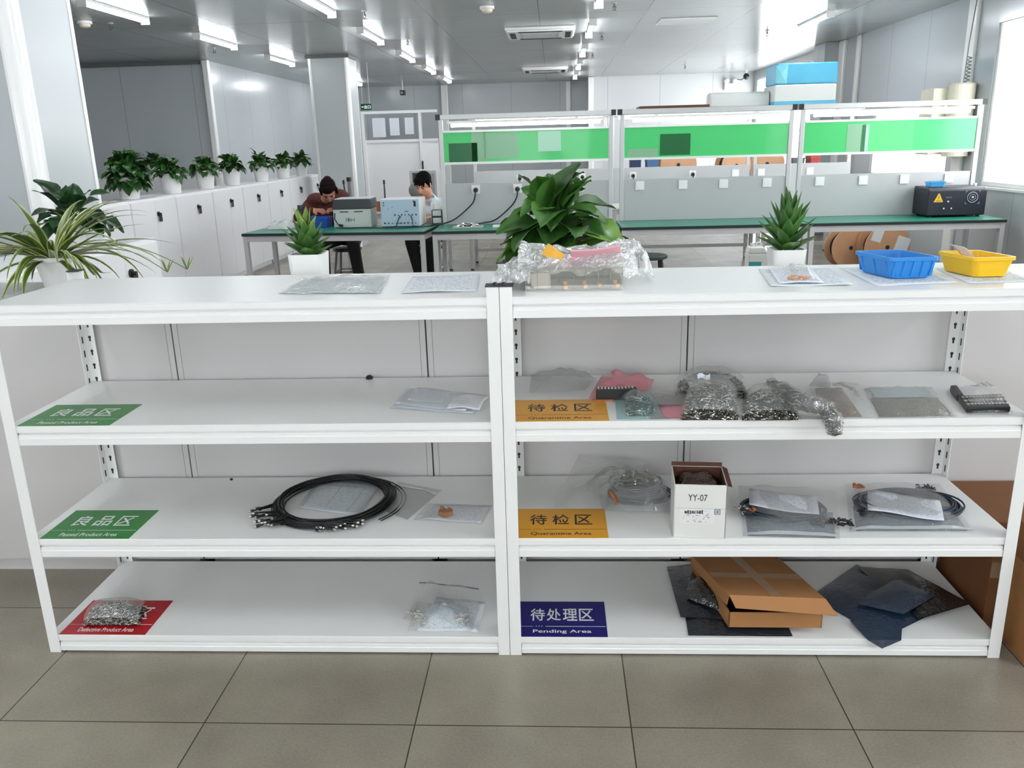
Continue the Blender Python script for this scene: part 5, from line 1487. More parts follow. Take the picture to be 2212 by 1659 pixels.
def pillow(mb, q, h, seed, nu=16, nv=12, wr=0.004, z0=0.0, lift=None, m=0, closed=True, pw=4):
    """Soft bag over quad q: swollen middle, wrinkles, thin edges; with a flat underside."""
    rnd = random.Random(seed)
    ks = [(rnd.uniform(4, 22), rnd.uniform(-16, 16), rnd.uniform(0, 6), rnd.uniform(0.4, 1)) for _ in range(7)]
    A = sum(k[3] for k in ks)
    def top(u, v):
        e = (1 - abs(2 * u - 1) ** pw) * (1 - abs(2 * v - 1) ** pw)
        w = sum(k[3] * math.sin(k[0] * u + k[1] * v + k[2]) for k in ks) / A
        p = bil(q, u, v)
        z = z0 + 0.0012 + h * e * (0.85 + 0.3 * w) + wr * (0.5 + 0.5 * w) * (0.25 + 0.75 * e)
        if lift: z += lift(u, v)
        return p + V((0, 0, z))
    mb.grid(top, nu, nv, m)
    if closed:
        mb.grid(lambda u, v: bil(q, u, 1 - v) + V((0, 0, z0 + 0.0006 + (lift(u, 1 - v) if lift else 0))), nu if lift else 4, nv if lift else 4, m)
    return top

def strip(t, q, v0, v1, top, mt=None, name='seal_strip'):
    b = MB(); b.grid(lambda u, v: top(u, v0 + (v1 - v0) * v) + V((0, 0, 0.0015)), 12, 1)
    return b.build(name, mt or SEAL, t)

def pin_bag(label, q, z, h, n, seed, film=CLEARF, fill=(0.12, 0.88, 0.06, 0.72), L=(0.010, 0.016), r=0.0013, lift=None, z0=0.0, core=PINCORE, fh=0.012, wr=0.006):
    """Clear bag with a heap of little metal pins; fill = the part of the bag (u0, u1, v0, v1) they take up."""
    Q = [V(p) for p in q]
    c = (Q[0] + Q[1] + Q[2] + Q[3]) / 4
    t = thing('pin_bag', label, 'bag', (c.x, c.y, z), 'clear bags of metal pins')
    rnd = random.Random(seed)
    u0, u1, v0, v1 = fill
    def heap(u, v):
        U, W = u0 + (u1 - u0) * u, v0 + (v1 - v0) * v
        e = max(0.0, (1 - abs(2 * u - 1) ** 2.4) * (1 - abs(2 * v - 1) ** 2.4))
        return bil(Q, U, W) + V((0, 0, z0 + 0.0016 + h * e ** 0.85 + (lift(U, W) if lift else 0)))
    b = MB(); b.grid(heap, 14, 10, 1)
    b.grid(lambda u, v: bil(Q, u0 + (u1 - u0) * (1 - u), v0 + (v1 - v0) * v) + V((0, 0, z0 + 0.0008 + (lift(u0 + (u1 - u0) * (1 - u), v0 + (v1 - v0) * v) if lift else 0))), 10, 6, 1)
    pins_pile(b, lambda u, v: heap(u, v ** 1.35), int(n * 1.7), rnd, L, r, bright=0.55); pins_pile(b, lambda u, v: heap(u, 0.005 + 0.12 * v), int(n * 0.4), rnd, L, r, bright=0.5)
    for p_ in b.v:
        if p_.z < z + 0.0008 and p_.y > 0.0: p_.z = z + 0.0008
    o = b.build('metal_pins', [METAL, core, METALD], t); o['kind'] = 'stuff'
    f = MB()
    um, vm = (u0 + u1) / 2, (v0 + v1) / 2
    def lf(u, v):
        a = max(0, 1 - (abs(u - um) / ((u1 - u0) / 2 + 0.08)) ** 3) * max(0, 1 - (abs(v - vm) / ((v1 - v0) / 2 + 0.08)) ** 3)
        return (h * 1.0 + 0.003) * a ** 0.6 + (lift(u, v) if lift else 0)
    top = pillow(f, Q, fh, seed + 1, 18, 14, wr, z0, lf, closed=False)
    f.build('bag_film', film, t, smooth=True)
    return t, top

# second shelf of the yellow rack, from the signs outward
q = pq([(1145, 850), (1250, 838), (1290, 812), (1150, 800)], Z2)
t = thing('plastic_bag', 'empty clear bag with handwriting lying behind the upper yellow sign', 'bag', tuple((q[0] + q[2]) / 2), 'clear bags on the second shelf')
f = MB(); top = pillow(f, [at(1143, 850, z=Z2), at(1262, 846, z=Z2), at(1288, 818, z=Z2), at(1148, 812, z=Z2)], 0.03, 3, 24, 16, 0.026, closed=False)
f.build('bag_film', FILMH, t, smooth=True)
b = MB(); rnd = random.Random(4)
for k in range(16):
    p = top(0.3 + 0.04 * k, 0.86 + 0.05 * rnd.random()) + V((0, 0, 0.002))
    b.obox(p, (0.009, 0.0016, 0.0006), (V((math.cos(k * 1.7), math.sin(k * 1.7), 0)), V((-math.sin(k * 1.7), math.cos(k * 1.7), 0)), V((0, 0, 1))))
b.build('handwriting', INK, t)
# pink antistatic bag with black connector
Q = [at(1272, 862, z=Z2), at(1400, 856, z=Z2), at(1412, 834, z=Z2), at(1300, 824, z=Z2)]
t = thing('antistatic_bag', 'pink antistatic bag holding a long black connector', 'bag', tuple(sum(Q, V()) / 4))
f = MB(); top = pillow(f, Q, 0.028, 9, 18, 14, 0.016, lift=lambda u, v: 0.02 * v, closed=False)
f.build('pink_film', PINKF, t, smooth=True)
f = MB(); pillow(f, [at(1285, 832, z=Z2 + .03), at(1325, 832, z=Z2 + .03), at(1318, 815, z=Z2 + .03), at(1272, 815, z=Z2 + .03)], 0.006, 10, 8, 8, 0.006, closed=False, z0=0.025)
f.build('clear_flap', CLEARF, t, smooth=True)
a, c = at(1288, 858, z=Z2 + 0.012), at(1376, 857, z=Z2 + 0.012)
ax = (c - a).normalized(); ay = V((-ax.y, ax.x, 0))
b = MB().obox((a + c) / 2 + ay * 0.012 + V((0, 0, 0.008)), ((c - a).length, 0.024, 0.036), (ax, ay, V((0, 0, 1))))
b.build('black_connector', BLACK, t, bevel=0.003)
b = MB()
for k in range(11): b.obox(a + ax * ((c - a).length * (k + 0.7) / 12) + ay * 0.012 + V((0, 0, 0.027)), (0.005, 0.018, 0.003), (ax, ay, V((0, 0, 1))))
b.build('connector_pins', METAL, t)
b = MB().obox(a + ax * 0.02 - ay * 0.006 + V((0, 0, -0.008)), (0.065, 0.008, 0.005), (ax, ay, V((0, 0, 1))))
b.build('copper_tab', COPPER, t)
# small heap in a teal bag
pin_bag('flat pale teal bag with a small heap of pins beside the upper yellow sign', pq([(1332, 907), (1445, 906), (1418, 857), (1328, 857)], Z2), Z2, 0.026, 130, 21, TEALF, (0.2, 0.82, 0.14, 0.88))
# flat pink and white packets under the heap
Q = pq([(1405, 905), (1500, 903), (1492, 858), (1412, 850)], Z2)
t = thing('antistatic_bag', 'flat pink and white packet between two bags of pins', 'bag', tuple(sum(Q, V()) / 4))
f = MB(); pillow(f, Q, 0.008, 5, 12, 10, 0.006); f.build('pink_film', PINKF, t, smooth=True)
f = MB(); pillow(f, pq([(1400, 884), (1478, 884), (1484, 856), (1405, 850)], Z2), 0.006, 6, 10, 8, 0.004, z0=0.013); f.build('white_film', FILMH, t, smooth=True)
pin_bag('plump bag of shiny pins at the shelf edge, the biggest heap', pq([(1470, 909), (1600, 909), (1592, 856), (1488, 853)], Z2), Z2, 0.068, 330, 22, fill=(0.02, 0.96, 0.02, 0.97), L=(0.012, 0.02), r=0.0016)
pin_bag('bag of pins with a clear folded top, at the back of the biggest heap', pq([(1452, 862), (1625, 862), (1600, 822), (1465, 822)], Z2), Z2, 0.055, 300, 23, fill=(0.02, 0.98, 0.02, 0.85))
Q = [at(1490, 838, z=Z2 + 0.055), at(1570, 836, z=Z2 + 0.055), at(1580, 812, z=Z2 + 0.075), at(1475, 812, z=Z2 + 0.085)]
t = thing('plastic_bag', 'clear folded bag with a small white tag, draped over the rear pins', 'bag', tuple(sum(Q, V()) / 4), 'clear bags on the second shelf')
f = MB(); top = pillow(f, Q, 0.008, 15, 14, 10, 0.012, closed=False); f.build('bag_film', FILMH, t, smooth=True)
b = MB(); b.grid(lambda u, v: top(0.25 + 0.3 * u, 0.3 + 0.4 * v) + V((0, 0, 0.003)), 5, 4); b.build('paper_tag', PRINT2, t)
pin_bag('dark topped bag of pins next to the biggest heap', pq([(1600, 909), (1725, 908), (1708, 858), (1610, 853)], Z2), Z2, 0.05, 260, 24, fill=(0.02, 0.98, 0.0, 0.9), L=(0.012, 0.02), r=0.0016)
# long bag lying across and hanging over the edge
ax0, ax1 = at(1668, 822, z=Z2 + 0.05), at(1752, 880, z=Z2 + 0.04)
P_ = [at(1662, 826, z=Z2 + 0.045), at(1700, 846, z=Z2 + 0.060), at(1738, 872, z=Z2 + 0.055), V((0.915, 0.010, Z2 + 0.030)), V((0.928, -0.024, Z2 + 0.010)), V((0.937, -0.032, Z2 - 0.035))]
t = thing('pin_bag', 'twisted long bag of pins hanging over the front edge of the shelf', 'bag', tuple(P_[2]), 'clear bags of metal pins')
rnd = random.Random(31)
fine = []
for i in range(len(P_) - 1):
    p0 = P_[max(i - 1, 0)]; p1 = P_[i]; p2 = P_[i + 1]; p3 = P_[min(i + 2, len(P_) - 1)]
    for k in range(5):
        s = k / 5
        fine.append(0.5 * ((2 * p1) + (p2 - p0) * s + (2 * p0 - 5 * p1 + 4 * p2 - p3) * s * s + (3 * p1 - p0 - 3 * p2 + p3) * s ** 3))
fine.append(P_[-1])
nF = len(fine)
rad = [0.010 + 0.016 * math.sin(PI * min(1, i / (nF - 1) * 1.05)) ** 0.8 if i < nF * 0.62 else 0.022 + 0.004 * math.sin(i) for i in range(nF)]
rad[-1] = 0.008; rad[-2] = 0.018
b = MB(); b.tube(fine, [r_ * 0.82 for r_ in rad], 10, 1)
def along(u, v):
    x = u * (nF - 1); i = min(int(x), nF - 2)
    p = fine[i].lerp(fine[i + 1], x - i); r_ = rad[i] * 0.86
    d = (fine[i + 1] - fine[i]).normalized(); s_ = d.cross(V((0, 0, 1))).normalized(); n_ = s_.cross(d)
    a = 2 * PI * v
    return p + (s_ * math.cos(a) + n_ * math.sin(a)) * r_
pins_pile(b, along, 320, rnd, (0.010, 0.018), 0.0014, bright=0.55)
b.build('metal_pins', [METAL, PINCORE, METALD], t)['kind'] = 'stuff'
f = MB(); f.tube([p + V((0, 0, 0.003 * math.sin(i * 2.1))) for i, p in enumerate(fine)], [r_ * 1.12 + 0.002 * math.sin(i * 1.7) for i, r_ in enumerate(rad)], 12)
e0 = fine[0]
f.add([e0 + V((-0.015, 0.0, -0.012)), e0 + V((0.03, 0.0, -0.01)), e0 + V((0.02, 0.035, 0.02)), e0 + V((-0.035, 0.05, 0.022))], [(0, 1, 2, 3)])
f.build('bag_film', CLEARF, t, smooth=True)
# brown filled bag, olive flat bag, block bag
Q = pq([(1772, 905), (1900, 905), (1862, 836), (1750, 836)], Z2)
t = thing('parts_bag', 'bulging clear bag of brown parts with a white folded paper on top', 'bag', tuple(sum(Q, V()) / 4), 'filled bags on the second shelf')
f = MB(); pillow(f, [bil(Q, .06, .05), bil(Q, .72, .05), bil(Q, .6, .95), bil(Q, .08, .95)], 0.022, 41, 14, 10, 0.006, pw=3); f.build('brown_filling', BROWNF, t, smooth=True)
f = MB(); top = pillow(f, Q, 0.038, 42, 18, 14, 0.016, closed=False); f.build('bag_film', CLEARF, t, smooth=True)
f = MB(); pillow(f, [at(1746, 834, z=Z2 + .03), at(1795, 838, z=Z2 + .03), at(1790, 812, z=Z2 + .03), at(1765, 815, z=Z2 + .03)], 0.012, 43, 8, 8, 0.01, z0=0.0); f.build('white_fold', FILMH, t, smooth=True)
b = MB(); rnd = random.Random(44)
pins_pile(b, lambda u, v: top(0.5 + 0.25 * u + 0.1 * (v - .5), 0.95 - 0.75 * u * 0.8 - 0.1 * v) - V((0, 0, 0.004)), 70, rnd, (0.010, 0.016), 0.0014); b.build('metal_pins', METAL, t)['kind'] = 'stuff'
Q = pq([(1895, 906), (2070, 903), (2010, 836), (1862, 838)], Z2)
t = thing('parts_bag', 'flat olive bag with a pale card under its top edge', 'bag', tuple(sum(Q, V()) / 4), 'filled bags on the second shelf')
f = MB(); pillow(f, [bil(Q, .04, .06), bil(Q, .96, .06), bil(Q, .96, .62), bil(Q, .04, .62)], 0.009, 51, 14, 10, 0.003); f.build('olive_filling', OLIVEF, t, smooth=True)
b = MB(); b.grid(lambda u, v: bil(Q, 0.1 + 0.8 * u, 0.60 + 0.34 * v) + V((0, 0, 0.006)), 4, 3); b.build('pale_card', mat('pale_card', (206, 222, 224), 0.6), t)
f = MB(); top = pillow(f, Q, 0.016, 52, 18, 12, 0.006, closed=False); f.build('bag_film', CLEARF, t, smooth=True)
strip(t, Q, 0.93, 0.97, top)
Q = pq([(2088, 897), (2190, 896), (2155, 838), (2050, 845)], Z2)
t = thing('parts_bag', 'clear bag of black connector blocks at the end of the shelf', 'bag', tuple(sum(Q, V()) / 4), 'filled bags on the second shelf')
b = MB()
for qd, h in (((0.02, 0.06, 0.94, 0.55), 0.018), ((0.0, 0.55, 0.14, 0.98), 0.02)):
    u0, v0, u1, v1 = qd
    b.prism([bil(Q, u0, v0) + V((0, 0, .001)), bil(Q, u1, v0) + V((0, 0, .001)), bil(Q, u1, v1) + V((0, 0, .001)), bil(Q, u0, v1) + V((0, 0, .001))], (0, 0, h))
b.build('connector_block', BLACK, t, bevel=0.004)
b = MB()
for i in range(12):
    for j in range(3):
        c = bil(Q, 0.08 + 0.074 * i, 0.16 + 0.14 * j) + V((0, 0, 0.0205))
        b.obox(c, (0.005 + 0.002 * ((i * 7 + j) % 2), 0.010, 0.003))
b.build('connector_pins', METAL, t)
f = MB(); top = pillow(f, [Q[0], Q[1], at(2160, 836, z=Z2), at(2065, 836, z=Z2)], 0.026, 61, 14, 10, 0.006, closed=False); f.build('bag_film', CLEARF, t, smooth=True)
b = MB(); rnd = random.Random(62)
for k in range(14): b.obox(top(0.3 + 0.035 * k, 0.82 - 0.06 * (k % 3)) + V((0, 0, 0.002)), (0.008, 0.0014, 0.0006), (V((math.cos(k * 2.1), math.sin(k * 2.1), 0)), V((-math.sin(k * 2.1), math.cos(k * 2.1), 0)), V((0, 0, 1))))
b.build('handwriting', INK, t)

# --- second shelf of the green rack
def sheet(t, name, q, z, mt, wr=0.0015, seed=1, curl=None, nu=10, nv=8):
    rnd = random.Random(seed); a, c, d = rnd.uniform(4, 8), rnd.uniform(3, 7), rnd.uniform(0, 6)
    Q = [V(p) for p in q]
    return MB().grid(lambda u, v: bil(Q, u, v) + V((0, 0, z + wr * (1 + math.sin(a * u + d) * math.cos(c * v)) + (curl(u, v) if curl else 0))), nu, nv).build(name, mt, t, smooth=True, solid=0.0003)
Q = pq([(846, 882), (1020, 895), (1058, 858), (885, 842)], Z2)
t = thing('paper_stack', 'pile of white papers in clear sleeves near the middle posts', 'papers', tuple(sum(Q, V()) / 4))
sheet(t, 'paper_sheet', Q, 0.001, PRINT2, seed=2)
sheet(t, 'paper_sheet', pq([(850, 876), (1005, 893), (1050, 864), (905, 845)], Z2), 0.005, PAPER, seed=3, wr=0.002)
sheet(t, 'paper_sheet', pq([(880, 872), (955, 878), (975, 852), (900, 844)], Z2), 0.010, PRINT2, seed=4, wr=0.002)
sheet(t, 'paper_sheet', pq([(965, 890), (1036, 893), (1056, 862), (985, 858)], Z2), 0.011, PAPER, seed=5, wr=0.003)
f = MB(); top = pillow(f, pq([(842, 884), (1025, 897), (1060, 856), (880, 838)], Z2), 0.014, 7, 18, 12, 0.005, closed=False); f.build('clear_sleeve', SLEEVE, t, smooth=True)
q = at(800, 816, z=Z2)
t = thing('rubber_grommet', 'small dark rubber lump at the back of the second shelf', 'grommet', (q.x, min(q.y, 0.485), Z2))
MB().lathe((q.x, min(q.y, 0.483), Z2 + 0.0004), [(0.012, 0), (0.013, 0.006), (0.007, 0.012)], 14).build('grommet', BLACKR, t)

# --- third shelf of the green rack: cable ring, film, little bag
cA, cB, cC, cD = at(612, 1090, z=Z3), at(845, 1052, z=Z3), at(735, 1024, z=Z3), at(720, 1128, z=Z3)
C0 = at(732, 1075, z=Z3)
C0 = V((C0.x, 0.255, Z3))
R0 = 0.19
t = thing('cable_ring', 'ring of thin black cables with metal ends, coiled on the shelf', 'cable', tuple(C0))
b = MB(); rnd = random.Random(12)
for k in range(26):
    rr_ = R0 + rnd.uniform(-0.016, 0.016); zz = rnd.uniform(0.008, 0.03); ph = rnd.uniform(0, 6); ox, oy = rnd.uniform(-.006, .006), rnd.uniform(-.006, .006)
    b.tube([C0 + V((ox + rr_ * 0.98 * math.cos(a), oy + rr_ * math.sin(a), zz + 0.003 * math.sin(3 * a + ph))) for a in [2 * PI * i / 48 for i in range(48)]], 0.0024, 5, closed=True)
b.build('cable_bundle', BLACK, t, smooth=True)
b = MB()
for k in range(2):
    rr_ = R0 + 0.018 + 0.012 * k
    b.tube([C0 + V((0.018 + rr_ * math.cos(a), rr_ * math.sin(a), 0.008)) for a in [-0.7 + 1.9 * i / 24 for i in range(25)]], 0.0022, 5)
b.build('loose_loop', BLACK, t, smooth=True)
for k in range(44):
    a = rnd.uniform(3.3, 5.1)
    p = C0 + V((R0 * math.cos(a), R0 * math.sin(a), rnd.uniform(0.008, 0.03)))
    d = V((math.sin(a), -math.cos(a), 0)) * (1 if a < 4.3 else -1) + V((0.0, -0.25, 0))
    if a < 4.15: d = V((-0.9, -0.45 + rnd.uniform(-.25, .15), 0))
    d.normalize()
    e = p + d * rnd.uniform(0.02, 0.075); e.z = Z3 + rnd.uniform(0.006, 0.026)
    MB().tube([p, p.lerp(e, 0.5), e], 0.0028, 5).tube([e, e + d * 0.011], 0.0048, 6, 0).tube([e + d * 0.011, e + d * 0.018], 0.0034, 6, 1).build('cable_lead', [BLACK, METAL], t)
Q = pq([(642, 1100), (770, 1114), (826, 1044), (690, 1036)], Z3)
t = thing('form_sheet', 'printed white form lying inside the ring of black cable', 'paper', tuple(sum(Q, V()) / 4))
sheet(t, 'paper_sheet', Q, 0.002, PRINT2, seed=8)
b = MB()
def ln(u0, v0, u1, v1):
    a, c = bil(Q, u0, v0) + V((0, 0, 0.0062)), bil(Q, u1, v1) + V((0, 0, 0.0062))
    b.tube([a, c], 0.0007, 4)
ln(.06, .06, .06, .78); ln(.06, .78, .82, .78); ln(.82, .78, .82, .06); ln(.44, .78, .44, .1)
b.build('printed_frame', mat('print_grey', (96, 98, 104), 0.6), t)
f = MB(); pillow(f, pq([(640, 1100), (780, 1112), (824, 1046), (690, 1038)], Z3), 0.004, 33, 14, 10, 0.004, z0=0.004, closed=False); f.build('clear_sleeve', SLEEVE, t, smooth=True)
Q = pq([(805, 1095), (880, 1124), (955, 1060), (862, 1042)], Z3)
t = thing('plastic_bag', 'flat empty clear bag between the cable ring and the brown chip', 'bag', tuple(sum(Q, V()) / 4))
f = MB(); top = pillow(f, Q, 0.006, 71, 16, 12, 0.008, closed=False); f.build('bag_film', FILMH, t, smooth=True); strip(t, Q, 0.8, 0.86, top)
Q = pq([(892, 1124), (1042, 1134), (1064, 1092), (925, 1088)], Z3)
t = thing('sample_bag', 'small printed bag holding a brown broken chip', 'bag', tuple(sum(Q, V()) / 4))
sheet(t, 'printed_paper', [bil(Q, .12, .06), bil(Q, .96, .06), bil(Q, .96, .94), bil(Q, .12, .94)], 0.001, PRINT2, seed=9)
f = MB(); pillow(f, Q, 0.006, 72, 12, 10, 0.004, closed=False); f.build('bag_film', CLEARF, t, smooth=True)
c = at(962, 1116, z=Z3)
b = MB(); rnd = random.Random(6)
b.prism([c + V((x, y, 0.006)) for x, y in ((-.022, -.006), (.002, -.022), (.026, -.004), (.022, .016), (.004, .012), (-.004, .022), (-.020, .014))], (0, 0, 0.016))
b.box(c.x - .018, c.x - .006, c.y + .006, c.y + .016, Z3 + .022, Z3 + .03).box(c.x + .008, c.x + .018, c.y + .002, c.y + .012, Z3 + .022, Z3 + .028)
b.build('brown_chip', mat('brown_ceramic', (150, 104, 74), 0.6, noise=0.2), t, bevel=0.002)
for px, py, zz, lb in ((500, 1037, Z3, 'tiny black speck at the back of the shelf, left of the cable ring'),):
    q = at(px, py, z=zz)
    t = thing('screw', 'tiny black screw at the back of the shelf, well before the cable ring', 'screw', (q.x, min(q.y, 0.48), zz))
    MB().cyl((q.x, min(q.y, .48), zz + .0003), (q.x, min(q.y, .48), zz + .006), 0.005, n=10).build('screw_head', BLACK, t)

# --- bottom shelf of the green rack
pin_bag('dark oblong bag of pins lying on the red sign', [at(182, 1352, z=Z4 + .002), at(300, 1352, z=Z4 + .002), at(318, 1312, z=Z4 + .002), at(200, 1318, z=Z4 + .002)], Z4, 0.048, 520, 81, fill=(0.0, 1.0, 0.0, 1.0), L=(0.008, 0.014), r=0.0011, z0=0.002, fh=0.006)
Q = pq([(880, 1364), (1020, 1368), (1038, 1300), (905, 1285)], Z4)
t = thing('parts_bag', 'clear zip bag of white wrapped parts on the bottom shelf', 'bag', tuple(sum(Q, V()) / 4))
sheet(t, 'printed_paper', [bil(Q, .15, .02), bil(Q, 1.08, .02), bil(Q, 1.08, .98), bil(Q, .3, .98)], 0.001, PRINT2, seed=19, wr=0.002)
f = MB(); pillow(f, [bil(Q, .15, .1), bil(Q, .9, .1), bil(Q, .85, .75), bil(Q, .2, .75)], 0.045, 91, 14, 12, 0.012, pw=2.5); f.build('white_wrap', film_mat('pale_wrap', (206, 220, 226), 0.75, 0.10, 0.12, bump=0.9), t, smooth=True)
f = MB(); top = pillow(f, Q, 0.06, 92, 18, 14, 0.012, closed=False, lift=lambda u, v: 0.045 * max(0, v - 0.7) / 0.3); f.build('bag_film', CLEARF, t, smooth=True)
b = MB(); b.tube([top(0.02 + 0.96 * k / 12, 0.995) + V((0, 0, 0.002)) for k in range(13)], 0.002, 5); b.build('zip_strip', mat('print_grey'), t)
b = MB(); rnd = random.Random(93)
pins_pile(b, lambda u, v: bil(Q, 0.06 + 0.2 * u, 0.08 + 0.25 * v) + V((0, 0, 0.01 + 0.02 * rnd.random())), 50, rnd, (0.01, 0.016), 0.0015)
pins_pile(b, lambda u, v: bil(Q, 0.72 + 0.2 * u, 0.1 + 0.25 * v) + V((0, 0, 0.012 + 0.02 * rnd.random())), 50, rnd, (0.01, 0.016), 0.0015)
pins_pile(b, lambda u, v: bil(Q, -0.1 + 0.14 * u, 0.35 + 0.12 * v) + V((0, 0, 0.004 + 0.01 * rnd.random())), 30, rnd, (0.01, 0.016), 0.0015)
b.build('metal_parts', METAL, t)['kind'] = 'stuff'
Q2 = [bil(Q, -0.14, .3), bil(Q, .2, .2), bil(Q, .25, .8), bil(Q, 0.0, .75)]
f = MB(); pillow(f, Q2, 0.014, 94, 10, 8, 0.008, closed=False); f.build('side_film', CLEARF, t, smooth=True)

# --- third shelf of the yellow rack
# carton with the handwritten code
F0, F1, T0 = at(1455, 1166, z=Z3), at(1570, 1176, z=Z3), None
e0 = V((0.535, 0.012, Z3)); e1 = V((0.703, -0.004, Z3))
e0 = at(1455, 1166, z=Z3); e1 = at(1572, 1177, z=Z3)
e0 = V((e0.x, max(e0.y, 0.012), Z3)); e1 = V((e1.x, e0.y - 0.012, Z3))
ax = (e1 - e0).normalized(); ay = V((-ax.y, ax.x, 0)); wB = (e1 - e0).length; dB = 0.15; hB = 0.170
t = thing('white_carton', 'open white carton with handwritten code and address label', 'carton', tuple((e0 + e1) / 2 + ay * dB / 2))
WC = mat('white_card', (226, 226, 222), 0.6)
def wallbox(b, p, q, h, th, inn, m=0):
    d = (q - p).normalized(); b.add([p, q, q + inn * th, p + inn * th, p + V((0, 0, h)), q + V((0, 0, h)), q + inn * th + V((0, 0, h)), p + inn * th + V((0, 0, h))], [(0, 3, 2, 1), (4, 5, 6, 7), (0, 1, 5, 4), (1, 2, 6, 5), (2, 3, 7, 6), (3, 0, 4, 7)], m)
z0v = V((0, 0, 0.0008))
c0, c1, c2, c3 = e0 + z0v, e1 + z0v, e1 + ay * dB + z0v, e0 + ay * dB + z0v
b = MB(); wallbox(b, c0, c1, hB, 0.003, ay); wallbox(b, c1, c2, hB, 0.003, -ax); wallbox(b, c2, c3, hB, 0.003, -ay); wallbox(b, c3, c0, hB, 0.003, ax)
b.add([c0, c1, c2, c3], [(0, 1, 2, 3)])
b.build('carton_body', WC, t)
BRC = mat('kraft_inside', (88, 50, 34), 0.7)
b = MB()
for p, q, n_ in ((c0, c1, ay), (c1, c2, -ax), (c2, c3, -ay), (c3, c0, ax)):
    wallbox(b, p + n_ * 0.0032 + (q - p).normalized() * 0.0032 + V((0, 0, .002)), q + n_ * 0.0032 - (q - p).normalized() * 0.0032 + V((0, 0, .002)), hB - 0.003, 0.001, n_)
b.build('kraft_lining', BRC, t)
up = V((0, 0, 1)); rim = V((0, 0, hB))
fl = MB(); d_ = (ax * 0.9 - up * 0.35).normalized()
fl.add([c1 + rim, c2 + rim, c2 + rim + d_ * 0.016 - ay * 0.004, c1 + rim + d_ * 0.014 + ay * 0.004], [(0, 1, 2, 3)]); fl.build('side_flap', BRC, t, solid=0.003)
fl = MB(); fl.add([c3 + rim, c2 + rim, c2 + rim + up * 0.012 + ay * 0.004, c3 + rim + up * 0.012 + ay * 0.004], [(0, 1, 2, 3)]); fl.build('rear_flap', BRC, t, solid=0.003)
f = MB(); pillow(f, [c0 + ay * .01 + ax * .01 + V((0, 0, hB * 0.70)), c1 + ay * .01 - ax * .01 + V((0, 0, hB * 0.70)), c2 - ay * .01 - ax * .01 + V((0, 0, hB * 0.78)), c3 - ay * .01 + ax * .01 + V((0, 0, hB * 0.78))], 0.03, 101, 14, 12, 0.02, closed=False); f.build('bubble_lining', film_mat('amber_film', (66, 40, 28), 0.6, 0.14, 0.12, bump=0.8), t, smooth=True)
fz = -ay * 0.0006
b = MB(); text_mb(b, 'YY-07', c0 + fz + ax * (wB * 0.27) + up * (hB * 0.70), ax, up, w=wB * 0.36, h=0.021)
b.build('handwriting', INK, t)
b = MB(); lo = c0 + fz + ax * (wB * 0.12) + up * (hB * 0.27)
b.quad(lo, lo + ax * wB * 0.66, lo + ax * wB * 0.66 + up * hB * 0.27, lo + up * hB * 0.27); b.build('address_label', print_mat('label_print', (230, 230, 228), (130, 130, 132), 9, 0.42, 9), t)
b = MB(); rnd = random.Random(77); lo2 = lo + fz * 0.5
x_ = 0.05
while x_ < 0.62:
    w_ = rnd.uniform(0.006, 0.022); h_ = rnd.uniform(0.05, 0.09)
    p = lo2 + ax * (wB * (0.06 + x_ * 0.62)) + up * (hB * 0.19)
    b.quad(p, p + ax * wB * w_, p + ax * wB * w_ + up * hB * h_ * 0.8, p + up * hB * h_ * 0.8)
    x_ += w_ + rnd.uniform(0.012, 0.03)
b.build('bar_print', INK, t)
b = MB(); p0 = c0 + fz * 1.2 + ax * (wB * 0.78) + up * (hB * 0.46)
s_ = wB * 0.10; th = 0.0009
for a0, a1 in (((0, 0), (1, 0)), ((1, 0), (1, 1)), ((1, 1), (0, 1)), ((0, 1), (0, 0)), ((.2, .3), (.8, .3)), ((.2, .6), (.8, .6)), ((.5, .2), (.5, .8))):
    q0 = p0 + ax * s_ * a0[0] + up * s_ * a0[1]; q1 = p0 + ax * s_ * a1[0] + up * s_ * a1[1]
    b.tube([q0, q1], th, 4)
b.build('blue_stamp', mat('stamp_blue', (70, 100, 140), 0.5), t)
b = MB(); b.quad(c0 + fz * 0.4 + up * (hB * .555), c1 + fz * 0.4 + up * (hB * .555), c1 + fz * 0.4 + up * (hB * .565), c0 + fz * 0.4 + up * (hB * .565)); b.build('tape_line', mat('tape_grey', (196, 198, 196), 0.4), t)

def cable_coil(b, c, rx, ry, n, rnd, z=0.009, h=0.02, r=0.0022, a0=0.0, tilt=0.0, m=0):
    for k in range(n):
        f_ = rnd.uniform(0.82, 1.08); zz = z + h * rnd.random(); ph = rnd.uniform(0, 6)
        pts = []
        for i in range(36):
            a = 2 * PI * i / 36
            x, y = rx * f_ * math.cos(a), ry * f_ * math.sin(a)
            pts.append(c + V((x * math.cos(tilt) - y * math.sin(tilt), x * math.sin(tilt) + y * math.cos(tilt), zz + 0.003 * math.sin(2 * a + ph))))
        b.tube(pts, r, 5, m, closed=True)

GREYCABLE = mat('silver_cable', (150, 154, 158), 0.35, metal=0.3)
DKCABLE = mat('dark_blue_cable', (44, 54, 72), 0.4)
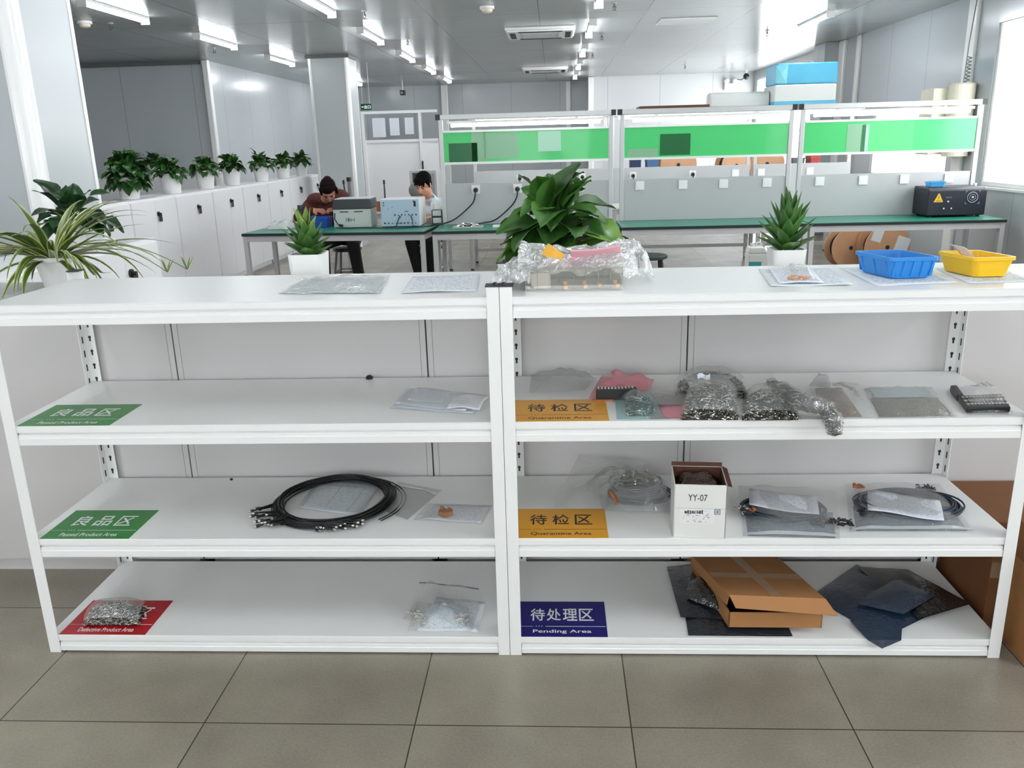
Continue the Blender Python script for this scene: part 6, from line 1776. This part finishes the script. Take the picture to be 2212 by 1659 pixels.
# crumpled bag with silver parts
Q = pq([(1300, 1105), (1460, 1108), (1440, 1040), (1290, 1035)], Z3)
t = thing('parts_bag', 'crumpled clear bag of silver cables behind the lower yellow sign', 'bag', tuple(sum(Q, V()) / 4))
b = MB(); rnd = random.Random(111); c = bil(Q, .5, .5)
cable_coil(b, c, 0.085, 0.075, 9, rnd, 0.012, 0.05, 0.0028)
b.build('silver_cable', GREYCABLE, t, smooth=True)
b = MB(); cable_coil(b, c - V((-.015, 0.01, 0)), 0.10, 0.085, 6, rnd, 0.008, 0.012, 0.0026); b.build('dark_cable', DKCABLE, t, smooth=True)
b = MB(); pins_pile(b, lambda u, v: c + V((-.07 + .14 * u, -.05 + .1 * v, 0.05 + 0.03 * rnd.random())), 40, rnd, (0.02, 0.04), 0.003); b.build('metal_parts', METAL, t)['kind'] = 'stuff'
a = at(1318, 1062, z=Z3 + 0.05)
MB().tube([a, a + V((0.012, -0.012, -0.012)), a + V((0.022, -0.03, -0.03))], [0.006, 0.0075, 0.007], 8).build('copper_end', COPPER, t)
f = MB(); top = pillow(f, Q, 0.085, 112, 20, 16, 0.02, closed=False, pw=2.6); f.build('bag_film', FILMH, t, smooth=True)
f = MB(); pillow(f, [at(1245, 1060, z=Z3 + .02), at(1302, 1072, z=Z3 + .04), at(1352, 1020, z=Z3 + .09), at(1325, 1010, z=Z3 + .10)], 0.015, 113, 12, 10, 0.02, closed=False); f.build('folded_corner', FILMH, t, smooth=True)
Q = pq([(1195, 1100), (1310, 1103), (1300, 1040), (1240, 1036)], Z3)
t = thing('plastic_bag', 'large empty clear bag standing against the back, beside the silver cables', 'bag', tuple(sum(Q, V()) / 4))
f = MB(); pillow(f, [Q[0], Q[1], at(1395, 1000, y=0.48), at(1250, 985, y=0.48)], 0.02, 114, 18, 14, 0.03, closed=False); f.build('bag_film', CLEARF, t, smooth=True)

def document_bag(label, Qp, paper, coilc, seed, coil_r, copper=None, ends=()):
    Q = pq(Qp, Z3)
    t = thing('cable_bag', label, 'bag', tuple(sum(Q, V()) / 4), 'clear bags of dark cables')
    rnd = random.Random(seed); b = MB(); c = at(*coilc, z=Z3)
    cable_coil(b, c, coil_r[0], coil_r[1], 16, rnd, 0.008, 0.018, 0.003)
    b.build('dark_cable', DKCABLE, t, smooth=True)
    f = MB(); pillow(f, [bil(Q, .05, .02), bil(Q, .95, .02), bil(Q, .95, .5), bil(Q, .05, .5)], 0.012, seed + 5, 12, 8, 0.006, pw=2.5); f.build('inner_bag', film_mat('blue_grey_bag', (164, 182, 198), 0.5, 0.1, 0.15, bump=0.5), t, smooth=True)
    sheet(t, 'paper_note', pq(paper, Z3 + 0.026), 0.0, PRINT2, seed=seed, wr=0.004)
    for ex, ey in ends:
        e = at(ex, ey, z=Z3 + 0.012); b = MB()
        pins_pile(b, lambda u, v: e + V((-.03 + .06 * u, -.02 + .04 * v, 0.01 * rnd.random())), 34, rnd, (0.014, 0.024), 0.0024, 0 if rnd.random() > .5 else 1)
        b.build('connector_tuft', [METAL, BLACK], t)['kind'] = 'stuff'
    if copper:
        e = at(*copper, z=Z3 + 0.02); b = MB(); pins_pile(b, lambda u, v: e + V((-.014 + .028 * u, -.01 + .02 * v, 0)), 9, rnd, (0.016, 0.024), 0.004); b.build('copper_ends', COPPER, t)
    f = MB(); top = pillow(f, Q, 0.032, seed + 1, 18, 14, 0.008, closed=False); f.build('bag_film', CLEARF, t, smooth=True)
    strip(t, Q, 0.02, 0.05, top)
    return t
document_bag('clear bag of dark cables with a white note, next to the white carton', [(1605, 1160), (1815, 1166), (1805, 1058), (1594, 1050)], [(1618, 1094), (1770, 1115), (1765, 1074), (1618, 1058)], (1690, 1110), 121, (0.125, 0.085), (1628, 1105), [(1770, 1130), (1606, 1105)])
document_bag('clear bag of dark cables with a white note, at the end of the shelf', [(1836, 1150), (2105, 1150), (2030, 1046), (1826, 1046)], [(1874, 1106), (2040, 1126), (2030, 1082), (1874, 1062)], (1960, 1098), 131, (0.155, 0.105), (1856, 1052), [(1878, 1112), (1818, 1132), (1995, 1058)])

# --- bottom shelf of the yellow rack
def film_stack(label, quads, mts, z, seed, name='shielding_bag', group='dark shielding bags', hang=None):
    Q0 = quads[0]
    t = thing(name, label, 'bag', tuple(sum(Q0, V()) / 4), group)
    for i, (q, m_) in enumerate(zip(quads, mts)):
        f = MB(); pillow(f, q, 0.008, seed + i, 16, 12, 0.010, z0=0.002 + 0.010 * i, closed=True, lift=hang); f.build('bag_film', m_, t, smooth=True)
    return t
film_stack('heap of dark grey shielding bags under the flat brown carton', [pq([(1487, 1374), (1712, 1376), (1640, 1225), (1462, 1225)], Z4), pq([(1470, 1340), (1600, 1350), (1590, 1215), (1440, 1232)], Z4)], [SHIELD, SHIELD], Z4, 141)
q = pq([(1480, 1310), (1570, 1345), (1560, 1275), (1485, 1272)], Z4)
t = thing('shielding_bag', 'small shiny black pouch tucked beside the flat brown carton', 'bag', tuple(sum(q, V()) / 4), 'dark shielding bags')
f = MB(); pillow(f, q, 0.03, 145, 14, 10, 0.012, z0=0.03, closed=False); f.build('bag_film', film_mat('black_pouch', (30, 34, 38), 0.8, 0.16, 0.12, bump=0.8), t, smooth=True)
tS = film_stack('large dark shielding sheet lying askew, its corner over the shelf edge', [[at(1907, 1380, z=Z4), at(2045, 1312, z=Z4), at(1850, 1222, z=Z4), at(1752, 1290, z=Z4)], pq([(1985, 1345), (2095, 1312), (1960, 1238), (1850, 1232)], Z4)], [SHIELDB, film_mat('black_sheet', (26, 28, 30), 0.85, 0.12, 0.2, bump=0.4)], Z4, 151)
yf = -0.008
pA, pB = at(1868, 1381, y=0.006), at(1946, 1376, y=0.006)
tipp = at(1905, 1401, y=yf)
b = MB(); b.add([V((pA.x - 0.02, 0.085, Z4 + 0.013)), V((pB.x + 0.035, 0.085, Z4 + 0.013)), V((pB.x - 0.004, yf, Z4 + 0.003)), V((pA.x + 0.004, yf, Z4 + 0.003)), tipp], [(0, 1, 2, 3), (3, 2, 4)]); b.build('drooping_corner', SHIELDB, tS, solid=0.0006)
q = pq([(1845, 1318), (1950, 1342), (2022, 1300), (1930, 1266)], Z4)
t = thing('shielding_bag', 'small blue grey film pouch on top of the large dark sheet', 'bag', tuple(sum(q, V()) / 4), 'dark shielding bags')
f = MB(); pillow(f, q, 0.006, 155, 12, 10, 0.004, z0=0.024); f.build('bag_film', film_mat('slate_film', (70, 88, 112), 0.75, 0.10, 0.15, bump=0.3), t, smooth=True)
# flat brown carton, lid ajar
k0 = at(1573, 1366, z=Z4 + 0.004); k1 = at(1775, 1369, z=Z4 + 0.004)
k0 = V((k0.x, max(k0.y, 0.03), Z4 + 0.022)); k1 = V((k1.x, k0.y - 0.002, Z4 + 0.022))
ax = (k1 - k0).normalized(); ay0 = V((-ax.y, ax.x, 0)); ay = (ay0 * math.cos(0.12) - ax * math.sin(0.16)).normalized()
w_, d_, h_ = (k1 - k0).length, 0.36, 0.052
t = thing('flat_carton', 'flat brown carton with tape across its lid, lid ajar', 'carton', tuple((k0 + k1) / 2 + ay * d_ / 2))
b = MB()
c0, c1, c2, c3 = k0, k1, k1 + ay * d_, k0 + ay * d_
wallbox(b, c0, c1, h_, 0.004, ay); wallbox(b, c1, c2, h_, 0.004, -ax); wallbox(b, c2, c3, h_, 0.004, -ay); wallbox(b, c3, c0, h_, 0.004, ax)
b.add([c0, c1, c2, c3, c0 + V((0, 0, .003)), c1 + V((0, 0, .003)), c2 + V((0, 0, .003)), c3 + V((0, 0, .003))], [(0, 3, 2, 1), (4, 5, 6, 7)])
b.build('carton_tray', CARD, t)
lift0 = 0.055
rim = V((0, 0, h_ + 0.002))
l0, l1, l2, l3 = c0 + rim + V((0, 0, lift0)) - ax * 0.003, c1 + rim + V((0, 0, lift0 * 0.8)) + ax * 0.003, c2 + rim + ax * 0.003, c3 + rim - ax * 0.003
b = MB()
ld = [l0, l1, l2, l3]
b.grid(lambda u, v: bil(ld, u, v), 8, 8); b.grid(lambda u, v: bil(ld, 1 - u, v) + V((0, 0, .004)), 8, 8)
b.add([ld[0], ld[3], ld[3] + V((0, 0, .004)), ld[0] + V((0, 0, .004)), ld[1], ld[2], ld[2] + V((0, 0, .004)), ld[1] + V((0, 0, .004))], [(0, 1, 2, 3), (4, 5, 6, 7)])
b.build('lid', CARD, t)
fd = (-ay * 0.55 - V((0, 0, 0.62))).normalized()
b = MB(); b.add([l0 + V((0, 0, .004)), l1 + V((0, 0, .004)), l1 + fd * 0.052 + ax * 0.025 + V((0, 0, .004)), l0 + fd * 0.040 + ax * 0.012 + V((0, 0, .004))], [(0, 1, 2, 3)]); b.build('front_flap', CARD, t, solid=0.004)
b = MB(); b.add([l0 + V((0, 0, .004)), l3 + V((0, 0, .004)), l3 + V((0, 0, -0.03)) - ax * 0.004, l0 + V((0, 0, -0.03)) - ax * 0.006], [(0, 1, 2, 3)]); b.build('side_flap', CARD, t, solid=0.003)
tp = lambda u, v: bil([p + V((0, 0, 0.0052)) for p in ld], u, v)
MB().grid(lambda u, v: tp(0.44 + 0.12 * u, v), 1, 8).build('tape_strip', TAPE, t)
MB().grid(lambda u, v: tp(u, 0.42 + 0.12 * v), 8, 1).build('tape_strip', TAPE, t)
MB().box((c0.x + c1.x) / 2 - w_ / 2 + 0.02, (c0.x + c1.x) / 2 + w_ / 2 - 0.03, c0.y + 0.01, c0.y + 0.18, Z4 + 0.028, Z4 + 0.05).build('gap_shade_block', BLACKR, t)  # added black block, stands in for the shade under the raised lid

# --- big cartons on the floor beside the racks
t = thing('cardboard_box', 'tall brown carton on the floor just beyond the end of the racks', 'carton', (1.78, 0.33, 0), 'brown cartons')
MB().box(1.53, 2.05, 0.17, 0.505, 0.001, 0.372).build('carton_body', DARKCARD, t, bevel=0.004)
MB().box(1.531, 2.049, 0.166, 0.17, 0.18, 0.235).build('tape_strip', TAPE, t)
t = thing('cardboard_box', 'nearer brown carton with open flaps, cut by the edge of the picture', 'carton', (1.85, 0.05, 0), 'brown cartons')
x0, x1, y0, y1, hh = 1.555, 2.1, -0.05, 0.155, 0.30
b = MB()
P4 = [V((x0, y0, .001)), V((x1, y0, .001)), V((x1, y1, .001)), V((x0, y1, .001))]
for i, n_ in ((0, V((0, 1, 0))), (1, V((-1, 0, 0))), (2, V((0, -1, 0))), (3, V((1, 0, 0)))): wallbox(b, P4[i], P4[(i + 1) % 4], hh, 0.005, n_)
b.add(P4, [(0, 1, 2, 3)]); b.build('carton_body', CARD, t)
b = MB(); b.add([P4[3] + V((0, 0, hh)), P4[2] + V((0, 0, hh)), P4[2] + V((0, 0.0, hh + 0.10)), P4[3] + V((0, 0.0, hh + 0.10))], [(0, 1, 2, 3)]); b.build('rear_flap', DARKCARD, t, solid=0.004)
b = MB(); b.add([P4[0] + V((0, 0, hh)), P4[3] + V((0, 0, hh)), P4[3] + V((0.03, 0, hh + 0.09)), P4[0] + V((0.03, 0, hh + 0.09))], [(0, 1, 2, 3)]); b.build('side_flap', DARKCARD, t, solid=0.004)

# --- on the top decks
Q = pq([(600, 636), (822, 636), (842, 597), (652, 603)], Z1)
t = thing('plastic_sleeve', 'shiny crinkled clear sleeve with papers on the top deck', 'papers', tuple(sum(Q, V()) / 4))
sheet(t, 'paper_sheet', [bil(Q, .03, .05), bil(Q, .95, .05), bil(Q, .95, .95), bil(Q, .05, .95)], 0.001, print_mat('bluish_form', (200, 214, 220), (160, 176, 186), 20, 0.5, 16), seed=61)
f = MB(); pillow(f, Q, 0.005, 62, 34, 24, 0.022, closed=False); f.build('clear_sleeve', CRINK, t, smooth=True)
Q = pq([(866, 635), (1030, 630), (1036, 594), (892, 600)], Z1)
t = thing('paper_sheet', 'single printed sheet on the top deck beside the crinkled sleeve', 'paper', tuple(sum(Q, V()) / 4))
sheet(t, 'printed_page', Q, 0.0008, print_mat('faint_form', (222, 228, 232), (176, 186, 194), 24, 0.5, 20), seed=63, wr=0.002)
# compartment case with wrap
a0, a1, a2 = at(1135, 628, z=Z1), at(1347, 628, z=Z1), None
x0, x1 = a0.x, a1.x; y0, y1 = 0.09, 0.32; h = 0.062
t = thing('compartment_case', 'clear compartment case of gold connectors buried in bubble wrap', 'case', ((x0 + x1) / 2, 0.2, Z1))
ACR = film_mat('clear_acrylic', (240, 240, 236), 0.08, 0.11, 0.04)
b = MB()
for q in ((x0, x1, y0, y0 + .003), (x0, x1, y1 - .003, y1), (x0, x0 + .003, y0 + .003, y1 - .003), (x1 - .003, x1, y0 + .003, y1 - .003)): b.box(*q, Z1 + .001, Z1 + h)
b.box(x0, x1, y0, y1, Z1 + h, Z1 + h + .003).build('clear_case', ACR, t)
b = MB()
for k in range(1, 8):
    xx = x0 + (x1 - x0) * k / 8; b.box(xx - .0008, xx + .0008, y0 + .004, y1 - .004, Z1 + .003, Z1 + h - .003)
for k in range(1, 3):
    yy = y0 + (y1 - y0) * k / 3; b.box(x0 + .004, x1 - .004, yy - .0008, yy + .0008, Z1 + .003, Z1 + h - .003)
b.build('divider', film_mat('divider_film', (222, 222, 214), 0.3, 0.10, 0.1), t)
b = MB().box(x0 + .004, x1 - .004, y0 + .02, y1 - .004, Z1 + .002, Z1 + .03); b.build('grey_parts', mat('taupe_parts', (128, 120, 110), 0.5, noise=0.5, nscale=70), t)
MB().box(x0 + .006, x0 + (x1 - x0) * .26, y0 + .006, y0 + .012, Z1 + .006, Z1 + .050).build('white_label', mat('pinkish_paper', (224, 214, 210), 0.5), t)
g = MB()
for u, hh_ in ((.04, .022), (.07, .014), (.41, .026), (.42, .012), (.61, .026), (.62, .014), (.76, .018), (.92, .026), (.95, .016)):
    xx = x0 + (x1 - x0) * u; g.box(xx - .005, xx + .005, y0 + .006, y0 + .018, Z1 + hh_ - .010, Z1 + hh_)
g.build('gold_connectors', mat('gold_connector', (226, 160, 70), 0.3, metal=0.4), t)
zt = Z1 + h + .004
def wrap(label, c, R, hgt, seed, name='bubble_wrap', n=30, m_=WRAP, group='bubble wrap'):
    t = thing(name, label, 'packaging', tuple(c), group)
    rnd = random.Random(seed)
    ks = [(rnd.uniform(3, 14), rnd.uniform(3, 14), rnd.uniform(0, 6), rnd.uniform(0, 6)) for _ in range(6)]
    def fn(u, v):
        x, y = (2 * u - 1), (2 * v - 1)
        w = sum(math.sin(k[0] * x + k[2]) * math.cos(k[1] * y + k[3]) for k in ks) / 6
        r = math.sqrt(x * x + y * y)
        return V(c) + V((x * R[0] + 0.012 * w, y * R[1] + 0.012 * math.sin(5 * x + y * 7), hgt(x, y) + 0.022 * (w + 0.35) + 0.006 * rnd.random()))
    MB().grid(fn, n, n - 6).build('wrap_film', m_, t, smooth=True)
    return t
cx, cy = (x0 + x1) / 2, 0.22
wrap('bubble wrap heaped over the compartment case, under the pink foam', (cx + 0.01, cy + 0.0, Z1), (0.17, 0.12), lambda x, y: h - 0.012 + (0.03 + 0.022 * abs(x)) * (1 - max(0.0, -y) ** 3) - 0.012 * max(0.0, -y) ** 4, 201)
wrap('bubble wrap trailing from the case towards the middle post', (x0 - 0.045, cy - 0.01, Z1), (0.06, 0.15), lambda x, y: 0.004 + (h + 0.012) * ((x + 1) / 2) ** 0.8 * (1 - 0.75 * max(0.0, -y) ** 2.5), 202)
wrap('bubble wrap spilling off the far end of the case', (x1 + 0.025, cy + 0.09, Z1), (0.075, 0.10), lambda x, y: 0.008 + 0.085 * (1 - x ** 4) * (1 - max(0.0, -y) ** 3), 203)
PFOAM = mat('pink_foam', (232, 172, 182), 0.7); OFOAM = mat('orange_foam', (242, 182, 70), 0.7)
pA, pB = at(1235, 556, y=0.17), at(1340, 541, y=0.17)
ax = (pB - pA).normalized(); up_ = V((0, -0.5, 0.85)); up_ = (up_ - ax * up_.dot(ax)).normalized(); n_ = ax.cross(up_)
t = thing('foam_sheet', 'pink foam sheet resting on the bubble wrap over the case', 'foam', tuple((pA + pB) / 2), 'foam sheets on the bubble wrap')
MB().grid(lambda u, v: pA + ax * ((pB - pA).length * u) + up_ * (0.05 * (v - 0.5)) + n_ * (0.012 * math.sin(2.5 * u)), 8, 4).build('foam_panel', PFOAM, t, solid=0.008)
MB().grid(lambda u, v: pA + ax * (-0.09 + 0.10 * u) + up_ * (0.03 * (v - 0.8)) + n_ * 0.01, 6, 3).build('foam_tail', PFOAM, t, solid=0.006)
pA, pB = at(1178, 537, y=0.14), at(1212, 560, y=0.13)
ax = (pB - pA).normalized(); up_ = V((0.5, 0, 0.8)); up_ = (up_ - ax * up_.dot(ax)).normalized()
t = thing('foam_sheet', 'curled orange foam strip poking from the bubble wrap', 'foam', tuple((pA + pB) / 2), 'foam sheets on the bubble wrap')
MB().grid(lambda u, v: pA + ax * ((pB - pA).length * u) + up_ * (0.034 * (v - 0.5)) + V((0, -0.008 * math.sin(3 * u), 0)), 8, 4).build('foam_panel', OFOAM, t, solid=0.007)
# papers, small bag, bins
Q = pq([(1665, 620), (1845, 617), (1790, 580), (1638, 583)], Z1)
t = thing('paper_stack', 'papers on the top deck with a small bag of orange parts on them', 'papers', tuple(sum(Q, V()) / 4), 'papers on the top deck')
sheet(t, 'paper_sheet', Q, 0.0006, print_mat('faint_form'), seed=64)
sheet(t, 'paper_sheet', pq([(1682, 616), (1780, 614), (1750, 582), (1660, 585)], Z1), 0.004, PRINT2, seed=65)
Q = pq([(1700, 612), (1760, 610), (1742, 578), (1690, 582)], Z1)
t = thing('sample_bag', 'small clear bag of orange parts lying on papers before the dark aloe', 'bag', tuple(sum(Q, V()) / 4))
b = MB(); rnd = random.Random(66); c = at(1725, 602, z=Z1 + .008)
pins_pile(b, lambda u, v: c + V((-.025 + .05 * u, -.012 + .024 * v, .004 * rnd.random())), 16, rnd, (0.014, 0.022), 0.003); b.build('orange_parts', mat('orange_copper', (226, 160, 104), 0.4), t)['kind'] = 'stuff'
f = MB(); pillow(f, Q, 0.014, 67, 12, 10, 0.006, z0=0.008, closed=False); f.build('bag_film', CLEARF, t, smooth=True)
def paper_under(label, pts, seed):
    Q = pq(pts, Z1)
    t = thing('paper_sheet', label, 'paper', tuple(sum(Q, V()) / 4), 'papers on the top deck')
    sheet(t, 'printed_page', Q, 0.0006, print_mat('faint_form'), seed=seed, wr=0.0004)
paper_under('printed sheet under the blue bin', [(1895, 619), (2070, 611), (1990, 571), (1812, 579)], 68)
paper_under('printed sheet under the yellow bin', [(2095, 614), (2240, 608), (2150, 570), (2018, 580)], 69)
bl = at(1932, 607, z=Z1 + .002); br = at(2012, 604, z=Z1 + .002); bk = at(1876, 588, z=Z1 + .002)
ax = (br - bl); ax.z = 0; ax = ax.normalized()
c = V(((bl.x + br.x) / 2 - 0.012, 0.255, Z1 + .0025))
ay = V((-0.24, 0.97, 0))
bin_('parts_bin', 'bright blue ribbed plastic bin on the top deck', c, (0.99, 0.06, 0), ay, 0.135, 0.175, 0.062, mat('bright_blue_plastic', (44, 134, 210), 0.35), flare=0.012, ribs=5, z=Z1, group='plastic bins on the top deck', rim=0.005)
cY = V((at(2128, 600, z=Z1).x, 0.25, Z1 + .0025))
bin_('parts_bin', 'yellow plastic bin on the top deck with a paper slip inside', cY, (0.99, 0.05, 0), V((-0.2, 0.98, 0)), 0.115, 0.16, 0.058, mat('yellow_plastic', (238, 190, 28), 0.4), flare=0.010, ribs=0, z=Z1, group='plastic bins on the top deck', rim=0.005)
t = thing('paper_slip', 'white paper slip sticking up out of the yellow bin', 'paper', tuple(cY))
pa, pb = at(2048, 527, y=0.27), at(2083, 534, y=0.24)
pc, pd = at(2112, 566, y=0.24), at(2080, 556, y=0.27)
MB().grid(lambda u, v: bil([pd, pc, pb, pa], u, v) + V((0, 0, 0.006 * math.sin(3 * v))), 4, 8).build('slip', PRINT2, t, smooth=True, solid=0.0004)
